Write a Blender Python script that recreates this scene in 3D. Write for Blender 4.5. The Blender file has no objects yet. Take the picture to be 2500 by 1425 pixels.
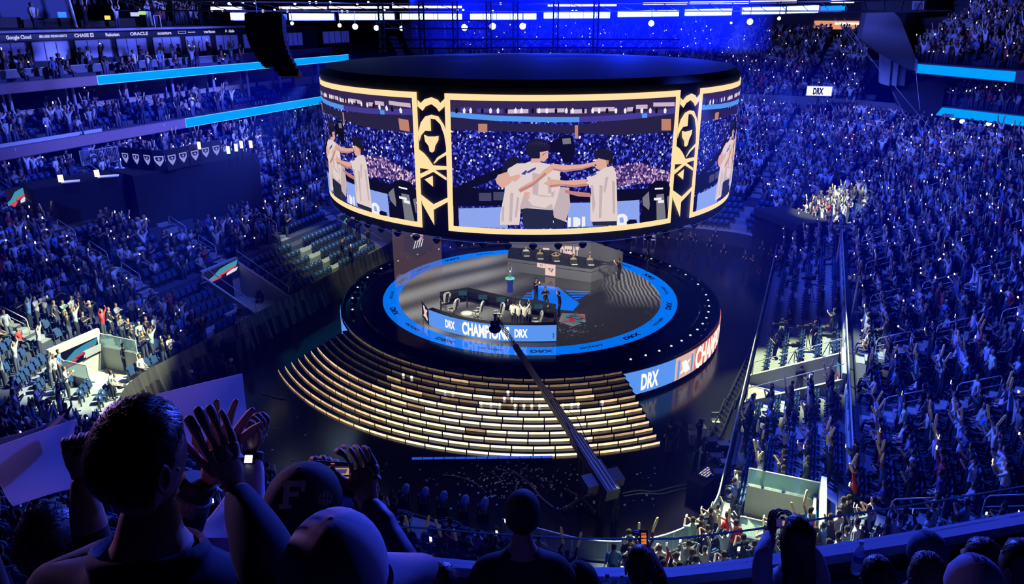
import bpy, bmesh, math, random
import numpy as np
from mathutils import Vector, Matrix
random.seed(7); RNG = np.random.default_rng(7)
SC = bpy.context.scene
COL = SC.collection
R = math.radians

# ------------------------------------------------------------------ camera, world, lights, exposure
PITCH = R(20.65); FPX = 1806.0
CAM = Vector((-1.26, -49.7, 20.8))
cd = bpy.data.cameras.new('camera'); cam = bpy.data.objects.new('camera', cd); COL.objects.link(cam)
cd.sensor_width = 36.0; cd.lens = FPX / 2500 * 36.0; cd.clip_start = 0.05; cd.clip_end = 400
cam.location = CAM; cam.rotation_euler = (R(90) - PITCH, 0, 0)
SC.camera = cam
SC.view_settings.view_transform = 'Standard'; SC.view_settings.look = 'None'
SC.view_settings.exposure = 0.0; SC.view_settings.gamma = 1.0; SC.view_settings.use_curve_mapping = False
SC.cycles.max_bounces = 4; SC.cycles.diffuse_bounces = 1; SC.cycles.glossy_bounces = 2
SC.cycles.transmission_bounces = 3; SC.cycles.transparent_max_bounces = 10; SC.cycles.volume_bounces = 0
SC.cycles.sample_clamp_indirect = 2.0; SC.cycles.caustics_reflective = False; SC.cycles.caustics_refractive = False
w = bpy.data.worlds.new('arena_air'); SC.world = w; w.use_nodes = True
w.node_tree.nodes['Background'].inputs[0].default_value = (0.03, 0.05, 1.0, 1)
w.node_tree.nodes['Background'].inputs[1].default_value = 0.012

AX = R(22)                                            # the arena's long axis, turned from the view
UX = Vector((math.cos(AX), -math.sin(AX), 0)); VX = Vector((math.sin(AX), math.cos(AX), 0))
def W(u, v, z=0.0): return UX * u + VX * v + Vector((0, 0, z))
def uv_of(p): return (p.dot(UX), p.dot(VX))
FW = Vector((0, math.cos(PITCH), -math.sin(PITCH))); UPV = Vector((0, math.sin(PITCH), math.cos(PITCH))); RT = Vector((1, 0, 0))
def ray(x, y): return FW + RT * ((x - 1250) / FPX) + UPV * ((712.5 - y) / FPX)
def at(x, y, z):
    d = ray(x, y); return CAM + d * ((z - CAM.z) / d.z)
def atu(x, y, u):
    d = ray(x, y); return CAM + d * ((u - CAM.dot(UX)) / d.dot(UX))
def atv(x, y, v):
    d = ray(x, y); return CAM + d * ((v - CAM.dot(VX)) / d.dot(VX))
def pd(x, y, depth): return CAM + ray(x, y) * depth
def px(p):
    d = Vector(p) - CAM; z = d.dot(FW)
    if z < 0.1: return (-9999, -9999, z)
    return (1250 + FPX * d.x / z, 712.5 - FPX * d.dot(UPV) / z, z)

def spot(name, loc, target, watts, col, deg, blend=0.4, radius=0.25):
    l = bpy.data.lights.new(name, 'SPOT'); l.energy = watts; l.color = col; l.spot_size = R(deg); l.spot_blend = blend
    l.shadow_soft_size = radius
    o = bpy.data.objects.new(name, l); COL.objects.link(o); o.location = loc
    o.rotation_euler = (Vector(target) - Vector(loc)).to_track_quat('-Z', 'Y').to_euler()
    return o
BLUE = (0.04, 0.10, 1.0); PALEBLUE = (0.12, 0.16, 1.0); GREENWHITE = (0.86, 1.0, 0.52)
# blue washes on the rig over the stage, thrown out on the stands
for u, v, tu, tv, tz, kw, dg, c in [
    (9, -8, 30, -12, 6, 66, 75, BLUE), (14, -13, 25, -21, 4, 26, 62, BLUE), (11, 6, 30, 12, 6, 46, 75, BLUE), (6, 15, 20, 36, 7, 52, 75, BLUE),
    (-4, 15, 0, 55, 12, 30, 80, BLUE), (9, 15, 18, 52, 15, 36, 50, PALEBLUE),
    (-10, -8, -28, -16, 6, 44, 72, BLUE), (-12, 6, -30, 6, 6, 40, 72, BLUE), (-12, 8, -36, 2, 15, 105, 62, PALEBLUE),
    (6, -14, 10, -34, 6, 28, 80, BLUE), (14, 12, 34, 40, 17, 48, 60, PALEBLUE), (-6, -14, -14, -32, 6, 45, 80, BLUE)]:
    spot('blue_wash_light', W(u, v, 22.6), W(tu, tv, tz), kw * 540, c, dg, 0.6, 0.5)
# white audience beams
for (u, v, z, tu, tv, tz, kw, dg) in [
    (-6, -15, 17.9, -19, -21.6, 2.2, 72, 28), (-15, -2, 17.9, -18.0, 1.5, 2.0, 14, 34), (12.5, -12.5, 17.9, 17.0, -23.6, 2.0, 95, 32),
    (15.5, -2, 17.9, 18.3, -6.6, 2, 34, 38), (10.5, 12, 17.9, 20.0, 24.6, 4.0, 40, 20)]:
    spot('audience_beam', W(u, v, z), W(tu, tv, tz), kw * 1000, GREENWHITE, dg, 0.5, 0.2)
# stage keys
spot('stage_key', (-5, -11.5, 9.2), (-1.8, -3.0, 2.5), 4200, (1, 0.97, 0.8), 60, 0.5, 0.15)
spot('stage_key', (6, -3, 9.2), (2.6, 5.0, 2.5), 4500, (1, 0.97, 0.8), 55, 0.5, 0.15)
spot('stage_fill', (0, -6, 9.8), (0, 0, 2), 1500, (0.8, 0.85, 1.0), 120, 0.8, 1.0)
spot('floor_crew_light', (15, 3, 22), (14, 14, 0), 9000, (1, 0.9, 0.75), 40, 0.6, 0.2)
# low wash on the balcony that the photograph was taken from
spot('balcony_wash', (2.0, -30, 22.6), (0, -46, 17.5), 15000, (0.04, 0.08, 1.0), 60, 0.6, 0.4)
spot('balcony_wash', (18, -24, 22.6), (2, -46, 17.5), 9000, (0.05, 0.07, 1.0), 60, 0.6, 0.4)
spot('balcony_violet', (-14, -38, 22.6), (-2.2, -48, 19.8), 4200, (0.6, 0.32, 1.0), 17, 0.5, 0.4)

# ------------------------------------------------------------------ materials
MATS = {}
def mat(name, col, rough=0.6, metal=0.0, emit=None, estr=0.0, noise=0.12, nscale=6.0, alpha=None, spec=0.5, coat=0.0, sample=True):
    m = bpy.data.materials.new(name); m.use_nodes = True; nt = m.node_tree; b = nt.nodes['Principled BSDF']
    b.inputs['Roughness'].default_value = rough; b.inputs['Metallic'].default_value = metal
    b.inputs['Specular IOR Level'].default_value = spec
    b.inputs['Coat Weight'].default_value = coat
    if noise > 0:
        tc = nt.nodes.new('ShaderNodeTexCoord'); n = nt.nodes.new('ShaderNodeTexNoise'); n.inputs['Scale'].default_value = nscale
        n.inputs['Detail'].default_value = 3
        mr = nt.nodes.new('ShaderNodeMapRange'); mr.inputs[3].default_value = 1 - noise; mr.inputs[4].default_value = 1 + noise
        vm = nt.nodes.new('ShaderNodeVectorMath'); vm.operation = 'SCALE'; vm.inputs[0].default_value = col
        nt.links.new(tc.outputs['Object'], n.inputs['Vector']); nt.links.new(n.outputs['Fac'], mr.inputs[0])
        nt.links.new(mr.outputs[0], vm.inputs['Scale']); nt.links.new(vm.outputs[0], b.inputs['Base Color'])
    else:
        b.inputs['Base Color'].default_value = (*col, 1)
    if emit:
        b.inputs['Emission Color'].default_value = (*emit, 1); b.inputs['Emission Strength'].default_value = estr
    if alpha is not None: b.inputs['Alpha'].default_value = alpha
    if not sample: m.cycles.emission_sampling = 'NONE'
    MATS[name] = m; return m
def emat(name, col, s=1.0, sample=False):
    m = bpy.data.materials.new(name); m.use_nodes = True; nt = m.node_tree
    nt.nodes.remove(nt.nodes['Principled BSDF'])
    e = nt.nodes.new('ShaderNodeEmission'); e.inputs[0].default_value = (*col, 1); e.inputs[1].default_value = s
    nt.links.new(e.outputs[0], nt.nodes['Material Output'].inputs[0])
    if not sample: m.cycles.emission_sampling = 'NONE'
    MATS[name] = m; return m
def S(r, g, b):                                       # sRGB 0-255 to linear
    return tuple(((c / 255) / 12.92 if c / 255 <= 0.04045 else ((c / 255 + 0.055) / 1.055) ** 2.4) for c in (r, g, b))

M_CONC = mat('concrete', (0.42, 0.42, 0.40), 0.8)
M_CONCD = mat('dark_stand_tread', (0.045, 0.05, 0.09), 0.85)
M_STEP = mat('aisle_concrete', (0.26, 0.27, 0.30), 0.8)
M_FLOOR = mat('glossy_black_floor', (0.012, 0.012, 0.014), 0.16, nscale=0.7)
M_BLACK = mat('black_cloth', (0.012, 0.012, 0.016), 0.9)
M_DRAPE = mat('black_drape', (0.05, 0.045, 0.045), 0.45, nscale=2)
M_GLOSS = mat('gloss_black', (0.012, 0.012, 0.015), 0.12)
M_MATTE = mat('matte_black', (0.018, 0.018, 0.022), 0.6)
M_METAL = mat('steel', (0.55, 0.55, 0.57), 0.35, 0.8)
M_TRUSS = mat('truss_black', (0.05, 0.05, 0.055), 0.4, 0.6)
M_RAIL = mat('grey_rail', (0.6, 0.6, 0.62), 0.4, 0.3)
M_SEAT = mat('seat_blue', (0.02, 0.05, 0.15), 0.45)
M_SEATP = mat('seat_plastic', (0.03, 0.035, 0.05), 0.35)
M_FASCIA = mat('fascia_mauve', (0.30, 0.17, 0.20), 0.6)
M_FASCB = mat('fascia_blue_grey', (0.10, 0.10, 0.13), 0.6)
M_TAN = mat('tan_counter', (0.55, 0.42, 0.33), 0.6)
M_WALLB = mat('pale_wall', (0.42, 0.42, 0.48), 0.7)
M_DARKW = mat('dark_wall', (0.03, 0.03, 0.04), 0.8)
M_GREYW = mat('grey_soffit', (0.16, 0.16, 0.2), 0.7)
M_WHITE = mat('white_plastic', (0.75, 0.75, 0.75), 0.5)
E_CYAN = emat('ribbon_cyan', S(0, 160, 255), 1.0, True)
E_RING = emat('ring_blue', S(0, 120, 255), 1.0)
E_LEDB = emat('led_blue', S(90, 150, 245), 1.0)
E_WHITE = emat('led_white', S(255, 250, 245), 1.05)
E_BLK = emat('led_black', S(8, 8, 20), 1.0)
E_GOLD = emat('screen_gold', S(255, 222, 165), 1.05)
E_LAMP = emat('lamp_white', (0.75, 0.9, 1.0), 6.0)
E_STRIP = emat('strip_bluewhite', (0.30, 0.55, 1.0), 7.0)
E_STRIPW = emat('strip_white', (1.0, 0.9, 0.95), 2.4)
E_STRIPC = emat('strip_cyan', (0.0, 0.35, 1.0), 1.2)
E_PHONE = emat('phone_light', (0.95, 1.0, 0.9), 2.2)
E_PINK = emat('led_pink', S(240, 205, 200), 1.0)
E_GREEN = emat('led_green', S(60, 230, 90), 1.0)
E_YEL = emat('led_yellow', S(255, 215, 90), 1.2)
def glass(name, col=(0.6, 0.75, 0.95), tr=0.82):
    m = bpy.data.materials.new(name); m.use_nodes = True; nt = m.node_tree; b = nt.nodes['Principled BSDF']
    t = nt.nodes.new('ShaderNodeBsdfTransparent'); mx = nt.nodes.new('ShaderNodeMixShader'); mx.inputs[0].default_value = 1 - tr
    t.inputs[0].default_value = (0.92, 0.96, 1, 1)
    b.inputs['Base Color'].default_value = (*col, 1); b.inputs['Roughness'].default_value = 0.08
    nt.links.new(t.outputs[0], mx.inputs[1]); nt.links.new(b.outputs[0], mx.inputs[2])
    nt.links.new(mx.outputs[0], nt.nodes['Material Output'].inputs[0]); MATS[name] = m; return m
M_GLASS = glass('rail_glass'); M_GLASSG = glass('green_edge_glass', (0.5, 0.8, 0.75), 0.55)

# ------------------------------------------------------------------ mesh helpers
class MB:
    def __init__(s): s.v = []; s.f = []; s.m = []; s.mats = []
    def mi(s, m):
        if m not in s.mats: s.mats.append(m)
        return s.mats.index(m)
    def add(s, vs, fs, m):
        o = len(s.v); k = s.mi(m); s.v += [tuple(p) for p in vs]; s.f += [tuple(i + o for i in f) for f in fs]; s.m += [k] * len(fs); return s
    def quad(s, a, b, c, d, m): return s.add([a, b, c, d], [(0, 1, 2, 3)], m)
    def hexa(s, p, m):     # 8 corners, bottom ring then top ring
        return s.add(p, [(3, 2, 1, 0), (4, 5, 6, 7), (0, 1, 5, 4), (1, 2, 6, 5), (2, 3, 7, 6), (3, 0, 4, 7)], m)
    def box(s, c, size, m, ax=None, ay=None, az=None):
        ax = Vector(ax or (1, 0, 0)).normalized(); az = Vector(az or (0, 0, 1)).normalized()
        ay = Vector(ay).normalized() if ay else az.cross(ax).normalized()
        az = ax.cross(ay).normalized()
        c = Vector(c); x, y, z = ax * size[0] / 2, ay * size[1] / 2, az * size[2] / 2
        return s.hexa([c - x - y - z, c + x - y - z, c + x + y - z, c - x + y - z, c - x - y + z, c + x - y + z, c + x + y + z, c - x + y + z], m)
    def ubox(s, u0, u1, v0, v1, z0, z1, m):
        return s.hexa([W(u0, v0, z0), W(u1, v0, z0), W(u1, v1, z0), W(u0, v1, z0), W(u0, v0, z1), W(u1, v0, z1), W(u1, v1, z1), W(u0, v1, z1)], m)
    def bar(s, a, b, r, m, n=8, r2=None):
        a = Vector(a); b = Vector(b); d = (b - a)
        if d.length < 1e-6: return s
        d.normalize(); x = d.orthogonal().normalized(); y = d.cross(x); r2 = r if r2 is None else r2
        vs = []
        for c, rr in ((a, r), (b, r2)):
            vs += [c + (x * math.cos(2 * math.pi * i / n) + y * math.sin(2 * math.pi * i / n)) * rr for i in range(n)]
        fs = [(i, (i + 1) % n, n + (i + 1) % n, n + i) for i in range(n)] + [tuple(range(n))[::-1], tuple(range(n, 2 * n))]
        return s.add(vs, fs, m)
    def tube(s, pts, r, m, n=8):
        for a, b in zip(pts, pts[1:]): s.bar(a, b, r, m, n)
        return s
    def lathe(s, c, prof, m, n=20, az=(0, 0, 1)):
        c = Vector(c); az = Vector(az).normalized(); x = az.orthogonal().normalized(); y = az.cross(x); vs = []; fs = []
        for r, z in prof: vs += [c + az * z + (x * math.cos(2 * math.pi * i / n) + y * math.sin(2 * math.pi * i / n)) * max(r, 1e-4) for i in range(n)]
        for k in range(len(prof) - 1):
            for i in range(n): fs.append((k * n + i, k * n + (i + 1) % n, (k + 1) * n + (i + 1) % n, (k + 1) * n + i))
        fs += [tuple(range(n))[::-1], tuple(range((len(prof) - 1) * n, len(prof) * n))]
        return s.add(vs, fs, m)
    def ball(s, c, r, m, n=12, sc=(1, 1, 1)):
        c = Vector(c); vs = []; fs = []; k = n // 2
        for j in range(k + 1):
            t = math.pi * j / k
            for i in range(n):
                p = 2 * math.pi * i / n; vs.append(c + Vector((r * sc[0] * math.sin(t) * math.cos(p), r * sc[1] * math.sin(t) * math.sin(p), r * sc[2] * math.cos(t))))
        for j in range(k):
            for i in range(n): fs.append((j * n + i, (j + 1) * n + i, (j + 1) * n + (i + 1) % n, j * n + (i + 1) % n))
        return s.add(vs, fs, m)
    def build(s, name, parent=None, smooth=False, bevel=0):
        me = bpy.data.meshes.new(name); me.from_pydata([tuple(p) for p in s.v], [], s.f)
        for m in s.mats: me.materials.append(m)
        me.polygons.foreach_set('material_index', s.m)
        if smooth: me.polygons.foreach_set('use_smooth', [True] * len(s.f))
        me.update()
        o = bpy.data.objects.new(name, me); COL.objects.link(o)
        if parent:
            o.parent = parent; o.matrix_parent_inverse = Matrix.LocRotScale(parent.location, parent.rotation_euler, None).inverted()
        if bevel:
            b = o.modifiers.new('edge', 'BEVEL'); b.width = bevel; b.segments = 2; b.limit_method = 'ANGLE'
        return o
def tag(o, label=None, cat=None, group=None, kind=None):
    if label: o['label'] = label
    if cat: o['category'] = cat
    if group: o['group'] = group
    if kind: o['kind'] = kind
    return o
def thing(name, loc, label, cat, group=None, rz=0):
    o = bpy.data.objects.new(name, None); COL.objects.link(o); o.location = Vector(loc); o.rotation_euler = (0, 0, rz)
    o.empty_display_size = 0.2
    return tag(o, label, cat, group)
def struct(mb, name, smooth=False): return tag(mb.build(name, smooth=smooth), kind='structure')
def copy_tree(o, parent=None):
    c = o.copy(); COL.objects.link(c); c.parent = parent
    for ch in o.children: copy_tree(ch, c)
    return c

# text as 2-D polygons: list of (verts2d, faces), height 1, left edge at 0
_tc = {}
def text2d(s, sx=1.0):
    if (s, sx) in _tc: return _tc[(s, sx)]
    c = bpy.data.curves.new('lettering', 'FONT'); c.body = s; c.size = 1.0; c.resolution_u = 3; c.offset = 0.045
    o = bpy.data.objects.new('lettering', c); COL.objects.link(o)
    dg = bpy.context.evaluated_depsgraph_get(); dg.update(); me = bpy.data.meshes.new_from_object(o.evaluated_get(dg))
    v = np.array([(p.co.x, p.co.y) for p in me.vertices]); f = [tuple(p.vertices) for p in me.polygons]
    COL.objects.unlink(o); bpy.data.objects.remove(o); bpy.data.meshes.remove(me)
    h = 0.72; v = (v - [v[:, 0].min(), 0]) / h; v[:, 0] *= sx
    _tc[(s, sx)] = (v, f); return v, f
def text_on(mb, s, m, fn, cx, cy, h, sx=1.0, mirror=False, rot=0.0, w=None):
    """lettering s of height h centred at (cx, cy) of the 2-D surface fn(x, y) -> 3-D point; w fits the width"""
    v, f = text2d(s, 1.0); wd = v[:, 0].max(); k = (w / wd) if w else h * sx
    ca, sa = math.cos(rot), math.sin(rot); pts = []
    for a, b in v:
        X = (a - wd / 2) * k * (-1 if mirror else 1); Y = (b - 0.5) * h
        pts.append(fn(cx + X * ca - Y * sa, cy + X * sa + Y * ca))
    mb.add(pts, f if not mirror else [x[::-1] for x in f], m)
def poly_on(mb, pts, m, fn, step=None, split=None):
    """a flat polygon given in the 2-D coordinates of a surface, cut fine enough to follow it"""
    bm = bmesh.new(); vs = [bm.verts.new((x, y, 0)) for x, y in pts]
    try: bm.faces.new(vs)
    except Exception: bm.free(); return
    if step:
        xs = [p[0] for p in pts]; x = math.floor(min(xs) / step) * step + step
        while x < max(xs):
            bmesh.ops.bisect_plane(bm, geom=bm.verts[:] + bm.edges[:] + bm.faces[:], plane_co=(x, 0, 0), plane_no=(1, 0, 0)); x += step
    bmesh.ops.triangulate(bm, faces=bm.faces[:])
    bm.verts.index_update()
    mb.add([fn(v.co.x, v.co.y) for v in bm.verts], [tuple(v.index for v in f.verts) for f in bm.faces], m); bm.free()
# ------------------------------------------------------------------ the bowl: rows of treads offset from the floor's rounded edge
HA, HB, HC = 15.6, 24.2, 5.0
def base_curve(step=1.0):
    """(u, v, nu, nv) round the floor's edge, counter-clockwise from the middle of the right side"""
    a, b, c = HA, HB, HC; out = []
    def line(u0, v0, u1, v1, nu, nv):
        n = max(1, round(math.hypot(u1 - u0, v1 - v0) / step))
        for i in range(n): out.append((u0 + (u1 - u0) * i / n, v0 + (v1 - v0) * i / n, nu, nv))
    def arc(cu, cv, a0):
        n = 24
        for i in range(n):
            t = R(a0 + 90 * i / n); out.append((cu + c * math.cos(t), cv + c * math.sin(t), math.cos(t), math.sin(t)))
    line(a, 0, a, b - c, 1, 0); arc(a - c, b - c, 0); line(a - c, b, c - a, b, 0, 1); arc(c - a, b - c, 90)
    line(-a, b - c, -a, c - b, -1, 0); arc(c - a, c - b, 180); line(c - a, -b, a - c, -b, 0, -1); arc(a - c, c - b, 270); line(a, c - b, a, 0, 1, 0)
    return out
BC = base_curve(0.5); BC.append(BC[0])
DEP, RISE = 0.86, 0.395
LOW = [(0.3 + DEP * k, 1.25 + RISE * k) for k in range(23)]            # (distance, height) of each row of the lower bowl
FAR0 = LOW[-1][0] + DEP
FAR = [(FAR0 + 1.4 + DEP * k, LOW[-1][1] + 1.6 + 0.47 * k) for k in range(14)]
def zrow(d): return 1.25 + RISE * max(0, math.floor((d - 0.3) / DEP))
def in_vom(u, v, d):
    """the stair wells that cut the lowest rows"""
    au = abs(u)
    if d < 5.0 and abs(v) < 18.5:
        if u > 0 and -10.3 < v < -6.6: return True
        if u < 0 and -10.2 < v < -6.3: return True
        if u < 0 and 6.0 < v < 9.5: return True
    if 16.7 < au < 19.7 and -22.3 < v < -18.9: return True
    return False
def is_far(u, v): return v > 18.5
def bowl_mesh(name, rows, ok, m, z_end=None):
    mb = MB()
    for (u0, v0, a0, b0), (u1, v1, a1, b1) in zip(BC, BC[1:]):
        um, vm, am, bm_ = (u0 + u1) / 2, (v0 + v1) / 2, (a0 + a1) / 2, (b0 + b1) / 2
        zp = None
        for k, (d, z) in enumerate(rows):
            dm = d + DEP / 2; uu, vv = um + am * dm, vm + bm_ * dm
            if not ok(uu, vv, dm) or in_vom(uu, vv, dm): zp = None; continue
            zp = z - RISE if zp is None else zp
            if k == 0: zp = 0.0
            P = lambda u, v, a, b, dd, zz: W(u + a * dd, v + b * dd, zz)
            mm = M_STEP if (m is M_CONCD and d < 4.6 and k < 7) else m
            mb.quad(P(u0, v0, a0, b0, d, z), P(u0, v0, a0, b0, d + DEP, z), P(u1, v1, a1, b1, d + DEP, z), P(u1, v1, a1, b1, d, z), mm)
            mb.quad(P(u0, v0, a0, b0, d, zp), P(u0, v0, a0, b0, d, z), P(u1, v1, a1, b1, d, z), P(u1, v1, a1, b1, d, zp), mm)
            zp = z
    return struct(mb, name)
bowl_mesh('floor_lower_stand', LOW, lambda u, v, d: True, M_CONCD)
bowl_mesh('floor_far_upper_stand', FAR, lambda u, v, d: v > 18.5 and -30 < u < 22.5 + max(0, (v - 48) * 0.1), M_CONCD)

# arena floor, outer walls and roof
mb = MB(); mb.ubox(-62, 62, -70, 84, -0.3, 0, M_FLOOR); struct(mb, 'floor')
mb = MB(); mb.ubox(-62, 62, -70, 84, 36, 36.4, M_DARKW); struct(mb, 'ceiling')
mb = MB(); mb.ubox(-62.5, -62, -70, 84, 0, 36, M_DARKW); struct(mb, 'wall_left')
mb = MB(); mb.ubox(62, 62.5, -70, 84, 0, 36, M_DARKW); struct(mb, 'wall_right')
mb = MB(); mb.ubox(-62, 62, 84, 84.5, 0, 36, M_DARKW); struct(mb, 'wall_far')
mb = MB(); mb.ubox(-62, 62, -70.5, -70, 0, 36, M_DARKW); struct(mb, 'wall_near')

# wall behind the lower bowl of the far end (concourse break), and behind its top row
mb = MB()
for (u0, v0, a0, b0), (u1, v1, a1, b1) in zip(BC, BC[1:]):
    if v0 < 18.4 or not (-31 < u0 + a0 * 20 < 27): continue
    d = FAR0 + 1.25; z0, z1 = LOW[-1][1] - .4, FAR[0][1] + 0.5
    mb.hexa([W(u0 + a0 * d, v0 + b0 * d, z0), W(u1 + a1 * d, v1 + b1 * d, z0), W(u1 + a1 * (d + .15), v1 + b1 * (d + .15), z0), W(u0 + a0 * (d + .15), v0 + b0 * (d + .15), z0),
             W(u0 + a0 * d, v0 + b0 * d, z1), W(u1 + a1 * d, v1 + b1 * d, z1), W(u1 + a1 * (d + .15), v1 + b1 * (d + .15), z1), W(u0 + a0 * (d + .15), v0 + b0 * (d + .15), z1)], M_FASCB)
struct(mb, 'trim_1')
mb = MB(); mb.ubox(-34, 26, 60.2, 60.6, 17.0, 24, M_DARKW); struct(mb, 'wall_far_stand')

# barrier round the event floor: draped black on the left, glass on the right
def barrier_run(name, s, z0, z1, m, th=0.08, off=0.0):
    mb = MB()
    for (u0, v0, a0, b0), (u1, v1, a1, b1) in zip(BC, BC[1:]):
        if not s(u0, v0) or not s(u1, v1): continue
        for o0, o1 in ((off, off + th),):
            mb.hexa([W(u0 + a0 * o0, v0 + b0 * o0, z0), W(u1 + a1 * o0, v1 + b1 * o0, z0), W(u1 + a1 * o1, v1 + b1 * o1, z0), W(u0 + a0 * o1, v0 + b0 * o1, z0),
                     W(u0 + a0 * o0, v0 + b0 * o0, z1), W(u1 + a1 * o0, v1 + b1 * o0, z1), W(u1 + a1 * o1, v1 + b1 * o1, z1), W(u0 + a0 * o1, v0 + b0 * o1, z1)], m)
    return mb
struct(barrier_run('b', lambda u, v: True, 0, 1.28, M_DARKW, 0.1, 0.1), 'wall_floor_barrier')
o = barrier_run('floor_rail_glass', lambda u, v: u > 8 and v < 19, 1.28, 2.15, M_GLASS, 0.02, 0.14).build('barrier_glass')
rail = thing('glass_barrier', W(15.7, 0, 1.28), 'clear glass barrier along the front of the right-hand stand', 'barrier')
o.parent = rail; o.matrix_parent_inverse = Matrix.Translation(-rail.location)
mb = barrier_run('x', lambda u, v: u > 8 and v < 19, 2.15, 2.19, M_RAIL, 0.05, 0.125)
for (u0, v0, a0, b0) in BC[::4]:
    if u0 > 8 and v0 < 19: mb.bar(W(u0 + a0 * .15, v0 + b0 * .15, 1.28), W(u0 + a0 * .15, v0 + b0 * .15, 2.17), 0.02, M_RAIL, 6)
mb.build('rail_frame', rail)
# hanging black drape with folds down the left side and the corner
mb = MB(); prev = None; k = 0
for i in range(len(BC) - 1):
    u0, v0, a0, b0 = BC[i]; u1, v1, a1, b1 = BC[i + 1]
    if u0 > -8 or v0 > 20 or v0 < -23: prev = None; continue
    for j in range(3):
        t = j / 3; u, v, a, b = u0 + (u1 - u0) * t, v0 + (v1 - v0) * t, a0 + (a1 - a0) * t, b0 + (b1 - b0) * t
        off = -0.12 + 0.07 * math.sin(k * 1.7) + 0.05 * math.sin(k * 0.61); k += 1
        cur = (W(u + a * off * 3, v + b * off * 3, 0.02), W(u + a * off, v + b * off, 1.2 + .05 * math.sin(k * .9)), W(u + a * 0.02, v + b * 0.02, 2.02))
        if prev: mb.quad(prev[0], prev[1], cur[1], cur[0], M_DRAPE); mb.quad(prev[1], prev[2], cur[2], cur[1], M_DRAPE)
        prev = cur
tag(mb.build('black_drape', smooth=True), 'long black fabric drape hanging along the left barrier of the floor', 'drape')

# aisles: lighter stairs and looped handrails between blocks of seats
AISLES_V = [-13.6, -6.8, 0.0, 6.8, 13.6]
AISLE_ANG = [12, 45, 78]                    # degrees round the far corners (and near ones)
AISLE_U = [-5.3, 5.3]
def base_pt(kind, val, side):
    """point and outward normal on the floor's edge where an aisle starts"""
    if kind == 'v': return (side * HA, val, side, 0)
    if kind == 'u': return (val, side * HB, 0, side)
    ang = R(val); cu, cv = (HA - HC), (HB - HC)
    su, sv = side
    return (su * (cu + HC * math.cos(ang)), sv * (cv + HC * math.sin(ang)), su * math.cos(ang), sv * math.sin(ang))
AISLES = [base_pt('v', v, s) for v in AISLES_V for s in (1, -1)] + [base_pt('a', a, (su, sv)) for a in AISLE_ANG for su in (1, -1) for sv in (1, -1)] + \
         [base_pt('u', u, s) for u in AISLE_U for s in (1, -1)]
def near_aisle(u, v, wd=0.62):
    for (a, b, nu, nv) in AISLES:
        du, dv = u - a, v - b; al = du * nu + dv * nv
        if al > -1 and abs(-du * nv + dv * nu) < wd: return True
    return False
mb = MB()
for (a, b, nu, nv) in AISLES:
    tu, tv = -nv, nu
    rows = LOW[6:] + ([r for r in FAR] if (nv > 0.2 and b > 18 and -22 < a < 16) else [])
    for (d, z) in rows:
        for q, (dd, zz) in enumerate(((d, z), (d + DEP / 2, z + RISE / 2))):
            c0 = (a + nu * dd, b + nv * dd); c1 = (a + nu * (dd + DEP / 2), b + nv * (dd + DEP / 2)); h = 0.5
            if in_vom(*c0, dd): continue
            mb.hexa([W(c0[0] - tu * h, c0[1] - tv * h, zz - .2), W(c0[0] + tu * h, c0[1] + tv * h, zz - .2), W(c1[0] + tu * h, c1[1] + tv * h, zz - .2), W(c1[0] - tu * h, c1[1] - tv * h, zz - .2),
                     W(c0[0] - tu * h, c0[1] - tv * h, zz + .02), W(c0[0] + tu * h, c0[1] + tv * h, zz + .02), W(c1[0] + tu * h, c1[1] + tv * h, zz + .02), W(c1[0] - tu * h, c1[1] - tv * h, zz + .02)], M_STEP)
struct(mb, 'floor_aisle_steps')
def handrail(u, v, nu, nv, z, label, d=0.0):
    """a looped aisle rail: two posts, top bar and mid bar, running down the slope"""
    t = thing('aisle_handrail', W(u, v, z), label, 'handrail', 'looped handrails in the stand aisles')
    mb = MB(); L = 1.5; dz = L * RISE / DEP
    p = lambda s, h: W(u + nu * s, v + nv * s, z + h + s * RISE / DEP)
    pts = [p(0, 0), p(0, .82), p(.1, .93), p(L - .1, .93), p(L, .82), p(L, 0)]
    mb.tube(pts, 0.028, M_RAIL, 6); mb.build('rail_loop', t, smooth=True)
    mb = MB(); mb.bar(p(0, .5), p(L, .5), 0.02, M_RAIL, 6); mb.build('middle_bar', t)
ORD = ['zeroth', 'first', 'second', 'third', 'fourth', 'fifth', 'sixth', 'seventh', 'eighth', 'ninth', 'tenth', 'eleventh', 'twelfth', 'thirteenth', 'fourteenth', 'fifteenth', 'sixteenth',
       'seventeenth', 'eighteenth', 'nineteenth', 'twentieth', 'twenty-first', 'twenty-second', 'twenty-third', 'twenty-fourth', 'twenty-fifth', 'twenty-sixth', 'twenty-seventh', 'twenty-eighth',
       'twenty-ninth', 'thirtieth'] + ['row %d' % i for i in range(31, 80)]
for (a, b, nu, nv) in AISLES:
    for q, k in enumerate(range(7, 22, 3)):
        d, z = LOW[k]; u, v = a + nu * d, b + nv * d; X, Y, D = px(W(u, v, z + .8))
        if not (-20 < X < 2520 and 60 < Y < 1440) or D > 62: continue
        side = 'right' if u > 0 else 'left'
        where = 'straight' if abs(b) < 18.4 else ('far corner' if b > 0 else 'near corner')
        idx = [x for x in AISLES if (x[0] > 0) == (a > 0)]
        handrail(u, v, nu, nv, z, 'looped handrail, %s up, %s aisle of the %s stand from the near end' % (
            ORD[q + 1], ORD[1 + sorted(idx, key=lambda s: (s[1], s[0] * 0.01)).index((a, b, nu, nv))], side))
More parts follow.
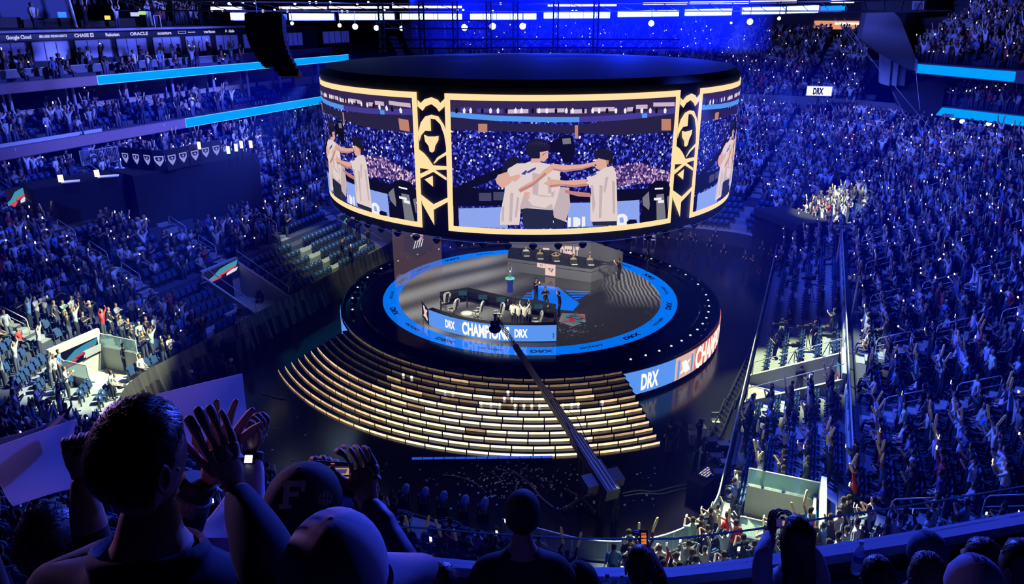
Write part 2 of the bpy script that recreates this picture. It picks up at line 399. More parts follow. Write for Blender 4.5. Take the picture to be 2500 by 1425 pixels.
# glass wall and low wall that close the retractable front rows off from the fixed bowl
for sd, nm in ((1, 'right'),):
    t = thing('glass_screen', W(sd * 20.55, 0, 3.4), 'long glass screen on a low wall behind the front rows of the right stand', 'glass screen')
    mb = MB(); mb.ubox(sd * 20.5, sd * 20.6, -17.8, 17.8, 3.1, 3.75, M_CONC); mb.build('low_wall', t)
    mb = MB(); mb.ubox(sd * 20.54, sd * 20.56, -17.8, 17.8, 3.75, 4.5, M_GLASS); mb.build('glass_pane', t)
    mb = MB(); mb.ubox(sd * 20.52, sd * 20.58, -17.8, 17.8, 4.5, 4.54, M_RAIL)
    for v in range(-17, 18, 2): mb.ubox(sd * 20.52, sd * 20.58, v, v + .05, 3.75, 4.5, M_RAIL)
    mb.build('rail_frame', t)

# stair wells
def art(mb, fn, x0, x1, y0, y1):
    """the banner over a stair well: teal, pink and red brush strokes on a dark ground"""
    L = lambda a, b: fn(x0 + (x1 - x0) * a, y0 + (y1 - y0) * b)
    g = lambda a, b: L(a, b)
    poly_on(mb, [(0, 0), (1, 0), (1, 1), (0, 1)], MATS['banner_dark'], lambda a, b: g(a, b))
    def st(p, m, k): poly_on(mb, p, MATS[m], lambda a, b: g(a, b) + mb.nrm * (0.006 * k))
    st([(0, 0), (.25, .05), (.55, .45), (.95, .6), (1, .95), (.7, .9), (.45, .8), (.2, .45), (0, .3)], 'banner_teal', 1)
    st([(0.02, 0), (.3, 0), (.5, .25), (.35, .3), (.1, .2)], 'banner_red', 2)
    st([(.5, .3), (.95, .5), (.9, .62), (.6, .5), (.35, .38)], 'banner_red', 2)
    st([(.6, .12), (.82, .3), (.92, .2), (.98, .42), (.8, .42), (.62, .3)], 'banner_white', 3)
MATS['banner_dark'] = emat('banner_dark', S(25, 25, 45)); MATS['banner_teal'] = emat('banner_teal', S(60, 150, 175)); MATS['banner_red'] = emat('banner_red', S(225, 70, 75)); MATS['banner_white'] = emat('banner_white', S(215, 220, 235))
def well(side, v0, v1, name_label, first):
    s = side; t = thing('stairwell', W(s * 18, (v0 + v1) / 2, 0), name_label, 'stairwell', 'stairwells into the front rows')
    mb = MB(); mb.ubox(s * 15.9, s * 20.4, v0, v1, 0.9, 1.2, M_CONC); mb.build('landing', t)
    for v in (v0, v1):
        mb = MB(); a, b = v - .09, v + .09
        mb.hexa([W(s * 15.9, a, 0), W(s * 20.4, a, 0), W(s * 20.4, b, 0), W(s * 15.9, b, 0), W(s * 15.9, a, 1.7), W(s * 20.4, a, 3.9), W(s * 20.4, b, 3.9), W(s * 15.9, b, 1.7)], M_CONC)
        mb.build('side_wall', t)
    mb = MB(); mb.ubox(s * 20.3, s * 20.5, v0, v1, 0, 4.2, M_CONC); mb.build('back_wall', t)
    mb = MB(); mb.ubox(s * 20.1, s * 20.28, v0 + 1.0, v1 - 1.0, 1.2, 3.1, M_BLACK); mb.build('tunnel_mouth', t)
    mb = MB(); mb.nrm = -UX * s
    art(mb, lambda a, b: W(s * 20.22, a, b), *( (v0 + .1, v1 - .1) if s < 0 else (v1 - .1, v0 + .1)), 3.1, 4.1); mb.build('art_banner', t)
    for v in (v0, v1): mb = MB(); mb.tube([W(s * 16, v, 1.7), W(s * 16, v, 2.5), W(s * 20.3, v, 4.7)], 0.025, M_RAIL, 6); mb.build('handrail', t)
    mb = MB()
    for k in range(5):                                  # stairs up to the rows on the near side
        mb.ubox(s * (16.2 + k * .33), s * (16.55 + k * .33), v0 - 1.5, v0 - .1, 0.9, 1.45 + k * .2, M_CONC)
    mb.build('step', t)
    return t
well(-1, -10.0, -6.5, 'concrete stairwell with teal banner beside the block of empty blue seats', True)
well(-1, 6.2, 9.3, 'concrete stairwell under a banner at the far end of the empty seat block', True)
well(1, -10.1, -6.8, 'grey concrete stairwell in front of the camera platform', True)
def corner_well(s, label):
    t = thing('stairwell', W(s * 18, -20.5, 0), label, 'stairwell', 'stairwells into the front rows')
    mb = MB(); mb.ubox(s * 16.8, s * 19.6, -22.2, -19.0, 0.9, 1.25, M_CONC); mb.build('landing', t)
    for (a, b, c, d_, z) in ((16.8, 19.6, -22.3, -22.1, 2.5), (16.8, 19.6, -19.1, -18.9, 2.6), (19.5, 19.7, -22.2, -19, 3.7)):
        mb = MB(); mb.ubox(s * a, s * b, c, d_, 0, z, M_CONC); mb.build('side_wall', t)
    for (a, b, c, d_, z) in ((16.8, 19.6, -22.22, -22.2, 2.5), (16.8, 19.6, -19.0, -18.98, 2.6)):
        mb = MB(); mb.ubox(s * a, s * b, c, d_, z, z + .75, M_GLASSG); mb.build('glass_pane', t)
    mb = MB(); mb.tube([W(s * 16.8, -22.2, 2.5), W(s * 16.8, -22.2, 3.28), W(s * 19.5, -22.2, 3.28), W(s * 19.6, -22.2, 3.7)], .03, M_RAIL, 6)
    mb.build('handrail', t); mb = MB(); mb.tube([W(s * 16.8, -19, 2.6), W(s * 16.8, -19, 3.38), W(s * 19.5, -19, 3.38)], .03, M_RAIL, 6); mb.build('handrail', t)
    mb = MB(); mb.nrm = -UX * s
    art(mb, lambda a, b: W(s * 19.44, a, b), *((-22, -19.3) if s < 0 else (-19.3, -22)), 2.3, 3.3); mb.build('art_banner', t)
corner_well(-1, 'floodlit concrete stairwell with glass rails in the near left corner')
corner_well(1, 'floodlit concrete stairwell with glass rails in the near right corner')
# ------------------------------------------------------------------ the round stage
RS, ZS = 13.3, 2.0
stage = thing('round_stage', (0, 0, 0), 'round glossy black stage with a blue lettered ring in its floor', 'stage')
def ring_mesh(mb, r0, r1, z0, z1, m, a0=0, a1=360, n=160):
    k = max(2, int(n * (a1 - a0) / 360))
    for i in range(k):
        s, t = R(a0 + (a1 - a0) * i / k), R(a0 + (a1 - a0) * (i + 1) / k)
        mb.quad((r0 * math.cos(s), r0 * math.sin(s), z0), (r1 * math.cos(s), r1 * math.sin(s), z1), (r1 * math.cos(t), r1 * math.sin(t), z1), (r0 * math.cos(t), r0 * math.sin(t), z0), m)
mb = MB(); mb.lathe((0, 0, 0), [(RS - .3, 0), (RS - .3, ZS - .25), (RS - 1.5, ZS - .25), (RS - 1.5, ZS)], M_GLOSS, 160); mb.build('platform', stage)
for r, z in ((RS - .15, ZS - .02), (RS - 1.45, ZS + .04)):
    mb = MB()
    prof = [(r - .1, z - .1), (r + .1, z - .1), (r + .12, z), (r + .04, z + .08), (r - .06, z + .08), (r - .1, z)]
    for (p, q) in zip(prof, prof[1:]): ring_mesh(mb, p[0], q[0], p[1], q[1], M_GLOSS)
    mb.build('rim', stage, smooth=True)
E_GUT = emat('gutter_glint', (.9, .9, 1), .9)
# lamps set round the gutter between the rims
for i in range(72):
    a = R(i * 5 + 1.5)
    if 195 < (i * 5) % 360 < 292: continue
    p = Vector(((RS - .8) * math.cos(a), (RS - .8) * math.sin(a), ZS - .2)); mb = MB(); mb.lathe(p, [(.1, 0), (.16, .12), (.13, .3), (.1, .33)], M_MATTE, 10)
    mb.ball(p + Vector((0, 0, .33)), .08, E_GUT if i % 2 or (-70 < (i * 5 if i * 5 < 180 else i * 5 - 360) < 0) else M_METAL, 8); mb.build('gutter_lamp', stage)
# the LED floor: waves and mesh on charcoal, by shader
m = bpy.data.materials.new('led_floor'); m.use_nodes = True; nt = m.node_tree; b = nt.nodes['Principled BSDF']; N = nt.nodes.new; L = nt.links.new
b.inputs['Roughness'].default_value = 0.12; b.inputs['Base Color'].default_value = (0.02, 0.02, 0.022, 1)
tc = N('ShaderNodeTexCoord'); mp = N('ShaderNodeMapping'); mp.inputs['Rotation'].default_value = (0, 0, R(-38)); L(tc.outputs['Object'], mp.inputs[0])
wv = N('ShaderNodeTexWave'); wv.inputs['Scale'].default_value = 0.10; wv.inputs['Distortion'].default_value = 3.5; wv.inputs['Detail'].default_value = 2; wv.inputs['Detail Scale'].default_value = .5; wv.bands_direction = 'Y'; L(mp.outputs[0], wv.inputs[0])
w2 = N('ShaderNodeTexWave'); w2.inputs['Scale'].default_value = 1.1; w2.inputs['Distortion'].default_value = 9; w2.inputs['Detail Scale'].default_value = .35; L(tc.outputs['Object'], w2.inputs[0])
sx = N('ShaderNodeSeparateXYZ'); L(tc.outputs['Object'], sx.inputs[0])
w3 = N('ShaderNodeTexWave'); w3.inputs['Scale'].default_value = 1.6; w3.inputs['Distortion'].default_value = 4; w3.inputs['Detail'].default_value = 0; w3.bands_direction = 'X'; L(mp.outputs[0], w3.inputs[0])
def math_n(op, a, b_=None, c=None):
    n = N('ShaderNodeMath'); n.operation = op
    for i, x in enumerate((a, b_, c)):
        if x is None: continue
        if isinstance(x, (int, float)): n.inputs[i].default_value = x
        else: L(x, n.inputs[i])
    return n.outputs[0]
left = N('ShaderNodeMapRange'); left.inputs[1].default_value = 0.5; left.inputs[2].default_value = -3.5; L(sx.outputs[0], left.inputs[0])
right = N('ShaderNodeMapRange'); right.inputs[1].default_value = 5.2; right.inputs[2].default_value = 7.2; L(sx.outputs[0], right.inputs[0])
up = N('ShaderNodeMapRange'); up.inputs[1].default_value = -3; up.inputs[2].default_value = 0; L(sx.outputs[1], up.inputs[0])
a_ = math_n('MULTIPLY', left.outputs[0], math_n('MULTIPLY_ADD', wv.outputs['Fac'], 0.2, math_n('MULTIPLY_ADD', w3.outputs['Fac'], 0.045, 0.03)))
hard = math_n('GREATER_THAN', w2.outputs['Fac'], 0.55)
c_ = math_n('MULTIPLY', math_n('MULTIPLY', right.outputs[0], up.outputs[0]), math_n('MULTIPLY_ADD', hard, 0.2, 0.04))
tot = math_n('ADD', math_n('ADD', a_, c_), 0.022)
cm = N('ShaderNodeCombineColor'); L(tot, cm.inputs[0]); L(math_n('MULTIPLY', tot, .96), cm.inputs[1]); L(math_n('MULTIPLY', tot, .98), cm.inputs[2])
L(cm.outputs[0], b.inputs['Emission Color']); b.inputs['Emission Strength'].default_value = 0.95; m.cycles.emission_sampling = 'NONE'
mb = MB(); mb.lathe((0, 0, ZS - .02), [(9.3, 0), (9.3, .025)], m, 128); mb.build('led_floor', stage)
led = stage.children[-1]
flat = lambda k: (lambda x, y: (x, y, ZS + .008 + .004 * k))
# blue ring and its lettering: a glossy lit panel
m = mat('ring_panel', (0.0, 0.08, 0.5), 0.12, emit=S(0, 122, 255), estr=.85, noise=0, sample=False)
mb = MB(); ring_mesh(mb, 9.28, 10.4, ZS + .012, ZS + .012, m); mb.build('blue_ring', stage); ring = stage.children[-1]
for i in range(20):
    mb = MB(); a = R(-90 + 18 * i + 3)
    s, h, sx_ = ('DRX', .36, 1.3) if i % 2 == 0 else ('VICTORY', .2, 1.35)
    def fn(x, y, a=a): t = a + x / 9.85; r = 9.85 + (y if s == 'VICTORY' else -y) ; return (r * math.cos(t), r * math.sin(t), ZS + .018)
    mm = MATS.get('ring_ink') or mat('ring_ink', (0.0, 0.01, 0.12), .2, noise=0)
    if s == 'DRX':
        fn = lambda x, y, a=a: ((9.85 + y) * math.cos(a + x / 9.85), (9.85 + y) * math.sin(a + x / 9.85), ZS + .018)
    else: fn = lambda x, y, a=a: ((9.85 - y) * math.cos(a + x / 9.85), (9.85 - y) * math.sin(a + x / 9.85), ZS + .018)
    text_on(mb, s, mm, fn, 0, 0, h, sx_); mb.build('ring_word', ring)
# blue winged emblem lying in the middle of the floor, and a small poster-like picture
mb = MB(); g = lambda x, y: tuple(at(x, y, ZS)[:2])
E_EMB = mat('emblem_panel', (0, 0.05, 0.3), 0.12, emit=S(20, 110, 235), estr=.9, noise=0, sample=False)
poly_on(mb, [g(1312, 697), g(1362, 701), g(1414, 741), g(1399, 759), g(1360, 755), g(1338, 738), g(1300, 728), g(1297, 712)], E_EMB, flat(1))
for k in range(5):
    x0, y0 = 1383 - k * -3, 707 + k * 7
    poly_on(mb, [g(1380 + k * 7, 709 + k * 6.5), g(1443 - k * 7, 711 + k * 5.2), g(1438 - k * 7, 713.5 + k * 5.2), g(1384 + k * 7, 712.5 + k * 6.5)], E_EMB, flat(1))
    poly_on(mb, [g(1288 - k * 5, 714 + k * 6), g(1322 - k * 9, 716 + k * 6), g(1318 - k * 9, 718.5 + k * 6), g(1284 - k * 5, 717 + k * 6)], E_EMB, flat(1))
mb.build('floor_emblem', led)
mb = MB(); q = [g(1372, 764), g(1428, 767), g(1430, 786), g(1398, 797), g(1364, 785)]
poly_on(mb, q, emat('picture_pale', S(120, 112, 118)), flat(1))
poly_on(mb, [g(1378, 772), g(1402, 766), g(1424, 775), g(1415, 792), g(1395, 790)], emat('picture_teal', S(55, 105, 120)), flat(2))
poly_on(mb, [g(1386, 778), g(1404, 776), g(1406, 784), g(1392, 786)], emat('picture_red', S(170, 45, 50)), flat(3))
rp_ = random.Random(3)
for k_ in range(46):
    x_, y_ = rp_.uniform(1374, 1424), rp_.uniform(768, 790); l_, w_ = rp_.uniform(4, 13), rp_.uniform(.6, 2.0); dy_ = rp_.uniform(-3, 3)
    poly_on(mb, [g(x_ - l_ / 2, y_ - w_ / 2), g(x_ + l_ / 2, y_ + dy_ - w_ / 2), g(x_ + l_ / 2, y_ + dy_ + w_ / 2), g(x_ - l_ / 2, y_ + w_ / 2)], [MATS['picture_pale'], MATS['picture_teal'], MATS['banner_dark'], MATS['picture_red'], MATS['banner_dark']][k_ % 5], flat(4 + k_ % 4))
mb.build('floor_picture', led)

# the curved LED wall under the stage's right side
t = thing('led_display', (10, -8, 0), 'curved LED wall showing blue and white lettering under the stage rim', 'led wall')
RW = RS + .02
def wall_fn(k=0): return lambda x, y: ((RW + .01 * k) * math.cos(x), (RW + .01 * k) * math.sin(x), y)
mb = MB(); ring_mesh(mb, RW - .06, RW - .06, 0.05, ZS - .2, M_MATTE, -70, 200, 200); mb.build('backing', t)
a0 = math.atan2(at(1500, 905, 1.8).y, at(1500, 905, 1.8).x); 
def ang_at(x, z=1.0):
    """angle round the stage of the wall point seen at picture column x"""
    best = min((abs(px((RW * math.cos(R(d)), RW * math.sin(R(d)), z))[0] - x), d) for d in np.arange(-75, 5, .1)); return R(best[1])
A_ = [ang_at(c) for c in (1496, 1648, 1690, 1732)]
mb = MB(); st = R(2)
z0, z1 = 0.28, ZS - .22
a_s = ang_at(1495, 1.7); a_e = ang_at(1538, .3)
poly_on(mb, [(a_s, z1), (a_s, 1.35), (a_s + .016, 1.2), (a_s + .02, 1.0), (a_s + .05, .8), (a_e, z0), (A_[1], z0), (A_[1], z1)], E_LEDB, wall_fn(), st)
poly_on(mb, [(A_[1], z0), (A_[2] + .02, z0), (A_[2] + .02, z1), (A_[1], z1)], emat('led_peach', S(225, 180, 165), 1.0, True), wall_fn(), st)
poly_on(mb, [(A_[2] + .02, z0), (R(40), z0), (R(40), z1), (A_[2] + .02, z1)], emat('led_salmon', S(225, 120, 95), 1.0), wall_fn(), st)
mb.build('led_panel', t); pn = t.children[-1]
mb = MB(); mbw = MB(); text_on(mb, 'DRX', E_WHITE, wall_fn(1), (a_s + A_[1]) / 2 + .02, (z0 + z1) / 2 - .02, 0.98, w=1.3 / RW)
text_on(mbw, 'CHAMPIONS', E_WHITE, wall_fn(1), A_[2] + .02 + 3.2 / RW, (z0 + z1) / 2, 1.35, w=6.2 / RW)
cx = (A_[1] + A_[2]) / 2 + .01; hw = .06
mb2 = MB(); poly_on(mb2, [(cx - hw, .35), (cx + hw, .35), (cx + hw, 1.55), (cx - hw, 1.55)], E_LEDB, wall_fn(1))
mb.build('word', pn); mbw.build('word', pn); mb = MB()
poly_on(mb, [(cx - .035, 1.35), (cx + .0, 1.4), (cx + .02, 1.0), (cx + .04, .6), (cx + .0, .5), (cx - .02, .85)], E_WHITE, wall_fn(2))
poly_on(mb, [(cx + .02, 1.3), (cx + .04, 1.32), (cx - .02, .6), (cx - .045, .62)], E_WHITE, wall_fn(2))
mb.build('emblem', pn); mb2.build('emblem_tile', pn)
# sliver of the same wall on the stage's left side
t2 = thing('led_display', (-13, 0, 0), 'thin sliver of blue LED wall seen at the left rim of the stage', 'led wall')
mb = MB(); poly_on(mb, [(R(178), z0), (R(214), z0), (R(214), z1), (R(178), z1)], E_LEDB, wall_fn(), st); mb.build('led_panel', t2)

# ------------------------------------------------------------------ stage stairs
t = thing('stage_stairs', (0, -15, 0), 'wide curved black stairs with lit cream risers in front of the stage', 'stairs')
m = bpy.data.materials.new('lit_riser'); m.use_nodes = True; nt = m.node_tree; b = nt.nodes['Principled BSDF']; N = nt.nodes.new; L = nt.links.new
b.inputs['Base Color'].default_value = (.03, .03, .03, 1); b.inputs['Roughness'].default_value = .15
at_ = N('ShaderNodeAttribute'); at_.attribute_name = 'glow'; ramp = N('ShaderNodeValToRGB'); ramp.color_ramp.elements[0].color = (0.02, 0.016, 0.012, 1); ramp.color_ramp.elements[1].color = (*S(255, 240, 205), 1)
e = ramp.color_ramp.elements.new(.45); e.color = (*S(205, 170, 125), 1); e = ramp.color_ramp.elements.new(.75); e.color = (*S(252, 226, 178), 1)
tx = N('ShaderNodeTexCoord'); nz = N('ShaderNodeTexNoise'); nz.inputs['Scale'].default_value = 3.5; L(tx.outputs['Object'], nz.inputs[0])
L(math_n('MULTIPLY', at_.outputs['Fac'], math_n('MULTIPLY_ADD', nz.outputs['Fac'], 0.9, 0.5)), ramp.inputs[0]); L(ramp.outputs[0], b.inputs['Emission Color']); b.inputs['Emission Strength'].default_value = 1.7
m.cycles.emission_sampling = 'NONE'; M_RIS = m
NS = 12; A0, A1 = 208, 291
def stair_end(r): return A0 + 0.0, A1 + 1.0 - (r - RS) * 0.2
glow = []
for k in range(NS):
    z1 = ZS - .02 - (k + 0) * (ZS / NS); z0 = z1 - ZS / NS; r0 = RS - .05 + .42 * k; r1 = r0 + .42
    zt = z0                                                            # this tread's height: one riser under the previous
    mb = MB(); a, b_ = stair_end(r1)
    if k < NS - 1: ring_mesh(mb, r0, r1 + .02, zt, zt, M_GLOSS, a, b_, 240); mb.build('tread', t)
    # riser at r0 from z0 to z1, cut in lit panels
    mb = MB(); gl = []
    n = int((b_ - a) / (62 / (r0))); 
    for i in range(n):
        s, e_ = a + (b_ - a) * i / n, a + (b_ - a) * (i + 1) / n; mid = (s + e_) / 2; rr = r0 + .012
        fn = lambda x, y: (rr * math.cos(R(x)), rr * math.sin(R(x)), y)
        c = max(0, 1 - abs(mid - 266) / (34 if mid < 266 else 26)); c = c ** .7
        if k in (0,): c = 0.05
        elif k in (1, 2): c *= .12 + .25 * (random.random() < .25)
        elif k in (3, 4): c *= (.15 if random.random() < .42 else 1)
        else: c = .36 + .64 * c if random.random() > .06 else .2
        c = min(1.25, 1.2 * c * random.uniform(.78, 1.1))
        w_ = (e_ - s) * .03; o_ = len(mb.v)
        sg = 2
        for j in range(sg):
            p, q = s + w_ + (e_ - s - 2 * w_) * j / sg, s + w_ + (e_ - s - 2 * w_) * (j + 1) / sg
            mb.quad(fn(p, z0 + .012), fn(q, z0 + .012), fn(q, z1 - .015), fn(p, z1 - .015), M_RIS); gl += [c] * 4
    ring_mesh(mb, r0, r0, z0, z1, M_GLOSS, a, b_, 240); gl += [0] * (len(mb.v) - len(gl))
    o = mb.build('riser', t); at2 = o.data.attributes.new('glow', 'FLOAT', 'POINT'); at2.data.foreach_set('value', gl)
    mb = MB(); ring_mesh(mb, r0 - .01, r0 + .03, z1 + .012, z1 + .004, M_METAL if k in (0, NS - 1) else M_GLOSS, a, b_, 240); mb.build('nosing', t)
E_RISER_GLINT = emat('step_glint', (1, .93, .75), 3.0)  # glowing balls stand in for lamp reflections on the risers
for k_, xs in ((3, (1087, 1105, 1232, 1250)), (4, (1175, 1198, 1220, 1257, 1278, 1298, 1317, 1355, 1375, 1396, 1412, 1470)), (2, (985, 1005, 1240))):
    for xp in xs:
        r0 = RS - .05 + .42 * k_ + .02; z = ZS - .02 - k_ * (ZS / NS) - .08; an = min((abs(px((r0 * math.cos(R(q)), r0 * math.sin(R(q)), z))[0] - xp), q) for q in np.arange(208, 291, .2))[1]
        mb = MB(); mb.ball((r0 * math.cos(R(an)), r0 * math.sin(R(an)), z), .085, E_RISER_GLINT, 10); mb.build('step_lamp', t)
for e_ in (A0, A1):
    mb = MB()
    for k in range(NS):
        r0 = RS - .05 + .42 * k; z1 = ZS - .02 - k * (ZS / NS); aa = stair_end(r0 + .42)[0 if e_ == A0 else 1]
        if k: mb.quad((r0 * math.cos(R(aa)), r0 * math.sin(R(aa)), 0), ((r0 + .42) * math.cos(R(aa)), (r0 + .42) * math.sin(R(aa)), 0), ((r0 + .42) * math.cos(R(aa)), (r0 + .42) * math.sin(R(aa)), z1 - ZS / NS), (r0 * math.cos(R(aa)), r0 * math.sin(R(aa)), z1 - ZS / NS), M_GLOSS)
    mb.build('end_wall', t)

# ------------------------------------------------------------------ desks
def arc_desk(name, label, pxs, z0, depth, h_front, m_side):
    pass
# front desk: curved LED front seen from outside, running between these floor points
F = [Vector(at(x, y, ZS)) for x, y in ((1031, 772), (1048, 795), (1110, 816), (1200, 832), (1290, 835), (1358, 834))]
fd = thing('players_desk', tuple(sum(F, Vector()) / len(F)), 'near curved players desk with a blue lettered LED front', 'desk')
def interp(pts, n):
    """smooth the run of points"""
    p = [pts[0]] + list(pts) + [pts[-1]]; out = []
    for i in range(1, len(p) - 2):
        for j in range(n):
            t = j / n; a, b, c, d = p[i - 1], p[i], p[i + 1], p[i + 2]
            out.append(0.5 * ((2 * b) + (c - a) * t + (2 * a - 5 * b + 4 * c - d) * t * t + (3 * b - a - 3 * c + d) * t ** 3))
    out.append(pts[-1]); return out
FP = interp(F[1:], 8); HF = 1.12
cum = [0]
for a, b in zip(FP, FP[1:]): cum.append(cum[-1] + (b - a).length)
def along(P_, cum_, s):
    s = min(max(s, 0), cum_[-1] - 1e-4)
    i = max(j for j in range(len(cum_) - 1) if cum_[j] <= s); t = (s - cum_[i]) / (cum_[i + 1] - cum_[i]); p = P_[i].lerp(P_[i + 1], t); d = (P_[i + 1] - P_[i]).normalized()
    return p, Vector((d.y, -d.x, 0))
def desk_fn(k): 
    def f(x, y):
        p, n = along(FP, cum, x); p = p + n * (.004 + .008 * k); return (p.x, p.y, ZS + y)
    return f
mb = MB(); poly_on(mb, [(0, .06), (cum[-1], .06), (cum[-1], HF), (0, HF)], E_LEDB, desk_fn(0), .25); mb.build('led_front', fd); lf = fd.children[-1]
MATS['E_LEDB'] = E_LEDB
TL = cum[-1]
mb = MB(); 
def sfind(xp):
    return min((abs(px(Vector(desk_fn(0)(s, .6)))[0] - xp), s) for s in np.linspace(0, TL, 300))[1]
for s_, xc, h_, wd in (('DRX', 1099, .52, .75), ('CHAMPIONS', 1183, .8, 3.1), ('DRX', 1272, .52, .8)):
    mb = MB(); text_on(mb, s_, E_WHITE, desk_fn(1), sfind(xc), .6, h_, w=wd); mb.build('word', lf)
mb = MB()
for q in range(4): poly_on(mb, [(TL - .22, .25 + q * .09), (TL - .14, .25 + q * .09), (TL - .14, .3 + q * .09), (TL - .22, .3 + q * .09)], MATS['banner_dark'], desk_fn(1))
mb.build('small_marks', lf)
mb = MB(); a, b = F[0], F[1]; n = Vector(((b - a).y, -(b - a).x, 0)).normalized()
mb.quad(a + Vector((0, 0, 0)), b, b + Vector((0, 0, HF)), a + Vector((0, 0, HF)), M_MATTE); mb.build('end_panel', fd); ep = fd.children[-1]
mb = MB(); e2 = lambda x, y: tuple(a.lerp(b, x) + n * .01 + Vector((0, 0, y)))
poly_on(mb, [(.2, .95), (.45, .98), (.85, .35), (.8, .2), (.55, .2), (.3, .6)], E_PINK, e2); poly_on(mb, [(.6, .9), (.85, .95), (.45, .25), (.2, .2)], E_PINK, lambda x, y: tuple(Vector(e2(x, y)) + n * .004)); mb.build('emblem', ep)
# black shelf behind the LED front, floor of the pit and the rear table with monitors
mb = MB(); back = [p + Vector((-along(FP, cum, c)[1].x * .35, -along(FP, cum, c)[1].y * .35, 0)) for p, c in zip(FP, cum)]
for (p, q, r_, s_) in zip(FP, FP[1:], back, back[1:]):
    mb.hexa([p + Vector((0, 0, HF)), q + Vector((0, 0, HF)), s_ + Vector((0, 0, HF)), r_ + Vector((0, 0, HF)), p + Vector((0, 0, HF + .05)), q + Vector((0, 0, HF + .05)), s_ + Vector((0, 0, HF + .05)), r_ + Vector((0, 0, HF + .05))], M_MATTE)
    mb.quad(r_, s_, s_ + Vector((0, 0, HF)), r_ + Vector((0, 0, HF)), M_MATTE)
mb.build('front_shelf', fd)
TB = [Vector(at(x, y, ZS + .75)) for x, y in ((1075, 730), (1140, 722), (1250, 747), (1356, 765))]
TBk = [Vector(at(x, y, ZS + .75)) for x, y in ((1074, 722), (1140, 711), (1250, 736), (1356, 752))]
mb = MB()
for i in range(3):
    p, q, s_, r_ = TB[i], TB[i + 1], TBk[i + 1], TBk[i]; dz = Vector((0, 0, -.04))
    mb.hexa([p + dz, q + dz, s_ + dz, r_ + dz, p, q, s_, r_], M_GLOSS)
mb.build('table_top', fd)
mb = MB()
for i in range(3):
    p, q = TBk[i], TBk[i + 1]; dn = Vector((0, 0, -.75)); up_ = Vector((0, 0, .28)); off = Vector((0.03, .05, 0))
    mb.hexa([p + dn, q + dn, q + dn + off, p + dn + off, p + up_, q + up_, q + up_ + off, p + up_ + off], M_MATTE)
mb.build('back_panel', fd)
mb = MB()
for i, (x, y) in enumerate(((1076, 731), (1140, 724), (1250, 748), (1354, 766))):
    p = Vector(at(x, y, ZS + .75)); mb.box((p.x, p.y, ZS + .36), (.06, .5, .7), M_MATTE)
mb.build('table_leg', fd)
mb = MB(); mb.quad(FP[-1] , TBk[-1] - Vector((0, 0, .75)), TBk[-1] + Vector((0, 0, .28)), FP[-1] + Vector((0, 0, HF)), M_MATTE); mb.build('right_end_panel', fd)
# monitors on the rear table
def monitor(p, face, label, m_scr=None):
    t = thing('monitor', p, label, 'monitor', 'monitors on the near players desk'); f = Vector(face).normalized()
    mb = MB(); c = Vector(p); r = Vector((f.y, -f.x, 0))
    mb.box(c + Vector((0, 0, .33)), (.6, .04, .36), M_MATTE, ax=r); mb.build('casing', t)
    mb = MB(); mb.box(c + Vector((0, 0, .33)) + f * .025, (.56, .01, .32), emat('monitor_teal', S(40, 75, 85)) if 'monitor_teal' not in MATS else MATS['monitor_teal'], ax=r); mb.build('screen', t)
    mb = MB(); mb.bar(c, c + Vector((0, 0, .2)), .02, M_MATTE); mb.box(c + Vector((0, 0, .01)), (.22, .18, .02), M_MATTE); mb.build('stand', t)
    return t
for i, (x, y, wd_) in enumerate(((1130, 726, 'leftmost, at the bend'), (1179, 736, 'second from the left'), (1223, 742, 'middle one'), (1269, 751, 'behind the hugging players'), (1315, 759, 'rightmost'))):
    monitor(tuple(at(x, y, ZS + .755)), (0, -1, 0), 'teal-lit monitor on the near players desk, %s' % wd_)

# gaming chairs in the near pit
M_CHW = mat('chair_white', (.62, .63, .58), .5); M_CHB = mat('chair_blue', (.03, .05, .3), .5)
def gaming_chair(p, rz, label):
    t = thing('gaming_chair', p, label, 'chair', 'gaming chairs in the near pit', 0); c = Vector(p); rot = Matrix.Rotation(rz, 3, 'Z')
    X = rot @ Vector((1, 0, 0)); Y = rot @ Vector((0, 1, 0)); Z = Vector((0, 0, 1))
    mb = MB(); mb.box(c + Z * .45, (.5, .5, .1), M_MATTE, ax=X); mb.box(c + Z * .46 + X * .22, (.08, .46, .14), M_CHW, ax=X); mb.box(c + Z * .46 - X * .22, (.08, .46, .14), M_CHW, ax=X); mb.build('seat', t, bevel=.02)
    mb = MB(); az = (Z * 1 - Y * .22).normalized()
    b0 = c + Z * .5 - Y * .24
    pts = [(-.2, 0), (-.27, .3), (-.3, .62), (-.15, .78), (.15, .78), (.3, .62), (.27, .3), (.2, 0)]
    n_ = X.cross(az).normalized(); vs = [b0 + X * x + az * z - n_ * s * .05 for s in (-1, 1) for x, z in pts]; n = len(pts)
    mb.add(vs, [tuple(range(n)), tuple(range(n, 2 * n))[::-1]] + [(i, i + n, (i + 1) % n + n, (i + 1) % n) for i in range(n)], M_CHW)
    mb.box(b0 + az * .38, (.26, .12, .7), M_MATTE, ax=X, az=az); mb.box(b0 + az * .3 + X * .22, (.07, .115, .3), M_CHB, ax=X, az=az); mb.build('backrest', t)
    mb = MB()
    for s in (-1, 1): mb.box(c + Z * .68 + X * s * .31, (.07, .26, .03), M_CHW, ax=X); mb.bar(c + Z * .45 + X * s * .29, c + Z * .67 + X * s * .31, .02, M_MATTE)
    mb.build('armrest', t)
    mb = MB(); mb.bar(c + Z * .1, c + Z * .42, .03, M_METAL)
    for k in range(5):
        a = k * 1.2566; e = c + Vector((math.cos(a) * .32, math.sin(a) * .32, .07)); mb.bar(c + Z * .1, e, .022, M_MATTE); mb.ball(e - Z * .035, .03, M_MATTE, 6)
    mb.build('base', t)
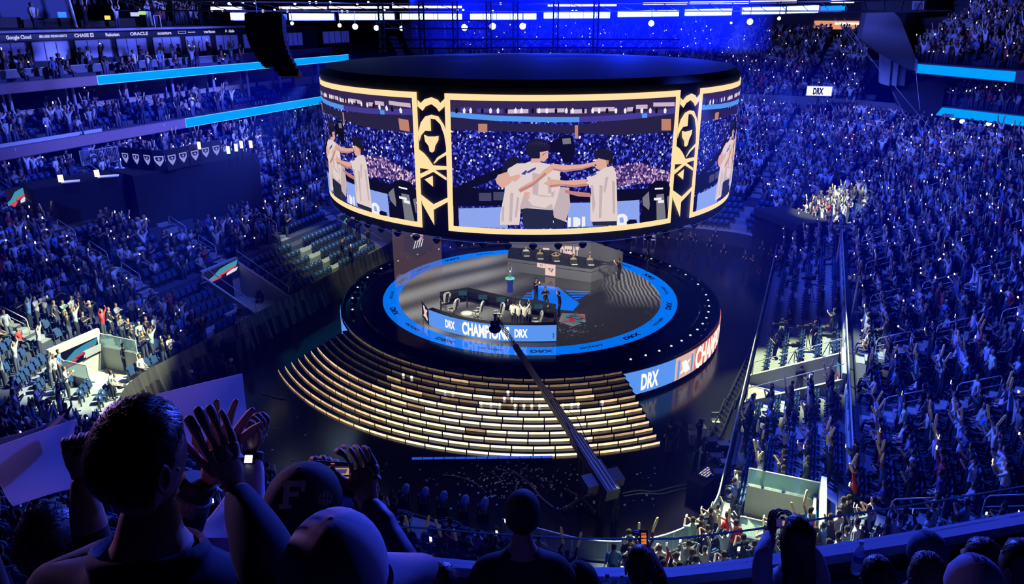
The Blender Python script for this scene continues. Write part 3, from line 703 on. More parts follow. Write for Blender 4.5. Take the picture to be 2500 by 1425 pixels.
for x, y, a, wd_ in ((1105, 770, R(60), 'far left one'), (1165, 778, R(75), 'second from the left'), (1215, 785, R(110), 'middle one, turned sideways'), (1308, 805, R(95), 'beside the hugging players'), (1085, 752, R(40), 'at the left end of the pit')):
    q = at(x, y, ZS); gaming_chair((q.x, q.y, ZS), a, 'white and blue gaming chair in the near pit, %s' % wd_)
# small things on the desk: caps, bottles, white bags
for x, y, wd_ in ((1128, 712, 'beside the leftmost monitor'), (1226, 736, 'next to the middle monitor'), (1240, 738, 'right of the middle monitor'), (1290, 745, 'by the monitor behind the hugging players'), (1338, 752, 'near the right end')):
    q = at(x, y, ZS + .75); mb = MB(); mb.lathe((q.x, q.y, ZS + .76), [(.035, 0), (.035, .14), (.014, .18), (.014, .22)], M_WHITE, 10)
    tag(mb.build('drink_bottle', smooth=True), 'small pale drink bottle on the near players table, ' + wd_, 'bottle', 'bottles on the near players table')
for x, y, s, wd_ in ((1140, 770, .34, 'slumped by the second chair'), (1228, 800, .26, 'round one beside the hugging players')):
    q = at(x, y, ZS); mb = MB(); mb.ball((q.x, q.y, ZS + s * .45), s, mat('crumpled_white', (.8, .82, .75), .7, nscale=9) if 'crumpled_white' not in MATS else MATS['crumpled_white'], 14, (1.3, .9, .5))
    tag(mb.build('white_bag', smooth=True), 'crumpled white bag on the floor of the near pit, ' + wd_, 'bag')

# back desk: charcoal box with tiles, and a lettered screen behind the players
bd = thing('players_desk', at(1340, 660, ZS), 'far charcoal players desk with pale emblem tiles on its front', 'desk')
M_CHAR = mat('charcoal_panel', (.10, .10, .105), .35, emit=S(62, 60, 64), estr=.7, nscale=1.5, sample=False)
B0, B1, B2 = (Vector(at(x, y, ZS)) for x, y in ((1239, 660), (1443, 689), (1502, 668)))
HB2 = 1.0
for nm_, (p, q) in (('front_panel', (B0, B1)), ('end_panel', (B1, B2))):
    mb = MB(); n = Vector(((q - p).y, -(q - p).x, 0)).normalized() * .08
    mb.hexa([p, q, q - n, p - n, p + Vector((0, 0, HB2)), q + Vector((0, 0, HB2)), q - n + Vector((0, 0, HB2)), p - n + Vector((0, 0, HB2))], M_CHAR); mb.build(nm_, bd)
fr = [c for c in bd.children if c.name.startswith('front_panel')][-1]
n = Vector(((B1 - B0).y, -(B1 - B0).x, 0)).normalized(); LB = (B1 - B0).length
bf = lambda k: (lambda x, y: tuple(B0.lerp(B1, x / LB) + n * (.006 + .006 * k) + Vector((0, 0, y))))
def bx(xp): return min((abs(px(bf(0)(s, .5))[0] - xp), s) for s in np.linspace(0, LB, 200))[1]
mb = MB(); s0, s1, s2 = bx(1311), bx(1331), bx(1356)
poly_on(mb, [(s1, .08), (s2, .08), (s2, .97), (s1, .97)], E_PINK, bf(0)); poly_on(mb, [(s0, .62), (s1 - .02, .62), (s1 - .02, .97), (s0, .97)], E_PINK, bf(0))
text_on(mb, 'T1', M_CHAR, bf(1), (s0 + s1) / 2, .8, .16); 
def t1logo(mb, x, y, s, fn, m):
    poly_on(mb, [(x - s, y + s * .6), (x + s * .35, y + s * .6), (x + s * .1, y + s * .3), (x - s * .55, y + s * .3)], m, fn)
    poly_on(mb, [(x - s * .45, y + s * .2), (x + s * .05, y + s * .2), (x + .0, y - s * .45)], m, fn)
    poly_on(mb, [(x + s * .45, y + s * .6), (x + s, y + s * .6), (x + s * .45, y - s * .5), (x + s * .2, y - s * .5), (x + s * .35, y + .1 * s)], m, fn)
t1logo(mb, (s1 + s2) / 2, .5, (s2 - s1) * .33, bf(1), M_CHAR); mb.build('emblem_tile', fr)
# desk surface
C0, C1 = Vector(at(1239, 622, ZS + .76)), Vector(at(1502, 652, ZS + .76))
mb = MB(); zt = ZS + HB2 - .2
q = [Vector((p.x, p.y, zt)) for p in (B0, B1, B2, Vector(at(1243, 612, ZS)))]
mb.hexa([a - Vector((0, 0, .05)) for a in q] + q, M_MATTE); mb.build('table_top', bd)
# screen wall behind: from left to right
D0, D1, D2 = (Vector(at(x, y, ZS)) for x, y in ((1243, 626), (1440, 640), (1516, 668)))
bs = thing('score_screen', tuple((D0 + D2) / 2), 'dark lettered screen standing behind the far players desk', 'screen')
HS = 1.75
for nm_, (p, q) in (('screen_panel', (D0, D1)), ('screen_wing', (D1, D2))):
    mb = MB(); n2 = Vector(((q - p).y, -(q - p).x, 0)).normalized() * .12
    mb.hexa([p, q, q - n2, p - n2] + [a + Vector((0, 0, HS)) for a in (p, q, q - n2, p - n2)], M_CHAR); mb.build(nm_, bs)
sp = [c for c in bs.children if c.name.startswith('screen_panel')][-1]
LD = (D1 - D0).length; nD = Vector(((D1 - D0).y, -(D1 - D0).x, 0)).normalized()
df = lambda k: (lambda x, y: tuple(D0.lerp(D1, x / LD) + nD * (.008 + .006 * k) + Vector((0, 0, y))))
def dx(xp): return min((abs(px(df(0)(s, 1.3))[0] - xp), s) for s in np.linspace(-1, LD + 1.5, 300))[1]
mb = MB(); text_on(mb, 'DEFEAT', E_PINK, df(1), dx(1391), .7, 1.05, w=1.5); mb.build('word', sp)
for xp in (1333, 1449):
    mb = MB(); c = dx(xp); poly_on(mb, [(c - .27, .35), (c + .27, .35), (c + .27, .95), (c - .27, .95)], E_PINK, df(0)); t1logo(mb, c, .65, .16, df(1), M_CHAR); mb.build('emblem_tile', sp)

# trophy on its lit plinth
q = at(1245, 712, ZS); tr = thing('trophy', (q.x, q.y, ZS), 'silver trophy cup on a teal lit plinth on the stage', 'trophy')
mb = MB(); mb.lathe((q.x, q.y, ZS), [(.22, 0), (.2, .5), (.26, .95), (.34, 1.0)], mat('plinth_blue', (.02, .03, .2), .2, emit=(.01, .03, .25), estr=.4), 20); mb.build('plinth', tr, smooth=False)
mb = MB(); mb.lathe((q.x, q.y, ZS + 1.0), [(.34, 0), (.34, .05)], emat('plinth_teal', S(110, 225, 190)), 20); mb.build('lit_plate', tr)
mb = MB(); mb.lathe((q.x, q.y, ZS + 1.05), [(.12, 0), (.05, .08), (.05, .2), (.16, .3), (.2, .5), (.17, .5), (.1, .35)], M_METAL, 16)
for k in range(6):
    a = k * 1.047; mb.bar((q.x + .18 * math.cos(a), q.y + .18 * math.sin(a), ZS + 1.5), (q.x + .26 * math.cos(a), q.y + .26 * math.sin(a), ZS + 1.82), .03, M_METAL, 6, .008)
mb.build('cup', tr, smooth=False)

# hanging sheer picture at the stage's left
m = bpy.data.materials.new('sheer_screen'); m.use_nodes = True; nt = m.node_tree; bb = nt.nodes['Principled BSDF']
tt = nt.nodes.new('ShaderNodeBsdfTransparent'); mx = nt.nodes.new('ShaderNodeMixShader'); mx.inputs[0].default_value = .38
def sheer(name, col, k):
    m = bpy.data.materials.new(name); m.use_nodes = True; nt = m.node_tree; nt.nodes.remove(nt.nodes['Principled BSDF'])
    e = nt.nodes.new('ShaderNodeEmission'); e.inputs[0].default_value = (*col, 1); tt = nt.nodes.new('ShaderNodeBsdfTransparent'); mx = nt.nodes.new('ShaderNodeMixShader'); mx.inputs[0].default_value = k
    nt.links.new(tt.outputs[0], mx.inputs[1]); nt.links.new(e.outputs[0], mx.inputs[2]); nt.links.new(mx.outputs[0], nt.nodes['Material Output'].inputs[0]); m.cycles.emission_sampling = 'NONE'; return m
P0, P1 = at(965, 705, ZS), at(1080, 668, ZS)
P0.z = P1.z = ZS + .05
sc_ = thing('sheer_screen', tuple((P0 + P1) / 2), 'sheer see-through picture screen standing at the left of the stage', 'screen')
pf = lambda k: (lambda x, y: tuple(P0.lerp(P1, x) + Vector((.01 * k, -.02 * k, y))))
mb = MB(); poly_on(mb, [(0, 0), (1, 0), (1, 5.2), (0, 5.2)], sheer('sheer_base', S(120, 95, 105), .34), pf(0)); mb.build('panel', sc_); pn = sc_.children[-1]
mb = MB(); pf0 = pf; pf = lambda k: (lambda x, y: pf0(k)(x, y - .95))
poly_on(mb, [(.2, 3.6), (.5, 2.7), (.8, 3.0), (.95, 4.0), (.8, 5.0), (.25, 5.0)], sheer('sheer_dark', S(45, 50, 70), .5), pf(1))
poly_on(mb, [(.35, 4.6), (.45, 4.2), (.55, 3.9), (.62, 4.3), (.6, 4.7), (.5, 4.9)], sheer('sheer_pink', S(225, 175, 180), .7), pf(2))
for k in range(4): poly_on(mb, [(.4 + k * .05, 3.55), (.42 + k * .05, 3.55), (.47 + k * .05, 4.1), (.45 + k * .05, 4.1)], MATS['banner_white'], pf(2))
poly_on(mb, [(.7, 4.5), (.85, 4.1), (1.0, 4.2), (1.0, 5.1), (.75, 5.0)], sheer('sheer_blue', S(60, 100, 190), .7), pf(2))
poly_on(mb, [(.03, 1.1), (.3, 1.1), (.33, 1.9), (.22, 1.75), (.1, 1.95), (.03, 1.8)], sheer('sheer_grey', S(130, 130, 140), .35), pf(1))
mb.build('picture', pn)
# ------------------------------------------------------------------ the hanging video drum
DX, RD, ZT, ZB = -0.16, 13.15, 17.13, 10.16
def cyl(x, y, r=RD):
    """angle and height where a sight line meets the drum"""
    d = ray(x, y); ox, oy = CAM.x - DX, CAM.y
    a = d.x ** 2 + d.y ** 2; b = 2 * (ox * d.x + oy * d.y); c = ox * ox + oy * oy - r * r
    disc = max(0, b * b - 4 * a * c); t = (-b - math.sqrt(disc)) / (2 * a); p = CAM + d * t
    return math.atan2(p.y, p.x - DX), p.z
def dfn(k=0): 
    r = RD + .012 * k
    return lambda x, y: (DX + r * math.cos(x), r * math.sin(x), y)
drum = thing('video_drum', (DX, 0, 9.5), 'huge hanging round video drum with gold-framed screens over the stage', 'video screen')
def dring(mb, r0, r1, z0, z1, m, n=160):
    for i in range(n):
        s, t = 2 * math.pi * i / n, 2 * math.pi * (i + 1) / n
        mb.quad((DX + r0 * math.cos(s), r0 * math.sin(s), z0), (DX + r0 * math.cos(t), r0 * math.sin(t), z0), (DX + r1 * math.cos(t), r1 * math.sin(t), z1), (DX + r1 * math.cos(s), r1 * math.sin(s), z1), m)
mb = MB(); rr = RD - .06
dring(mb, rr, rr, 9.75, 17.45, M_MATTE); dring(mb, rr - .9, rr, 9.5, 9.75, M_GLOSS); dring(mb, rr - .9, rr - .9, 9.5, 17.4, M_MATTE); dring(mb, rr - .95, rr - .9, 9.52, 9.5, M_MATTE)
mb.build('drum_body', drum)
M_TOPC = mat('dark_blue_cloth', (0.05, 0.05, 0.08), .75, nscale=.6)
mb = MB(); dring(mb, rr + .05, rr - .35, 17.45, 17.8, M_TOPC); dring(mb, rr - .35, rr - 6, 17.8, 17.95, M_TOPC); dring(mb, rr - 6, .01, 17.95, 18.0, M_TOPC); mb.build('cloth_roof', drum)
for i in range(60):
    mb = MB(); a = R(i * 6); p = Vector((DX + (rr - .45) * math.cos(a), (rr - .45) * math.sin(a), 9.5)); mb.lathe(p, [(.05, .05), (.2, -.0), (.22, -.12), (.1, -.28)], M_MATTE, 8); mb.build('underside_lamp', drum)
mb = MB(); dring(mb, rr + .002, rr + .002, 9.62, 9.66, emat('thin_glow', S(60, 80, 170), .6), 160); mb.build('thin_light_line', drum)
# panels
aM0, aM1 = cyl(1085, 230)[0], cyl(1662, 216)[0]; aL1 = cyl(1018, 226)[0]; aR0 = cyl(1710, 211)[0]
DWID = aM1 - aM0; GAP = ((aM0 - aL1) + (aR0 - aM1)) / 2
FT = .30; FA = FT / RD
# picture: drawn once in picture columns/rows of the middle screen, repeated on every screen
pic = []
def PC(m, *pts, k=1): pic.append((m, pts, k))
hair = emat('pic_hair', S(28, 26, 38)); shirt = emat('pic_shirt', S(226, 208, 208)); shirt2 = emat('pic_shirt_fold', S(196, 176, 182)); skin = emat('pic_skin', S(222, 170, 155)); skin2 = emat('pic_skin_dark', S(190, 130, 120))
pant = emat('pic_trousers', S(38, 42, 62)); pblk = emat('pic_black', S(14, 13, 26)); pled = emat('pic_led', S(140, 165, 240), 1.0); pwht = emat('pic_white', S(240, 240, 250))
pgrey = emat('pic_grey', S(120, 120, 130)); psuite = emat('pic_suite', S(52, 40, 82)); pband = emat('pic_band', S(70, 60, 150)); prib = emat('pic_ribbon', S(85, 150, 235)); pdark = emat('pic_dark', S(40, 34, 66)); porg = emat('pic_orange', S(190, 130, 110)); pbox = emat('pic_box', S(205, 180, 205)); pink = emat('pic_ink', S(60, 75, 150))
# crowd shader for the screen's base
m = bpy.data.materials.new('pic_crowd'); m.use_nodes = True; nt = m.node_tree; nt.nodes.remove(nt.nodes['Principled BSDF']); N = nt.nodes.new; L = nt.links.new
tc = N('ShaderNodeTexCoord'); mp = N('ShaderNodeMapping'); mp.inputs['Scale'].default_value = (1, 1, .8); L(tc.outputs['Object'], mp.inputs[0])
vo = N('ShaderNodeTexVoronoi'); vo.inputs['Scale'].default_value = 11.5; L(mp.outputs[0], vo.inputs['Vector'])
sp_ = N('ShaderNodeSeparateColor'); L(vo.outputs['Color'], sp_.inputs[0]); rp = N('ShaderNodeValToRGB')
for i, (p, c) in enumerate([(0, (14, 12, 70)), (.35, (30, 34, 150)), (.6, (18, 16, 80)), (.78, (80, 90, 220)), (.93, (150, 160, 240)), (.97, (245, 245, 255))]):
    el = rp.color_ramp.elements[i] if i < 2 else rp.color_ramp.elements.new(p)
    el.position = p; el.color = (*S(*c), 1)
rp.color_ramp.interpolation = 'CONSTANT'; L(sp_.outputs[0], rp.inputs[0]); e_ = N('ShaderNodeEmission'); L(rp.outputs[0], e_.inputs[0]); L(e_.outputs[0], nt.nodes['Material Output'].inputs[0]); m.cycles.emission_sampling = 'NONE'; P_CROWD = m
m2 = m.copy(); m2.name = 'pic_crowd_warm'; r2 = [n for n in m2.node_tree.nodes if n.type == 'VALTORGB'][0]
for el, c in zip(r2.color_ramp.elements, [(60, 40, 110), (150, 110, 170), (60, 45, 110), (215, 180, 205), (240, 215, 225), (255, 250, 250)]): el.color = (*S(*c), 1)
PC(P_CROWD, (1097, 243), (1650, 231), (1634, 547), (1108, 556), k=0)
PC(psuite, (1097, 243), (1650, 231), (1649, 262), (1500, 283), (1250, 285), (1097, 277))
PC(pdark, (1097, 284), (1250, 300), (1400, 305), (1648, 268), (1646, 320), (1500, 330), (1420, 325), (1300, 322), (1098, 315))
PC(prib, (1097, 272), (1200, 281), (1320, 285), (1414, 285), (1414, 298), (1320, 298), (1200, 294), (1097, 285), k=2)
PC(pband, (1414, 285), (1520, 279), (1650, 262), (1650, 276), (1520, 293), (1414, 298), k=2)
PC(prib, (1566, 277), (1579, 276), (1579, 287), (1566, 288), k=3)
for x0, x1, y in ((1125, 1150, 262), (1165, 1195, 265), (1200, 1228, 267), (1240, 1290, 267), (1310, 1378, 265), (1392, 1432, 267), (1446, 1500, 262), (1530, 1545, 262), (1552, 1580, 256), (1594, 1646, 250)):
    PC(pbox if x0 > 1230 else pband, (x0, y), (x1, y - 1), (x1, y + 9), (x0, y + 10), k=2)
for i in range(26): x = 1110 + i * 20.5 + random.uniform(-5, 5); PC(pwht if i % 3 else pblk, (x, 268), (x + 4, 262), (x + 7, 268), (x + 6, 276), (x + 1, 276), k=3)
for x0, x1, y0, y1 in ((1168, 1190, 302, 322), (1403, 1411, 305, 338), (1614, 1637, 290, 318)): PC(porg, (x0, y0), (x1, y0), (x1, y1), (x0, y1), k=2)
PC(m2, (1500, 405), (1560, 395), (1640, 420), (1636, 445), (1560, 448), (1500, 460), (1460, 455), (1450, 420), k=1)
PC(pblk, (1098, 455), (1240, 462), (1400, 470), (1500, 462), (1636, 455), (1636, 483), (1500, 490), (1390, 492), (1240, 500), (1103, 503), k=2)
PC(pled, (1120, 508), (1240, 504), (1240, 556), (1122, 557), k=3); PC(pblk, (1108, 500), (1120, 500), (1120, 556), (1108, 556), k=3)
PC(pled, (1388, 495), (1560, 487), (1560, 548), (1384, 554), k=3)
PC(pwht, (1386, 530), (1393, 530), (1393, 553), (1386, 553), k=4); PC(pwht, (1399, 529), (1408, 529), (1416, 534), (1416, 547), (1408, 553), (1399, 553), k=4); PC(pwht, (1420, 528), (1428, 528), (1428, 552), (1420, 552), k=4)
PC(pwht, (1503, 528), (1511, 522), (1522, 521), (1530, 527), (1531, 540), (1528, 548), (1502, 550), k=4); PC(pled, (1511, 531), (1520, 529), (1522, 542), (1512, 543), k=5)
PC(pblk, (1528, 541), (1536, 535), (1552, 535), (1554, 543), (1545, 548), (1530, 548), k=5)
PC(pblk, (1106, 460), (1160, 435), (1235, 402), (1235, 424), (1170, 452), (1106, 470), k=3)
PC(pblk, (1335, 352), (1370, 332), (1398, 330), (1404, 362), (1398, 395), (1375, 396), (1366, 372), (1340, 372), k=3)
PC(pgrey, (1372, 338), (1392, 336), (1394, 350), (1374, 352), k=4)
for a in ((1170, 470, 1200, 490), (1205, 468, 1232, 488)): PC(emat('pic_kit', S(70, 70, 100)) if 'pic_kit' not in MATS else MATS['pic_kit'], (a[0], a[1]), (a[2], a[1]), (a[2], a[3]), (a[0], a[3]), k=4)
# left player, head buried, arm round the tall one
PC(hair, (1228, 402), (1240, 386), (1262, 382), (1276, 390), (1270, 398), (1250, 404), (1236, 414), (1226, 424), k=5)
PC(shirt, (1240, 412), (1262, 398), (1280, 398), (1282, 440), (1272, 500), (1268, 548), (1221, 548), (1222, 520), (1232, 470), (1234, 440), k=5)
PC(skin, (1210, 438), (1216, 426), (1240, 418), (1246, 432), (1236, 442), (1220, 452), (1214, 448), k=6)
PC(skin, (1218, 452), (1240, 432), (1266, 424), (1272, 430), (1262, 440), (1240, 452), (1226, 458), k=7)
# right-hand hugger behind
PC(shirt2, (1345, 470), (1372, 455), (1388, 458), (1392, 500), (1380, 540), (1352, 530), k=5)
PC(pant, (1352, 530), (1380, 540), (1376, 555), (1350, 555), k=5)
# tall central player, back to us
PC(skin, (1300, 380), (1318, 382), (1320, 396), (1294, 396), k=6)
PC(hair, (1283, 362), (1290, 345), (1308, 337), (1328, 339), (1342, 352), (1342, 366), (1330, 374), (1316, 386), (1296, 386), (1286, 376), k=7)
PC(skin, (1318, 370), (1330, 364), (1338, 368), (1338, 384), (1328, 394), (1318, 392), k=7); PC(hair, (1314, 352), (1342, 352), (1341, 366), (1322, 370), (1312, 370), k=8)
PC(shirt, (1270, 402), (1294, 393), (1322, 396), (1350, 402), (1366, 416), (1368, 452), (1358, 490), (1350, 512), (1270, 508), (1268, 470), (1272, 430), k=6)
PC(pant, (1272, 506), (1350, 512), (1350, 556), (1280, 556), k=6); PC(shirt2, (1280, 470), (1345, 478), (1350, 512), (1300, 505), (1268, 510), k=7)
PC(pink, (1272, 424), (1284, 414), (1287, 416), (1282, 426), k=8); PC(pink, (1284, 420), (1300, 410), (1308, 407), (1308, 412), (1290, 422), k=8)
PC(skin, (1266, 458), (1300, 440), (1330, 412), (1352, 396), (1352, 412), (1340, 422), (1320, 438), (1296, 456), (1270, 470), k=9)
PC(shirt, (1235, 456), (1252, 440), (1268, 452), (1272, 470), (1250, 470), k=9)
PC(skin, (1345, 398), (1380, 402), (1420, 400), (1450, 394), (1450, 404), (1420, 412), (1376, 418), (1350, 412), k=9)
PC(shirt, (1292, 470), (1320, 478), (1350, 480), (1356, 490), (1330, 506), (1300, 500), (1288, 486), k=10); PC(skin, (1280, 466), (1294, 468), (1292, 486), (1282, 480), k=10)
# right player with glasses, reaching in
PC(skin, (1452, 390), (1464, 382), (1478, 384), (1482, 396), (1480, 408), (1466, 414), (1456, 412), (1448, 402), k=6)
PC(hair, (1448, 382), (1450, 368), (1466, 362), (1484, 364), (1494, 376), (1496, 392), (1488, 404), (1480, 402), (1478, 390), (1462, 386), k=7)
PC(pwht, (1446, 389), (1454, 388), (1454, 391), (1446, 392), k=8)
PC(shirt, (1462, 416), (1476, 408), (1494, 404), (1502, 420), (1504, 460), (1506, 538), (1446, 542), (1440, 536), (1440, 480), (1446, 452), k=8)
PC(shirt, (1430, 432), (1466, 414), (1474, 430), (1470, 440), (1438, 458), k=9); PC(pink, (1440, 426), (1454, 421), (1455, 424), (1441, 430), k=10)
PC(skin, (1326, 446), (1346, 436), (1380, 440), (1430, 436), (1434, 452), (1400, 454), (1370, 452), (1340, 454), k=10)
PC(skin2, (1378, 462), (1400, 466), (1440, 470), (1440, 480), (1410, 478), (1380, 470), k=8); PC(pant, (1444, 540), (1504, 538), (1504, 549), (1446, 550), k=9)
for q_ in (((1300, 420), (1316, 424), (1312, 500), (1300, 498)), ((1336, 430), (1344, 432), (1346, 470), (1338, 472)), ((1290, 486), (1300, 486), (1306, 504), (1296, 505))): PC(shirt2, *q_, k=8)
for q_ in (((1462, 450), (1470, 452), (1466, 530), (1460, 532)), ((1492, 440), (1499, 442), (1500, 520), (1494, 520)), ((1476, 432), (1484, 430), (1476, 470), (1472, 466)), ((1440, 452), (1446, 450), (1452, 500), (1446, 520))): PC(shirt2, *q_, k=9)
for q_ in (((1246, 470), (1254, 470), (1250, 540), (1243, 540)), ((1226, 505), (1232, 500), (1230, 540), (1225, 540)), ((1262, 480), (1268, 482), (1262, 530), (1257, 528))): PC(shirt2, *q_, k=6)
PC(skin2, (1266, 462), (1300, 446), (1330, 420), (1334, 424), (1302, 452), (1270, 468), k=10); PC(skin2, (1350, 410), (1376, 414), (1420, 409), (1446, 402), (1446, 405), (1420, 413), (1376, 419), (1350, 414), k=10); PC(skin2, (1340, 450), (1370, 448), (1400, 450), (1432, 447), (1432, 453), (1400, 455), (1370, 453), (1342, 456), k=11)
PC(hair, (1452, 372), (1460, 380), (1458, 388), (1450, 386), k=8); PC(skin2, (1478, 390), (1484, 390), (1484, 400), (1479, 400), k=9); PC(pblk, (1449, 400), (1455, 401), (1454, 404), (1449, 403), k=8)
for q_ in range(9): PC(emat('pic_hair_sheen', S(58, 54, 74)) if 'pic_hair_sheen' not in MATS else MATS['pic_hair_sheen'], (1292 + q_ * 5, 345 + abs(q_ - 4)), (1294 + q_ * 5, 344 + abs(q_ - 4)), (1292 + q_ * 5.6, 358), k=9)
# gaming chair in the picture
PC(pblk, (1570, 480), (1585, 450), (1602, 440), (1624, 441), (1636, 456), (1640, 478), (1634, 546), (1560, 550), (1562, 520), k=6)
PC(pgrey, (1566, 482), (1582, 466), (1584, 500), (1582, 512), (1568, 500), k=7); PC(pgrey, (1600, 474), (1618, 472), (1622, 545), (1600, 548), k=7); PC(pgrey, (1626, 480), (1640, 474), (1640, 508), (1628, 512), k=7)
PC(pwht, (1594, 482), (1612, 481), (1612, 487), (1594, 488), k=8); PC(pwht, (1604, 488), (1618, 487), (1618, 494), (1604, 495), k=8); PC(pwht, (1596, 458), (1616, 457), (1616, 461), (1596, 462), k=8)
PC(emat('pic_royal', S(30, 60, 200)), (1630, 512), (1637, 508), (1636, 545), (1628, 547), k=8)
ZI0, ZI1 = ZB + FT, ZT - FT
step = R(1.2)
pic_c = []
for m_, pts, k in pic:
    q = [cyl(x, y) for x, y in pts]
    q = [(min(max(a, aM0 + FA), aM1 - FA) - aM0, min(max(z, ZI0), ZI1)) for a, z in q]
    if k == 0: q = [(FA, ZI1), (DWID - FA, ZI1), (DWID - FA, ZI0), (FA, ZI0)]
    pic_c.append((m_, q, k))
def o_(zx, zy): return cyl(750 + zx * .3088, 160 + zy * .3088)
ORN = [[(875, 270), (900, 295), (930, 265), (985, 250), (1035, 270), (1055, 295), (1088, 262), (1088, 325), (1045, 365), (1025, 335), (985, 305), (940, 322), (915, 358), (875, 322)],
       [(985, 388), (935, 402), (900, 450), (880, 530), (890, 600), (905, 550), (935, 515), (982, 517), (978, 418), (1015, 425), (1055, 465), (1085, 550), (1100, 640), (1104, 540), (1085, 470), (1040, 402)],
       [(925, 545), (960, 560), (1010, 560), (1042, 555), (1040, 590), (1015, 635), (1008, 675), (990, 688), (970, 678), (962, 635), (935, 600)],
       [(885, 660), (925, 690), (960, 730), (990, 775), (1000, 788), (1112, 795), (1112, 822), (1015, 824), (1104, 885), (1104, 908), (1000, 840), (900, 890), (895, 855), (968, 822), (890, 808)],
       [(1000, 772), (1030, 726), (1102, 680), (1102, 708), (1045, 740), (1008, 776)],
       [(930, 900), (995, 870), (998, 958)],
       [(900, 1015), (1002, 1095), (1114, 1042), (1114, 1078), (1003, 1140), (1008, 1262), (912, 1090), (905, 1060)]]
orn = [[(a - aL1, z) for a, z in (o_(*p) for p in pts)] for pts in ORN]
n_pan = 5
for j in range(-2, n_pan - 2):
    base = aM0 + j * (DWID + GAP)
    mb = MB(); a0, a1 = base, base + DWID
    for q in ([(a0, ZT - FT), (a1, ZT - FT), (a1, ZT), (a0, ZT)], [(a0, ZB), (a1, ZB), (a1, ZB + FT), (a0, ZB + FT)], [(a0, ZB + FT), (a0 + FA, ZB + FT), (a0 + FA, ZT - FT), (a0, ZT - FT)], [(a1 - FA, ZB + FT), (a1, ZB + FT), (a1, ZT - FT), (a1 - FA, ZT - FT)]):
        poly_on(mb, q, E_GOLD, dfn(1), step)
    mb.build('gold_frame', drum); fr_ = drum.children[-1]
    mb = MB()
    for m_, q, k in pic_c: poly_on(mb, [(base + a, z) for a, z in q], m_, dfn(1 + k * .8), step if k < 4 else None)
    mb.build('screen_picture', fr_)
    mb = MB(); ob = base - GAP
    for q in orn: poly_on(mb, [(ob + a * 1.0, z) for a, z in q], E_GOLD, dfn(1), step)
    mb.build('gold_emblem', drum)

# ------------------------------------------------------------------ lighting rig over the stage
def far_pt(x, y, r=24.0):
    d = ray(x, y); ox, oy = CAM.x, CAM.y; a = d.x ** 2 + d.y ** 2; b = 2 * (ox * d.x + oy * d.y); c = ox * ox + oy * oy - r * r
    disc = b * b - 4 * a * c; t = (-b + math.sqrt(max(0, disc))) / (2 * a); return CAM + d * t
def light_bar(x0, y0, x1, y1, r, h, mt, label, grp):
    a, b = far_pt(x0, y0, r), far_pt(x1, y1, r); t = thing('light_bar', tuple((a + b) / 2), label, 'light', grp)
    d = (b - a).normalized(); nn = Vector((0, 0, 1)); back = Vector((0, 0, 1)).cross(d) * -1
    k = max(1, round((b - a).length / 1.15)); mb = MB()
    for i in range(k):
        p, q = a.lerp(b, (i + .03) / k), a.lerp(b, (i + .97) / k); mb.box((p + q) / 2, ((q - p).length, .12, h), mt, ax=d)
    mb.build('lamp_face', t)
    mb = MB(); off = Vector((0, .25, .0)); mb.box((a + b) / 2 + off, ((b - a).length, .25, h * 1.25), M_MATTE, ax=d); mb.build('housing', t)
LOWR = [(563, 40, 600, 40, 1), (630, 40, 696, 41, 2), (706, 41, 815, 41, 1), (828, 41, 963, 41, 1), (976, 41, 1128, 41, 1), (1147, 41, 1310, 40, 1), (1327, 38, 1490, 37, 1), (1508, 34, 1658, 32, 1), (1672, 31, 1787, 29, 1), (1812, 27, 1918, 25, 1), (1922, 24, 1998, 22, 1), (2005, 22, 2062, 21, 2)]
for i, (x0, y0, x1, y1, k) in enumerate(LOWR):
    light_bar(x0, y0, x1, y1, 24, .5 if k == 1 else .35, E_STRIP if k == 1 else E_STRIPC, '%s light bar in the lower row over the drum, %s from the left' % ('glaring' if k == 1 else 'dim cyan', ORD[i + 1]), 'lower row of light bars')
UPR = [(515, 20, 590, 20, 1), (681, 19, 798, 19, 1), (803, 18, 950, 18, 1), (957, 17, 1128, 17, 1), (1337, 13, 1506, 12, 1), (1570, 9, 1680, 8, 1), (1684, 7, 1828, 6, 1), (1832, 5, 1945, 4, 1), (2030, 4, 2085, 4, 1)]
for i, (x0, y0, x1, y1, k) in enumerate(UPR):
    light_bar(x0, y0, x1, y1, 27, .2, E_STRIPW, 'thin white light bar in the upper row of the rig, %s from the left' % ORD[i + 1], 'upper row of light bars')
mb = MB()
tr = thing('ring_truss', (0, 0, 19.6), 'black ring truss that carries the light bars above the drum', 'truss')
for r in (23.2, 24.4):
    for z in (20.95, 21.6):
        pts = [(r * math.cos(R(i * 5)), r * math.sin(R(i * 5)), z) for i in range(-2, 39)]; mb.tube(pts, .05, M_TRUSS, 5)
mb.build('chord', tr); mb = MB()
for i in range(-2, 38): mb.bar((23.2 * math.cos(R(i * 5)), 23.2 * math.sin(R(i * 5)), 20.95), (24.4 * math.cos(R(i * 5 + 5)), 24.4 * math.sin(R(i * 5 + 5)), 21.6), .03, M_TRUSS, 5)
mb.build('brace', tr)
LAMPS = [(690, 57, .3), (713, 57, .25), (829, 62, .3), (867, 65, .45), (919, 68, .42), (981, 69, .4), (1060, 69, .48), (1134, 67, .55), (1203, 64, .55), (1276, 64, .55), (1590, 57, .48), (1831, 53, .45), (1902, 45, .25), (1785, 56, .18)]
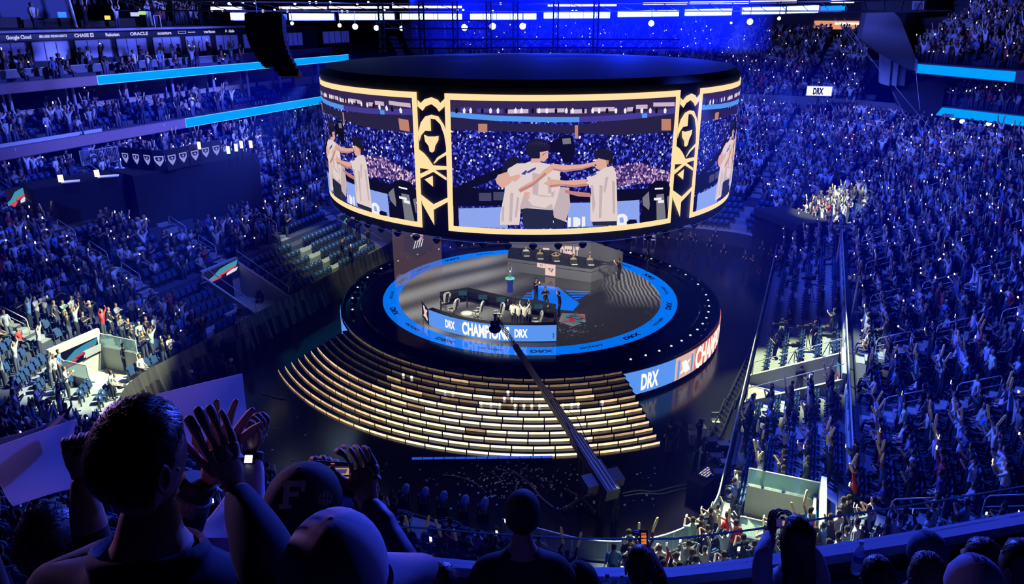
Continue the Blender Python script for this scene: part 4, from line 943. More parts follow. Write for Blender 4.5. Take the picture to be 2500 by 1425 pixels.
for i, (x, y, s) in enumerate(LAMPS):
    p = far_pt(x, y, 20); t = thing('moving_light', tuple(p), 'round glaring lamp hanging under the rig, %s from the left' % ORD[i + 1], 'light', 'round lamps under the rig')
    d = (CAM - p).normalized(); mb = MB(); mb.lathe(p, [(s * .5, 0), (s * .5, .03), (s * .3, .1)], E_LAMP, 16, az=d); mb.build('lens', t)
    mb = MB(); mb.lathe(p - d * .5, [(s * .35, 0), (s * .55, .2), (s * .54, .5)], M_MATTE, 14, az=d); mb.bar(p + Vector((0, 0, s * .5)) - d * .2, p + Vector((0, 0, 1.2)) - d * .2, .03, M_MATTE); mb.build('housing', t)
# scattered small white lamps high in the rig
kk = 0
for x in list(range(515, 960, 26)) + [1110, 1135, 1205, 1230, 1395, 1410, 1600]:
    y = random.choice((6, 9, 25, 27)); p = far_pt(x + random.uniform(-8, 8), y, 26); kk += 1
    mb = MB(); mb.ball(p, .11, E_LAMP, 8); tag(mb.build('rig_lamp'), 'tiny white lamp high in the rig above the drum, %s along' % ORD[min(kk, 30)], 'light', 'tiny lamps high in the rig')
# square trusses standing on the drum roof
def truss_box(a, b, s, m, label, name='box_truss'):
    t = thing(name, tuple(a), label, 'truss'); a = Vector(a); b = Vector(b); d = (b - a).normalized(); up_ = Vector((0, 0, 1)); sd = d.cross(up_).normalized()
    if sd.length < .5: sd = Vector((1, 0, 0)); up_ = Vector((0, 1, 0))
    c = [sd * s / 2 + up_ * s / 2, sd * -s / 2 + up_ * s / 2, sd * -s / 2 - up_ * s / 2, sd * s / 2 - up_ * s / 2]
    mb = MB()
    for q in c: mb.bar(a + q, b + q, .045, m, 5)
    mb.build('chord', t); mb = MB(); n = max(1, int((b - a).length / (s * 1.2)))
    for i in range(n):
        p, q = a.lerp(b, i / n), a.lerp(b, (i + 1) / n)
        for j in range(4): mb.bar(p + c[j], q + c[(j + (i % 2)) % 4] if False else q + c[j], .001, m, 3) if False else mb.bar(p + c[j], q + c[(j + 1) % 4], .022, m, 4)
    mb.build('brace', t); return t
for i, (x0, x1, y_, z) in enumerate(((-11, -3, 7, 18.7), (-3, 5, 8, 18.7), (-11, -3, 10, 20), (5, 11, 7.5, 18.7))):
    truss_box((x0, y_, z), (x1, y_, z), .6, M_TRUSS, 'black box truss above the drum roof, %s from the left' % ORD[i + 1])
for i, x in enumerate((-11, -8, -5.5, -3, -1, 2, 5)):
    truss_box((x, 9, 18.0), (x, 9, 21.6), .35, M_TRUSS, 'black upright truss leg over the drum roof, %s from the left' % ORD[i + 1], 'truss_tower')
# curved hangs of loudspeaker cabinets
def line_array(cols, label):
    """cols: list of (x, y, half width) in the picture at a given depth"""
    x0, y0, d0 = cols[0]; p0 = pd(x0, y0, d0); t = thing('hanging_loudspeakers', tuple(p0), label, 'loudspeaker')
    pts = [pd(*c) for c in cols]
    for i, (a, b) in enumerate(zip(pts, pts[1:])):
        mb = MB(); d = (b - a); c = (a + b) / 2; wd = 1.15
        mb.box(c, (wd, .75, d.length * .94), M_MATTE, ax=(1, 0, 0), az=-d.normalized()); mb.box(c + Vector((0, -.38, 0)), (wd * .9, .02, d.length * .8), M_BLACK, ax=(1, 0, 0), az=-d.normalized()); mb.build('cabinet', t)
    mb = MB(); mb.bar(pts[0], pts[0] + Vector((0, 0, 3)), .03, M_MATTE); mb.build('chain', t)
def hang(xs, ys, xb, dep, lab):
    n = 13; cols = []
    for i in range(n + 1):
        f = i / n; cols.append((xs + (xb - xs) * f ** 2.6, ys[0] + (ys[1] - ys[0]) * f, dep))
    line_array(cols, lab)
hang(627, (38, 160), 672, 42, 'black curved hang of loudspeakers nearest the sponsor windows, left one of the pair')
hang(668, (38, 184), 712, 41, 'black curved hang of loudspeakers beside the drum, right one of the pair')
hang(1000, (62, 132), 1030, 62, 'distant black hang of loudspeakers behind the drum roof, left one')
hang(1070, (60, 134), 1078, 64, 'distant black hang of loudspeakers behind the drum roof, right one')
# light haze hanging round the rig
m = bpy.data.materials.new('haze'); m.use_nodes = True; nt = m.node_tree; nt.nodes.remove(nt.nodes['Principled BSDF']); vs_ = nt.nodes.new('ShaderNodeVolumeScatter'); vs_.inputs['Color'].default_value = (.04, .10, 1, 1); vs_.inputs['Density'].default_value = .03; vs_.inputs['Anisotropy'].default_value = .2
nt.links.new(vs_.outputs[0], nt.nodes['Material Output'].inputs['Volume'])
mb = MB(); mb.lathe((5, 15, 18.1), [(14.5, 0), (14.5, 4.4)], m, 48); tag(mb.build('haze'), 'thin blue-lit haze hanging round the lighting rig', 'haze', kind='stuff')

for p_, w_ in (((2, 14, 20.9), 5000), ((8, 13, 20.8), 7000), ((13, 11, 20.9), 3500), ((-5, 14, 21), 2000)):  # added point lights without fixtures, to make the rig haze glow blue
    l_ = bpy.data.lights.new('rig_blue_lamp', 'POINT'); l_.energy = w_; l_.color = (.005, .02, 1.0); l_.shadow_soft_size = .8; o_l = bpy.data.objects.new('rig_blue_lamp', l_); COL.objects.link(o_l); o_l.location = p_
m = bpy.data.materials.new('arena_haze'); m.use_nodes = True; nt = m.node_tree; nt.nodes.remove(nt.nodes['Principled BSDF']); vs_ = nt.nodes.new('ShaderNodeVolumeScatter'); vs_.inputs['Color'].default_value = (.02, .05, 1, 1); vs_.inputs['Density'].default_value = .0022; vs_.inputs['Anisotropy'].default_value = 0
nt.links.new(vs_.outputs[0], nt.nodes['Material Output'].inputs['Volume'])
mb = MB(); mb.ubox(-37.9, 40, -34, 59.9, .05, 17.4, m); tag(mb.build('haze'), 'very thin haze filling the bowl of the arena above the seats', 'haze', kind='stuff')
# ------------------------------------------------------------------ left side: suites, ribbons, club windows, press deck
def vz(x, y, u):
    p = atu(x, y, u); return p.dot(VX), p.z
V0, V1 = -46, 30
def slab(name, *a): mb = MB(); mb.ubox(*a); return struct(mb, name)
slab('floor_suite_level', -46, -34.3, V0, V1, 11.9, 12.15, M_FASCB)
slab('floor_club_level', -46, -34.3, V0, V1, 15.85, 16.1, M_FASCB)
slab('floor_press_deck', -50, -36.9, V0, V1 - 6, 19.45, 19.62, M_WALLB)
slab('wall_lower_concourse_left', -38.3, -38, V0, V1, 8, 11.9, M_DARKW)
slab('wall_suite_left', -43, -42.8, V0, V1, 12.1, 15.9, M_DARKW)
M_DECK = mat('deck_back_blue', (0.14, 0.16, 0.3), .7, nscale=.3)
slab('wall_press_deck', -50.3, -50, V0 - 10, V1, 19.6, 34, M_DECK)
def fascia(name, z0, z1, lit, label):
    mb = MB(); mb.ubox(-34.3, -34.05, V0, V1, z0 - .05, z1 + .05, M_FASCB); struct(mb, name)
    va = lit[0]; t = thing('ribbon_display', W(-34, va, z0), label, 'led ribbon')
    mb = MB(); mb.ubox(-34.06, -34.0, V0, va - .05, z0, z1, M_FASCIA); mb.build('fascia_panel', t)
    for a, b in zip(lit[::2], lit[1::2]):
        mb = MB(); mb.ubox(-34.06, -34.0, a, b, z0 + .02, z1 - .02, E_CYAN)
        e = emat('ribbon_edge', S(120, 215, 255)) if 'ribbon_edge' not in MATS else MATS['ribbon_edge']
        for zz in (z0 - .02, z1 - .02): mb.ubox(-34.07, -33.99, a, b, zz, zz + .04, e)
        mb.ubox(-34.07, -33.99, a - .04, a, z0, z1, e); mb.build('lit_display', t)
fascia('trim_2', 15.66, 16.3, (-3.95, 30), 'long cyan LED ribbon on the upper left balcony front')
fascia('trim_3', 11.35, 12.1, (4.1, 30), 'long cyan LED ribbon on the lower left balcony front')
# suite rows
for k, (u0, z) in enumerate(((-35.4, 12.45), (-36.3, 12.8), (-37.2, 13.1))):
    slab('floor_suite_step', -37.6 if k < 2 else -42, u0, V0, V1, z - .35, z, M_CONCD)
zc = 13.95
cols = [10, 167, 297, 411, 512, 595, 674, 770]
vcols = sorted([vz(x, 250 - x * .03, -37.3)[0] for x in cols] + [-16.5, -21])
for i, v in enumerate(vcols):
    t = thing('suite_box', W(-37.4, v, 13.1), 'tan-fronted suite box with a pale column, %s from the near end' % ORD[i + 1], 'suite', 'suite boxes on the left side')
    mb = MB(); mb.bar(W(-36.6, v, 12.5), W(-36.6, v, 15.85), .13, M_WALLB, 10); mb.build('column', t)
    mb = MB(); mb.ubox(-42.5, -37.6, v + .15, v + .3, 13.1, 15.8, M_WALLB); mb.build('side_wall', t)
    nx = vcols[i + 1] if i + 1 < len(vcols) else v + 4.2
    mb = MB(); mb.ubox(-37.75, -37.6, v + .1, v + (nx - v) * .46, 13.0, zc, M_TAN); mb.ubox(-37.85, -37.5, v + .1, v + (nx - v) * .46, zc, zc + .05, M_WALLB); mb.build('counter', t)
    mb = MB(); mb.ubox(-37.75, -37.6, v + (nx - v) * .54, nx - .1, 13.0, zc, M_TAN); mb.ubox(-37.85, -37.5, v + (nx - v) * .54, nx - .1, zc, zc + .05, M_WALLB); mb.build('counter', t)
    mb = MB(); mb.ubox(-40.6, -40.5, v + .4, v + (nx - v) * .4, 13.1, 15.3, M_WALLB); mb.build('cupboard', t)
    mb = MB(); mb.tube([W(-35.4, v + (nx - v) * .5, 12.45), W(-35.4, v + (nx - v) * .5, 13.3), W(-37.3, v + (nx - v) * .5, 14.0)], .025, M_RAIL, 6); mb.build('handrail', t)
# near lit stretch of glass rail edge on the suite balcony
mb = MB(); mb.ubox(-34.3, -34.15, V0, -4.3, 12.15, 12.4, M_RAIL)
tag(mb.build('balcony_kerb'), 'pale kerb along the near part of the lower left balcony', 'kerb')
# club level: terrace ledge, windows, sponsor band
slab('floor_club_step', -37.5, -35.6, V0, V1, 16.0, 16.45, M_CONCD)
mb = MB(); mb.ubox(-36.25, -36.15, -12, V1, 16.4, 17.0, M_GREYW); mb.ubox(-36.35, -36.05, -12, V1, 17.0, 17.06, M_WALLB); o = mb.build('drink_ledge'); tag(o, 'long pale drink ledge between the rows of the upper left club terrace', 'ledge')
slab('wall_club_left', -38.6, -38.05, V0, V1, 16.1, 19.45, M_DARKW)
WIN = [(-40, 60, 110, 150), (85, 165, 105, 146), (190, 268, 100, 141), (290, 355, 95, 135), (378, 437, 90, 130), (457, 510, 87, 125), (530, 578, 85, 121), (596, 640, 83, 118), (672, 700, 70, 112), (705, 735, 72, 112), (790, 830, 75, 112), (835, 850, 75, 112)]
M_BLIND = mat('window_blind', (.62, .64, .8), .6, emit=S(60, 70, 190), estr=.25, nscale=.6)
for i, (x0, x1, y0, y1) in enumerate(WIN):
    va, zb_ = vz(x0, y1, -38); vb, zt_ = vz(x1, y0, -38); zb_, zt_ = 17.42, 18.72
    t = thing('window_%d' % (i + 1), W(-38, va, zb_), None, None); t['kind'] = 'structure'
    mb = MB(); mb.ubox(-38.04, -37.98, va, vb, zb_, zt_, M_BLIND); mb.build('blind', t)
    mb = MB()
    for f in (.33, .66): mb.ubox(-37.98, -37.95, va + (vb - va) * f - .03, va + (vb - va) * f + .03, zb_, zt_, M_FASCB)
    for (a, b, c, d) in ((va - .06, va, zb_, zt_), (vb, vb + .06, zb_, zt_), (va, vb, zt_, zt_ + .06), (va, vb, zb_ - .06, zb_)): mb.ubox(-37.99, -37.93, a, b, c, d, M_WALLB)
    mb.build('window_frame', t)
band = thing('sponsor_band', W(-37.9, 0, 18.9), 'dark sponsor band with white company names above the club windows', 'sign')
M_BAND = mat('band_black', (.02, .02, .05), .5)
mb = MB(); mb.ubox(-38.0, -37.9, V0, 20, 18.85, 19.45, M_BAND); mb.build('band_panel', band); bp = band.children[-1]
E_LOGO = emat('logo_white', S(190, 190, 245))
bfn = lambda x, y: W(-37.88, x, y)
mb = MB()
for s, x, y, w_ in (('Google Cloud', 47, 96, 62), ('KAISER PERMANENTE', 134, 93, 62), ('CHASE', 200, 90, 36), ('Rakuten', 275, 86, 34), ('ORACLE', 340, 84, 44), ('accenture', 402, 83, 34), ('verizon', 511, 77, 28), ('Adobe', 565, 76, 14)):
    vc, zc_ = vz(x, y, -37.88); wv_ = vz(x + w_ / 2, y, -37.88)[0] - vz(x - w_ / 2, y, -37.88)[0]
    text_on(mb, s, E_LOGO, bfn, vc, 19.14, .26 if s != 'KAISER PERMANENTE' else .18, w=wv_)
vc = vz(225, 89, -37.88)[0]
for k in range(4):
    a = k * math.pi / 2; c, s_ = math.cos(a), math.sin(a); poly_on(mb, [(vc + c * x - s_ * y, 19.14 + s_ * x + c * y) for x, y in ((-.16, .06), (-.16, .16), (.1, .16), (.02, .06))], E_LOGO, bfn)
vc = vz(99, 91, -37.88)[0]; poly_on(mb, [(vc - .12, 19.05), (vc - .05, 19.28), (vc, 19.18), (vc + .05, 19.28), (vc + .12, 19.05)], E_LOGO, bfn)
v0_, v1_ = vz(435, 80, -37.88)[0], vz(454, 80, -37.88)[0]
for q in ((v0_, v1_, 19.22, 19.25), (v0_, v1_, 19.02, 19.05), (v0_, v0_ + .05, 19.02, 19.25), (v1_ - .05, v1_, 19.02, 19.25)): poly_on(mb, [(q[0], q[2]), (q[1], q[2]), (q[1], q[3]), (q[0], q[3])], E_LOGO, bfn)
text_on(mb, 'business services', E_LOGO, bfn, vz(468, 79, -37.88)[0], 19.14, .1, w=.9)
vc = vz(552, 76, -37.88)[0]; poly_on(mb, [(vc - .15, 19.03), (vc - .02, 19.28), (vc + .02, 19.28), (vc + .15, 19.03), (vc + .06, 19.03), (vc, 19.16), (vc - .05, 19.03)], E_LOGO, bfn)
mb.build('sponsor_names', bp)
# press deck on top
def pbox(name, x0, y0, x1, y1, u, dz, m, label, cat, depth=.5):
    (va, za), (vb, zb_) = vz(x0, y1, u), vz(x1, y0, u); mb = MB(); mb.ubox(u - depth, u, min(va, vb), max(va, vb), min(za, zb_), max(za, zb_), m)
    return tag(mb.build(name, bevel=.02), label, cat)
pbox('monitor', 144, 29, 161, 43, -38, 0, mat('press_cyan', (.1, .2, .5), .5, emit=S(40, 130, 255), estr=1.0), 'small bright blue monitor on the press deck above the first sponsor names', 'monitor', .1)
pbox('monitor', 258, 38, 269, 48, -38, 0, E_YEL, 'small yellow lit panel on the press deck', 'light', .1)
pbox('monitor', 321, 30, 339, 40, -38, 0, mat('press_pale', (.5, .5, .5), .5, emit=S(190, 190, 230), estr=.9), 'pale lit screen on the press deck, left of the green one', 'monitor', .1)
pbox('monitor', 341, 26, 355, 36, -38, 0, emat('press_green', S(190, 230, 130)), 'pale green lit screen on the press deck', 'monitor', .1)
for i, (x0, x1, y0, y1) in enumerate(((0, 50, 42, 68), (56, 105, 48, 68), (110, 180, 44, 66), (232, 285, 50, 66), (286, 345, 44, 66), (200, 230, 48, 66))):
    t = pbox('press_desk', x0, y0, x1, y1, -39.5, 0, M_MATTE, 'black press desk on the top left deck, %s along from the near end' % ORD[i + 1], 'desk', 1.0)
for i, x in enumerate((187, 373)):
    va, za = vz(x, 66, -38.3); t = thing('deck_pole', W(-38.3, va, 19.62), 'blue-lit upright pole on the press deck, %s' % ('beside the first desks' if i == 0 else 'by the white door frame'), 'pole')
    mb = MB(); mb.bar(W(-38.3, va, 19.62), W(-38.3, va - .3, 22.5), .12, M_RAIL, 8); mb.build('shaft', t); mb = MB(); mb.lathe(W(-38.3, va, 19.62), [(.3, 0), (.3, .06), (.15, .12)], M_MATTE, 12); mb.build('foot', t)
va = vz(378, 60, -38)[0]; vb = vz(393, 60, -38)[0]; mb = MB(); mb.tube([W(-38, va, 19.62), W(-38, va, 20.6), W(-38, vb, 20.6), W(-38, vb, 19.62)], .04, M_RAIL, 6); tag(mb.build('door_frame'), 'thin white frame standing on the press deck edge', 'frame')
# bank of seats climbing behind the deck, near the loudspeakers
mb = MB()
for k in range(6): mb.ubox(-40.2 - k * .9, -39.3 - k * .9, 8, 26, 19.4, 19.7 + k * .4, M_CONCD)
struct(mb, 'floor_top_left_stand')

# ------------------------------------------------------------------ production platforms on the left stand
def bowl_hit(x, y):
    d = ray(x, y).normalized(); t = 8
    while t < 160:
        p = CAM + d * t; u, v = uv_of(p); qx, qy = abs(u) - (HA - HC), abs(v) - (HB - HC); dd = math.hypot(max(qx, 0), max(qy, 0)) - HC
        if p.z <= 1.25 + RISE / DEP * max(0, min(dd, 22)): return p
        t += .1
def platform(c0, c1, t0, t1, depth, label):
    a, b = bowl_hit(*c0), bowl_hit(*c1); zb_ = min(a.z, b.z) - .4
    zf = lambda p, y: min((abs(px((p.x, p.y, z))[1] - y), z) for z in np.arange(p.z, 16, .05))[1]
    zt = (zf(a, t0[1]) + zf(b, t1[1])) / 2; a.z = b.z = 0; d = (b - a).normalized(); n = Vector((-d.y, d.x, 0)) * depth
    t = thing('draped_platform', a + Vector((0, 0, zb_)), label, 'platform'); mb = MB()
    q = [a, b, b + n, a + n]; Z = Vector((0, 0, 1)); mb.hexa([p + Z * zb_ for p in q] + [p + Z * zt for p in q], M_BLACK); mb.build('draped_body', t)
    mb = MB(); mb.hexa([p + Z * zt for p in q] + [p + Z * (zt + .06) for p in q], M_MATTE); mb.build('deck', t)
    return a, b, n, zt, t
PA = platform((95, 535), (345, 520), (95, 462), (345, 425), 2.6, 'black draped commentary platform among the left seats, lit desks on top')
PB = platform((345, 545), (645, 505), (345, 420), (645, 385), 3.0, 'large black draped platform on the left stand behind the crest panels')
for (x0, y0, x1, w_) in ((150, 445, 195, 'left'), (238, 432, 290, 'right')):
    p, q = at(x0, y0, PA[3] + .75), at(x1, y0 - 4, PA[3] + .75); t = thing('lit_desk', (p + q) / 2, 'white lit work desk on the nearer draped platform, %s one' % w_, 'desk'); d = (q - p).normalized()
    mb = MB(); mb.box((p + q) / 2, ((q - p).length, .7, .06), M_WHITE, ax=d); mb.build('desk_top', t); mb = MB(); mb.box(p + Vector((0, 0, .25)), (.3, .1, .45), emat('warm_tube', S(255, 245, 200), 1.5) if 'warm_tube' not in MATS else MATS['warm_tube'], ax=d); mb.build('lamp', t)
    mb = MB(); mb.box((p + q) / 2 - Vector((0, 0, .4)), ((q - p).length * .9, .6, .7), M_BLACK, ax=d); mb.build('desk_body', t)
    o = spot('desk_light', tuple((p + q) / 2 + Vector((0, 0, 1.6))), tuple((p + q) / 2), 60, (1, 1, .95), 90, .5, .05)
for i, (x, y) in enumerate(((557, 366), (576, 360), (589, 353), (612, 352), (486, 355))):
    p = at(x, y, PB[3] + 1.5); t = thing('tube_lamp', p, 'small glaring tube lamp behind the crest panels, %s from the near end' % ORD[i + 1], 'light', 'tube lamps on the far platform')
    mb = MB(); mb.box(p, (.22, .1, .55), MATS['warm_tube']); mb.build('tube', t); mb = MB(); mb.bar(p - Vector((0, 0, 1.2)), p - Vector((0, 0, .25)), .03, M_MATTE); mb.build('stand', t)
# crest panels: two runs of black boards with a white crest each
M_CREST = emat('crest_white', S(140, 145, 225))
for i, (x, y) in enumerate(((308, 384), (334, 387), (361, 389), (389, 392), (419, 389), (446, 383), (475, 378), (501, 371), (527, 366))):
    z = PB[3] + .8; p = at(x, y, z); q = at(x + 27, y + (3 if i < 3 else (-5)), z) if i != 3 else at(x + 27, y - 1, z); d = (q - p); d.z = 0; L_ = d.length; d.normalize(); n = Vector((d.y, -d.x, 0))
    t = thing('crest_board', p, 'black board with a white crest on the far platform front, %s from the near end' % ORD[i + 1], 'board', 'crest boards on the platform front')
    mb = MB(); mb.box(p, (L_ * .98, .08, 1.5), M_MATTE, ax=d); mb.build('board', t); pb = t.children[-1]
    fn = lambda a, b: tuple(p + n * .06 + d * a + Vector((0, 0, b)))
    mb = MB(); s = .42
    poly_on(mb, [(-s * .8, s * .8), (s * .8, s * .8), (s * .75, 0), (s * .45, -s * .5), (0, -s), (-s * .45, -s * .5), (-s * .75, 0)], M_CREST, fn)
    fn2 = lambda a, b: tuple(p + n * .07 + d * a + Vector((0, 0, b)))
    poly_on(mb, [(-s * .6, s * .6), (s * .6, s * .6), (s * .5, .05), (0, -s * .2), (-s * .5, .05)], M_MATTE, fn2)
    fn3 = lambda a, b: tuple(p + n * .08 + d * a + Vector((0, 0, b)))
    poly_on(mb, [(0, s * .5), (s * .35, .1), (s * .1, .1), (s * .05, -.05), (-s * .05, -.05), (-s * .1, .1), (-s * .35, .1)], M_CREST, fn3)
    mb.build('crest', pb)
# crowd-control fences left of the boards
for i, (x0, y0, x1, y1) in enumerate(((200, 392, 222, 390), (222, 390, 256, 386), (256, 385, 292, 380))):
    a, b = at(x0, y0 + 12, PB[3]), at(x1, y1 + 12, PB[3]); t = thing('crowd_fence', a, 'pale tubular crowd fence by the platforms, %s of three' % ORD[i + 1], 'fence', 'tubular fences by the left platforms'); Z = Vector((0, 0, 1))
    mb = MB(); mb.tube([a, a + Z * 1.1, b + Z * 1.1, b, a], .03, M_RAIL, 6); mb.build('outer_frame', t); mb = MB()
    for k in range(1, 9): mb.bar(a.lerp(b, k / 9) + Z * .05, a.lerp(b, k / 9) + Z * 1.08, .015, M_RAIL, 5)
    mb.build('bars', t)

# ------------------------------------------------------------------ right side: balconies and the blue soffit
def rline(pts, z): return [at(x, y, z) for x, y in pts]
RU = rline(((2240, 156), (2480, 175)), 16.3); RL_ = rline(((2265, 258), (2500, 285)), 12.1)
for p in RU + RL_: p.z = 0
Z = Vector((0, 0, 1))
def ribbon_r(P_, z0, z1, label, ext):
    a, b = P_; d = (b - a).normalized(); n = Vector((d.y, -d.x, 0)); n = n if n.dot(a) > 0 else -n
    t = thing('ribbon_display', a + Z * z0, label, 'led ribbon'); 
    mb = MB(); e = b + d * ext; mb.hexa([a + n * .05 + Z * (z0 - .1), e + n * .05 + Z * (z0 - .1), e + n * .4 + Z * (z0 - .1), a + n * .4 + Z * (z0 - .1), a + n * .05 + Z * (z1 + .12), e + n * .05 + Z * (z1 + .12), e + n * .4 + Z * (z1 + .12), a + n * .4 + Z * (z1 + .12)], M_FASCB); mb.build('fascia_panel', t)
    mb = MB(); ee = b + d * (ext if ext > 5 else 0)
    mb.hexa([a + Z * z0, ee + Z * z0, ee + n * .06 + Z * z0, a + n * .06 + Z * z0, a + Z * z1, ee + Z * z1, ee + n * .06 + Z * z1, a + n * .06 + Z * z1], E_CYAN); mb.build('lit_display', t)
    return a, b, d, n
ra, rb, rd, rn = ribbon_r(RU, 15.5, 16.3, 'cyan LED ribbon on the upper balcony at the far right', 4)
la, lb_, ld, ln = ribbon_r(RL_, 11.3, 12.1, 'cyan LED ribbon on the lower balcony at the far right', 14)
def strip_floor(name, a, d, n, s0, s1, o0, o1, z0, z1, m):
    mb = MB(); q = [a + d * s0 + n * o0, a + d * s1 + n * o0, a + d * s1 + n * o1, a + d * s0 + n * o1]; mb.hexa([p + Z * z0 for p in q] + [p + Z * z1 for p in q], m); return struct(mb, name)
UPR_ROWS = []
for k in range(17):
    strip_floor('floor_upper_right_stand', ra, rd, rn, -3 - k * .9, 26, .4 + k * .86, 1.26 + k * .86, 15.6, 16.45 + k * .5, M_CONCD); UPR_ROWS.append((.8 + k * .86, 16.45 + k * .5))
LOR_ROWS = []
for k in range(3):
    strip_floor('floor_lower_right_balcony', la, ld, ln, -2.5, 26, .4 + k * .95, 1.35 + k * .95, 11.9, 12.2 + k * .35, M_CONCD); LOR_ROWS.append((.8 + k * .95, 12.2 + k * .35))
strip_floor('floor_right_suite', la, ld, ln, -2.5, 26, 3.2, 8, 12.6, 12.9, M_CONCD)
strip_floor('wall_right_suite', la, ld, ln, -3, 26, 7.6, 8, 12.9, 15.6, M_DARKW)
strip_floor('wall_right_concourse', la, ld, ln, -6, 26, 3.4, 3.7, 7, 11.6, M_DARKW)
t = thing('suite_counter', la + ld * 4 + ln * 4 + Z * 12.9, 'tan counters at the back of the far right balcony seats', 'counter')
for s0, s1 in ((4.2, 6.2), (6.8, 9.5), (11, 14)):
    mb = MB(); q = [la + ld * s0 + ln * 3.3, la + ld * s1 + ln * 3.3, la + ld * s1 + ln * 3.5, la + ld * s0 + ln * 3.5]; mb.hexa([p + Z * 12.8 for p in q] + [p + Z * 13.9 for p in q], M_TAN); mb.build('counter_front', t)
# the big blue-grey soffit and its pale piers
def extr(name, pts, depth, m, back=6.0, kind=True, mbx=None):
    f = [pd(x, y, depth) for x, y in pts]; bk = [p + Vector((.35, 1, 0)).normalized() * back for p in f]; n = len(f); mb = mbx or MB()
    mb.add(f + bk, [tuple(range(n))[::-1], tuple(range(n, 2 * n))] + [(i, i + 1 if i + 1 < n else 0, (i + 1 if i + 1 < n else 0) + n, i + n) for i in range(n)], m)
    return struct(mb, name) if kind else mb
DR = (ra - CAM + Z * 16).dot(FW)
extr('wall_right_soffit', [(2116, 32), (2183, 30), (2198, 46), (2236, 141), (2233, 173), (2212, 166), (2154, 134), (2103, 96)], DR, M_GREYW)
extr('wall_right_soffit_shadow', [(2236, 141), (2241, 147), (2239, 175), (2233, 173)], DR - .2, M_WALLB, 1)  # narrow pale strip along the soffit's right-hand edge
extr('wall_right_top', [(2118, -20), (2260, -20), (2262, 30), (2183, 31), (2116, 32)], DR + 1, M_DARKW)
extr('trim_4', [(2152, 134), (2176, 144), (2171, 210), (2150, 204)], DR + 1.2, M_WALLB, 2)
extr('trim_5', [(2182, 150), (2194, 156), (2188, 212), (2178, 208)], DR + 1.2, M_WALLB, 2)
extr('wall_right_pier', [(2176, 146), (2212, 166), (2208, 210), (2172, 206)], DR + 1.5, M_GREYW, 3)
extr('wall_right_dark', [(2180, 208), (2310, 192), (2300, 262), (2268, 300), (2196, 262)], DR + 2.5, M_DARKW, 3)
extr('trim_6', [(1990, 30), (2118, 32), (2104, 52), (2000, 50)], 104, M_GREYW, 2)
t = thing('big_panel', pd(2243, 15, DR), 'framed blue-lit panel high on the dark wall at the top right', 'panel')
mb = MB(); f = lambda x, y: tuple(pd(x, y, DR - .1)); poly_on(mb, [(2228, 3), (2257, 3), (2255, 27), (2226, 26)], M_WALLB, f); mb.build('frame', t)
mb = MB(); f = lambda x, y: tuple(pd(x, y, DR - .15)); poly_on(mb, [(2232, 6), (2253, 6), (2251, 24), (2230, 23)], M_GREYW, f); mb.build('face', t)
# three hard lamps under the lower ribbon
for i, (x, y, r) in enumerate(((2327, 285, .32), (2349, 296, .22), (2413, 299, .32))):
    p = at(x, y, 10.9); t = thing('under_balcony_lamp', p, 'hard yellowish lamp under the far right balcony, %s from the left' % ORD[i + 1], 'light', 'lamps under the far right balcony')
    d = (CAM - p).normalized(); mb = MB(); mb.lathe(p, [(r, 0), (r * .7, .1)], E_LAMP, 12, az=d); mb.build('lens', t); mb = MB(); mb.lathe(p - d * .4, [(r * .7, 0), (r * 1.1, .39)], M_MATTE, 12, az=d); mb.build('housing', t)
# sign over the concourse break at the far end, lit doorway, little lamps
p = at(2000, 222, 13.3); t = thing('lettered_sign', p, 'small white lit sign with black letters on the far stand walkway', 'sign'); mb = MB(); dd = Vector((1, -.25, 0)).normalized()
mb.box(p, (2.5, .15, 1.0), M_WHITE, ax=dd); mb.build('box', t); mb = MB(); n = Vector((dd.y, -dd.x, 0)); f = lambda a, b: tuple(p + dd * a + n * .1 + Z * b); poly_on(mb, [(-1.2, -.45), (1.2, -.45), (1.2, .45), (-1.2, .45)], E_WHITE, f)
f = lambda a, b: tuple(p + dd * a + n * .12 + Z * b); text_on(mb, 'DRX', M_BLACK, f, -.1, 0, .62, w=1.0); mb.build('lit_face', t)
mb = MB(); mb.bar(p - Z * .5, p - Z * 2.2, .12, M_MATTE); mb.build('post', t)
p = at(2012, 66, 18.6); t = thing('lit_doorway', p, 'warm lit doorway at the top of the far stand', 'doorway'); mb = MB(); q = W(18.5, 60.1, 0)
mb.ubox(15.6, 20.8, 60.0, 60.15, 18.9, 19.9, emat('warm_door', S(225, 150, 115), 1.0)); mb.build('opening', t); mb = MB(); mb.ubox(18, 20.9, 59.95, 60.0, 19.45, 19.7, MATS['warm_tube']); mb.build('light', t)
for i, (x, y) in enumerate(((1930, 56), (1941, 56))):
    p = pd(x, y, 100); mb = MB(); mb.lathe(p, [(.3, 0), (.1, .35)], MATS['warm_tube'], 10); tag(mb.build('wall_lamp'), 'small warm wall lamp above the far stand, %s of the pair' % ('left' if i == 0 else 'right'), 'light')
mb = MB(); f = lambda x, y: tuple(pd(x, y, 99)); poly_on(mb, [(1933, 31), (1948, 31), (1949, 45), (1932, 44)], E_LEDB, f); p0 = MB(); tag(mb.build('emblem_screen'), 'tiny pale blue emblem screen high above the far stand', 'screen')
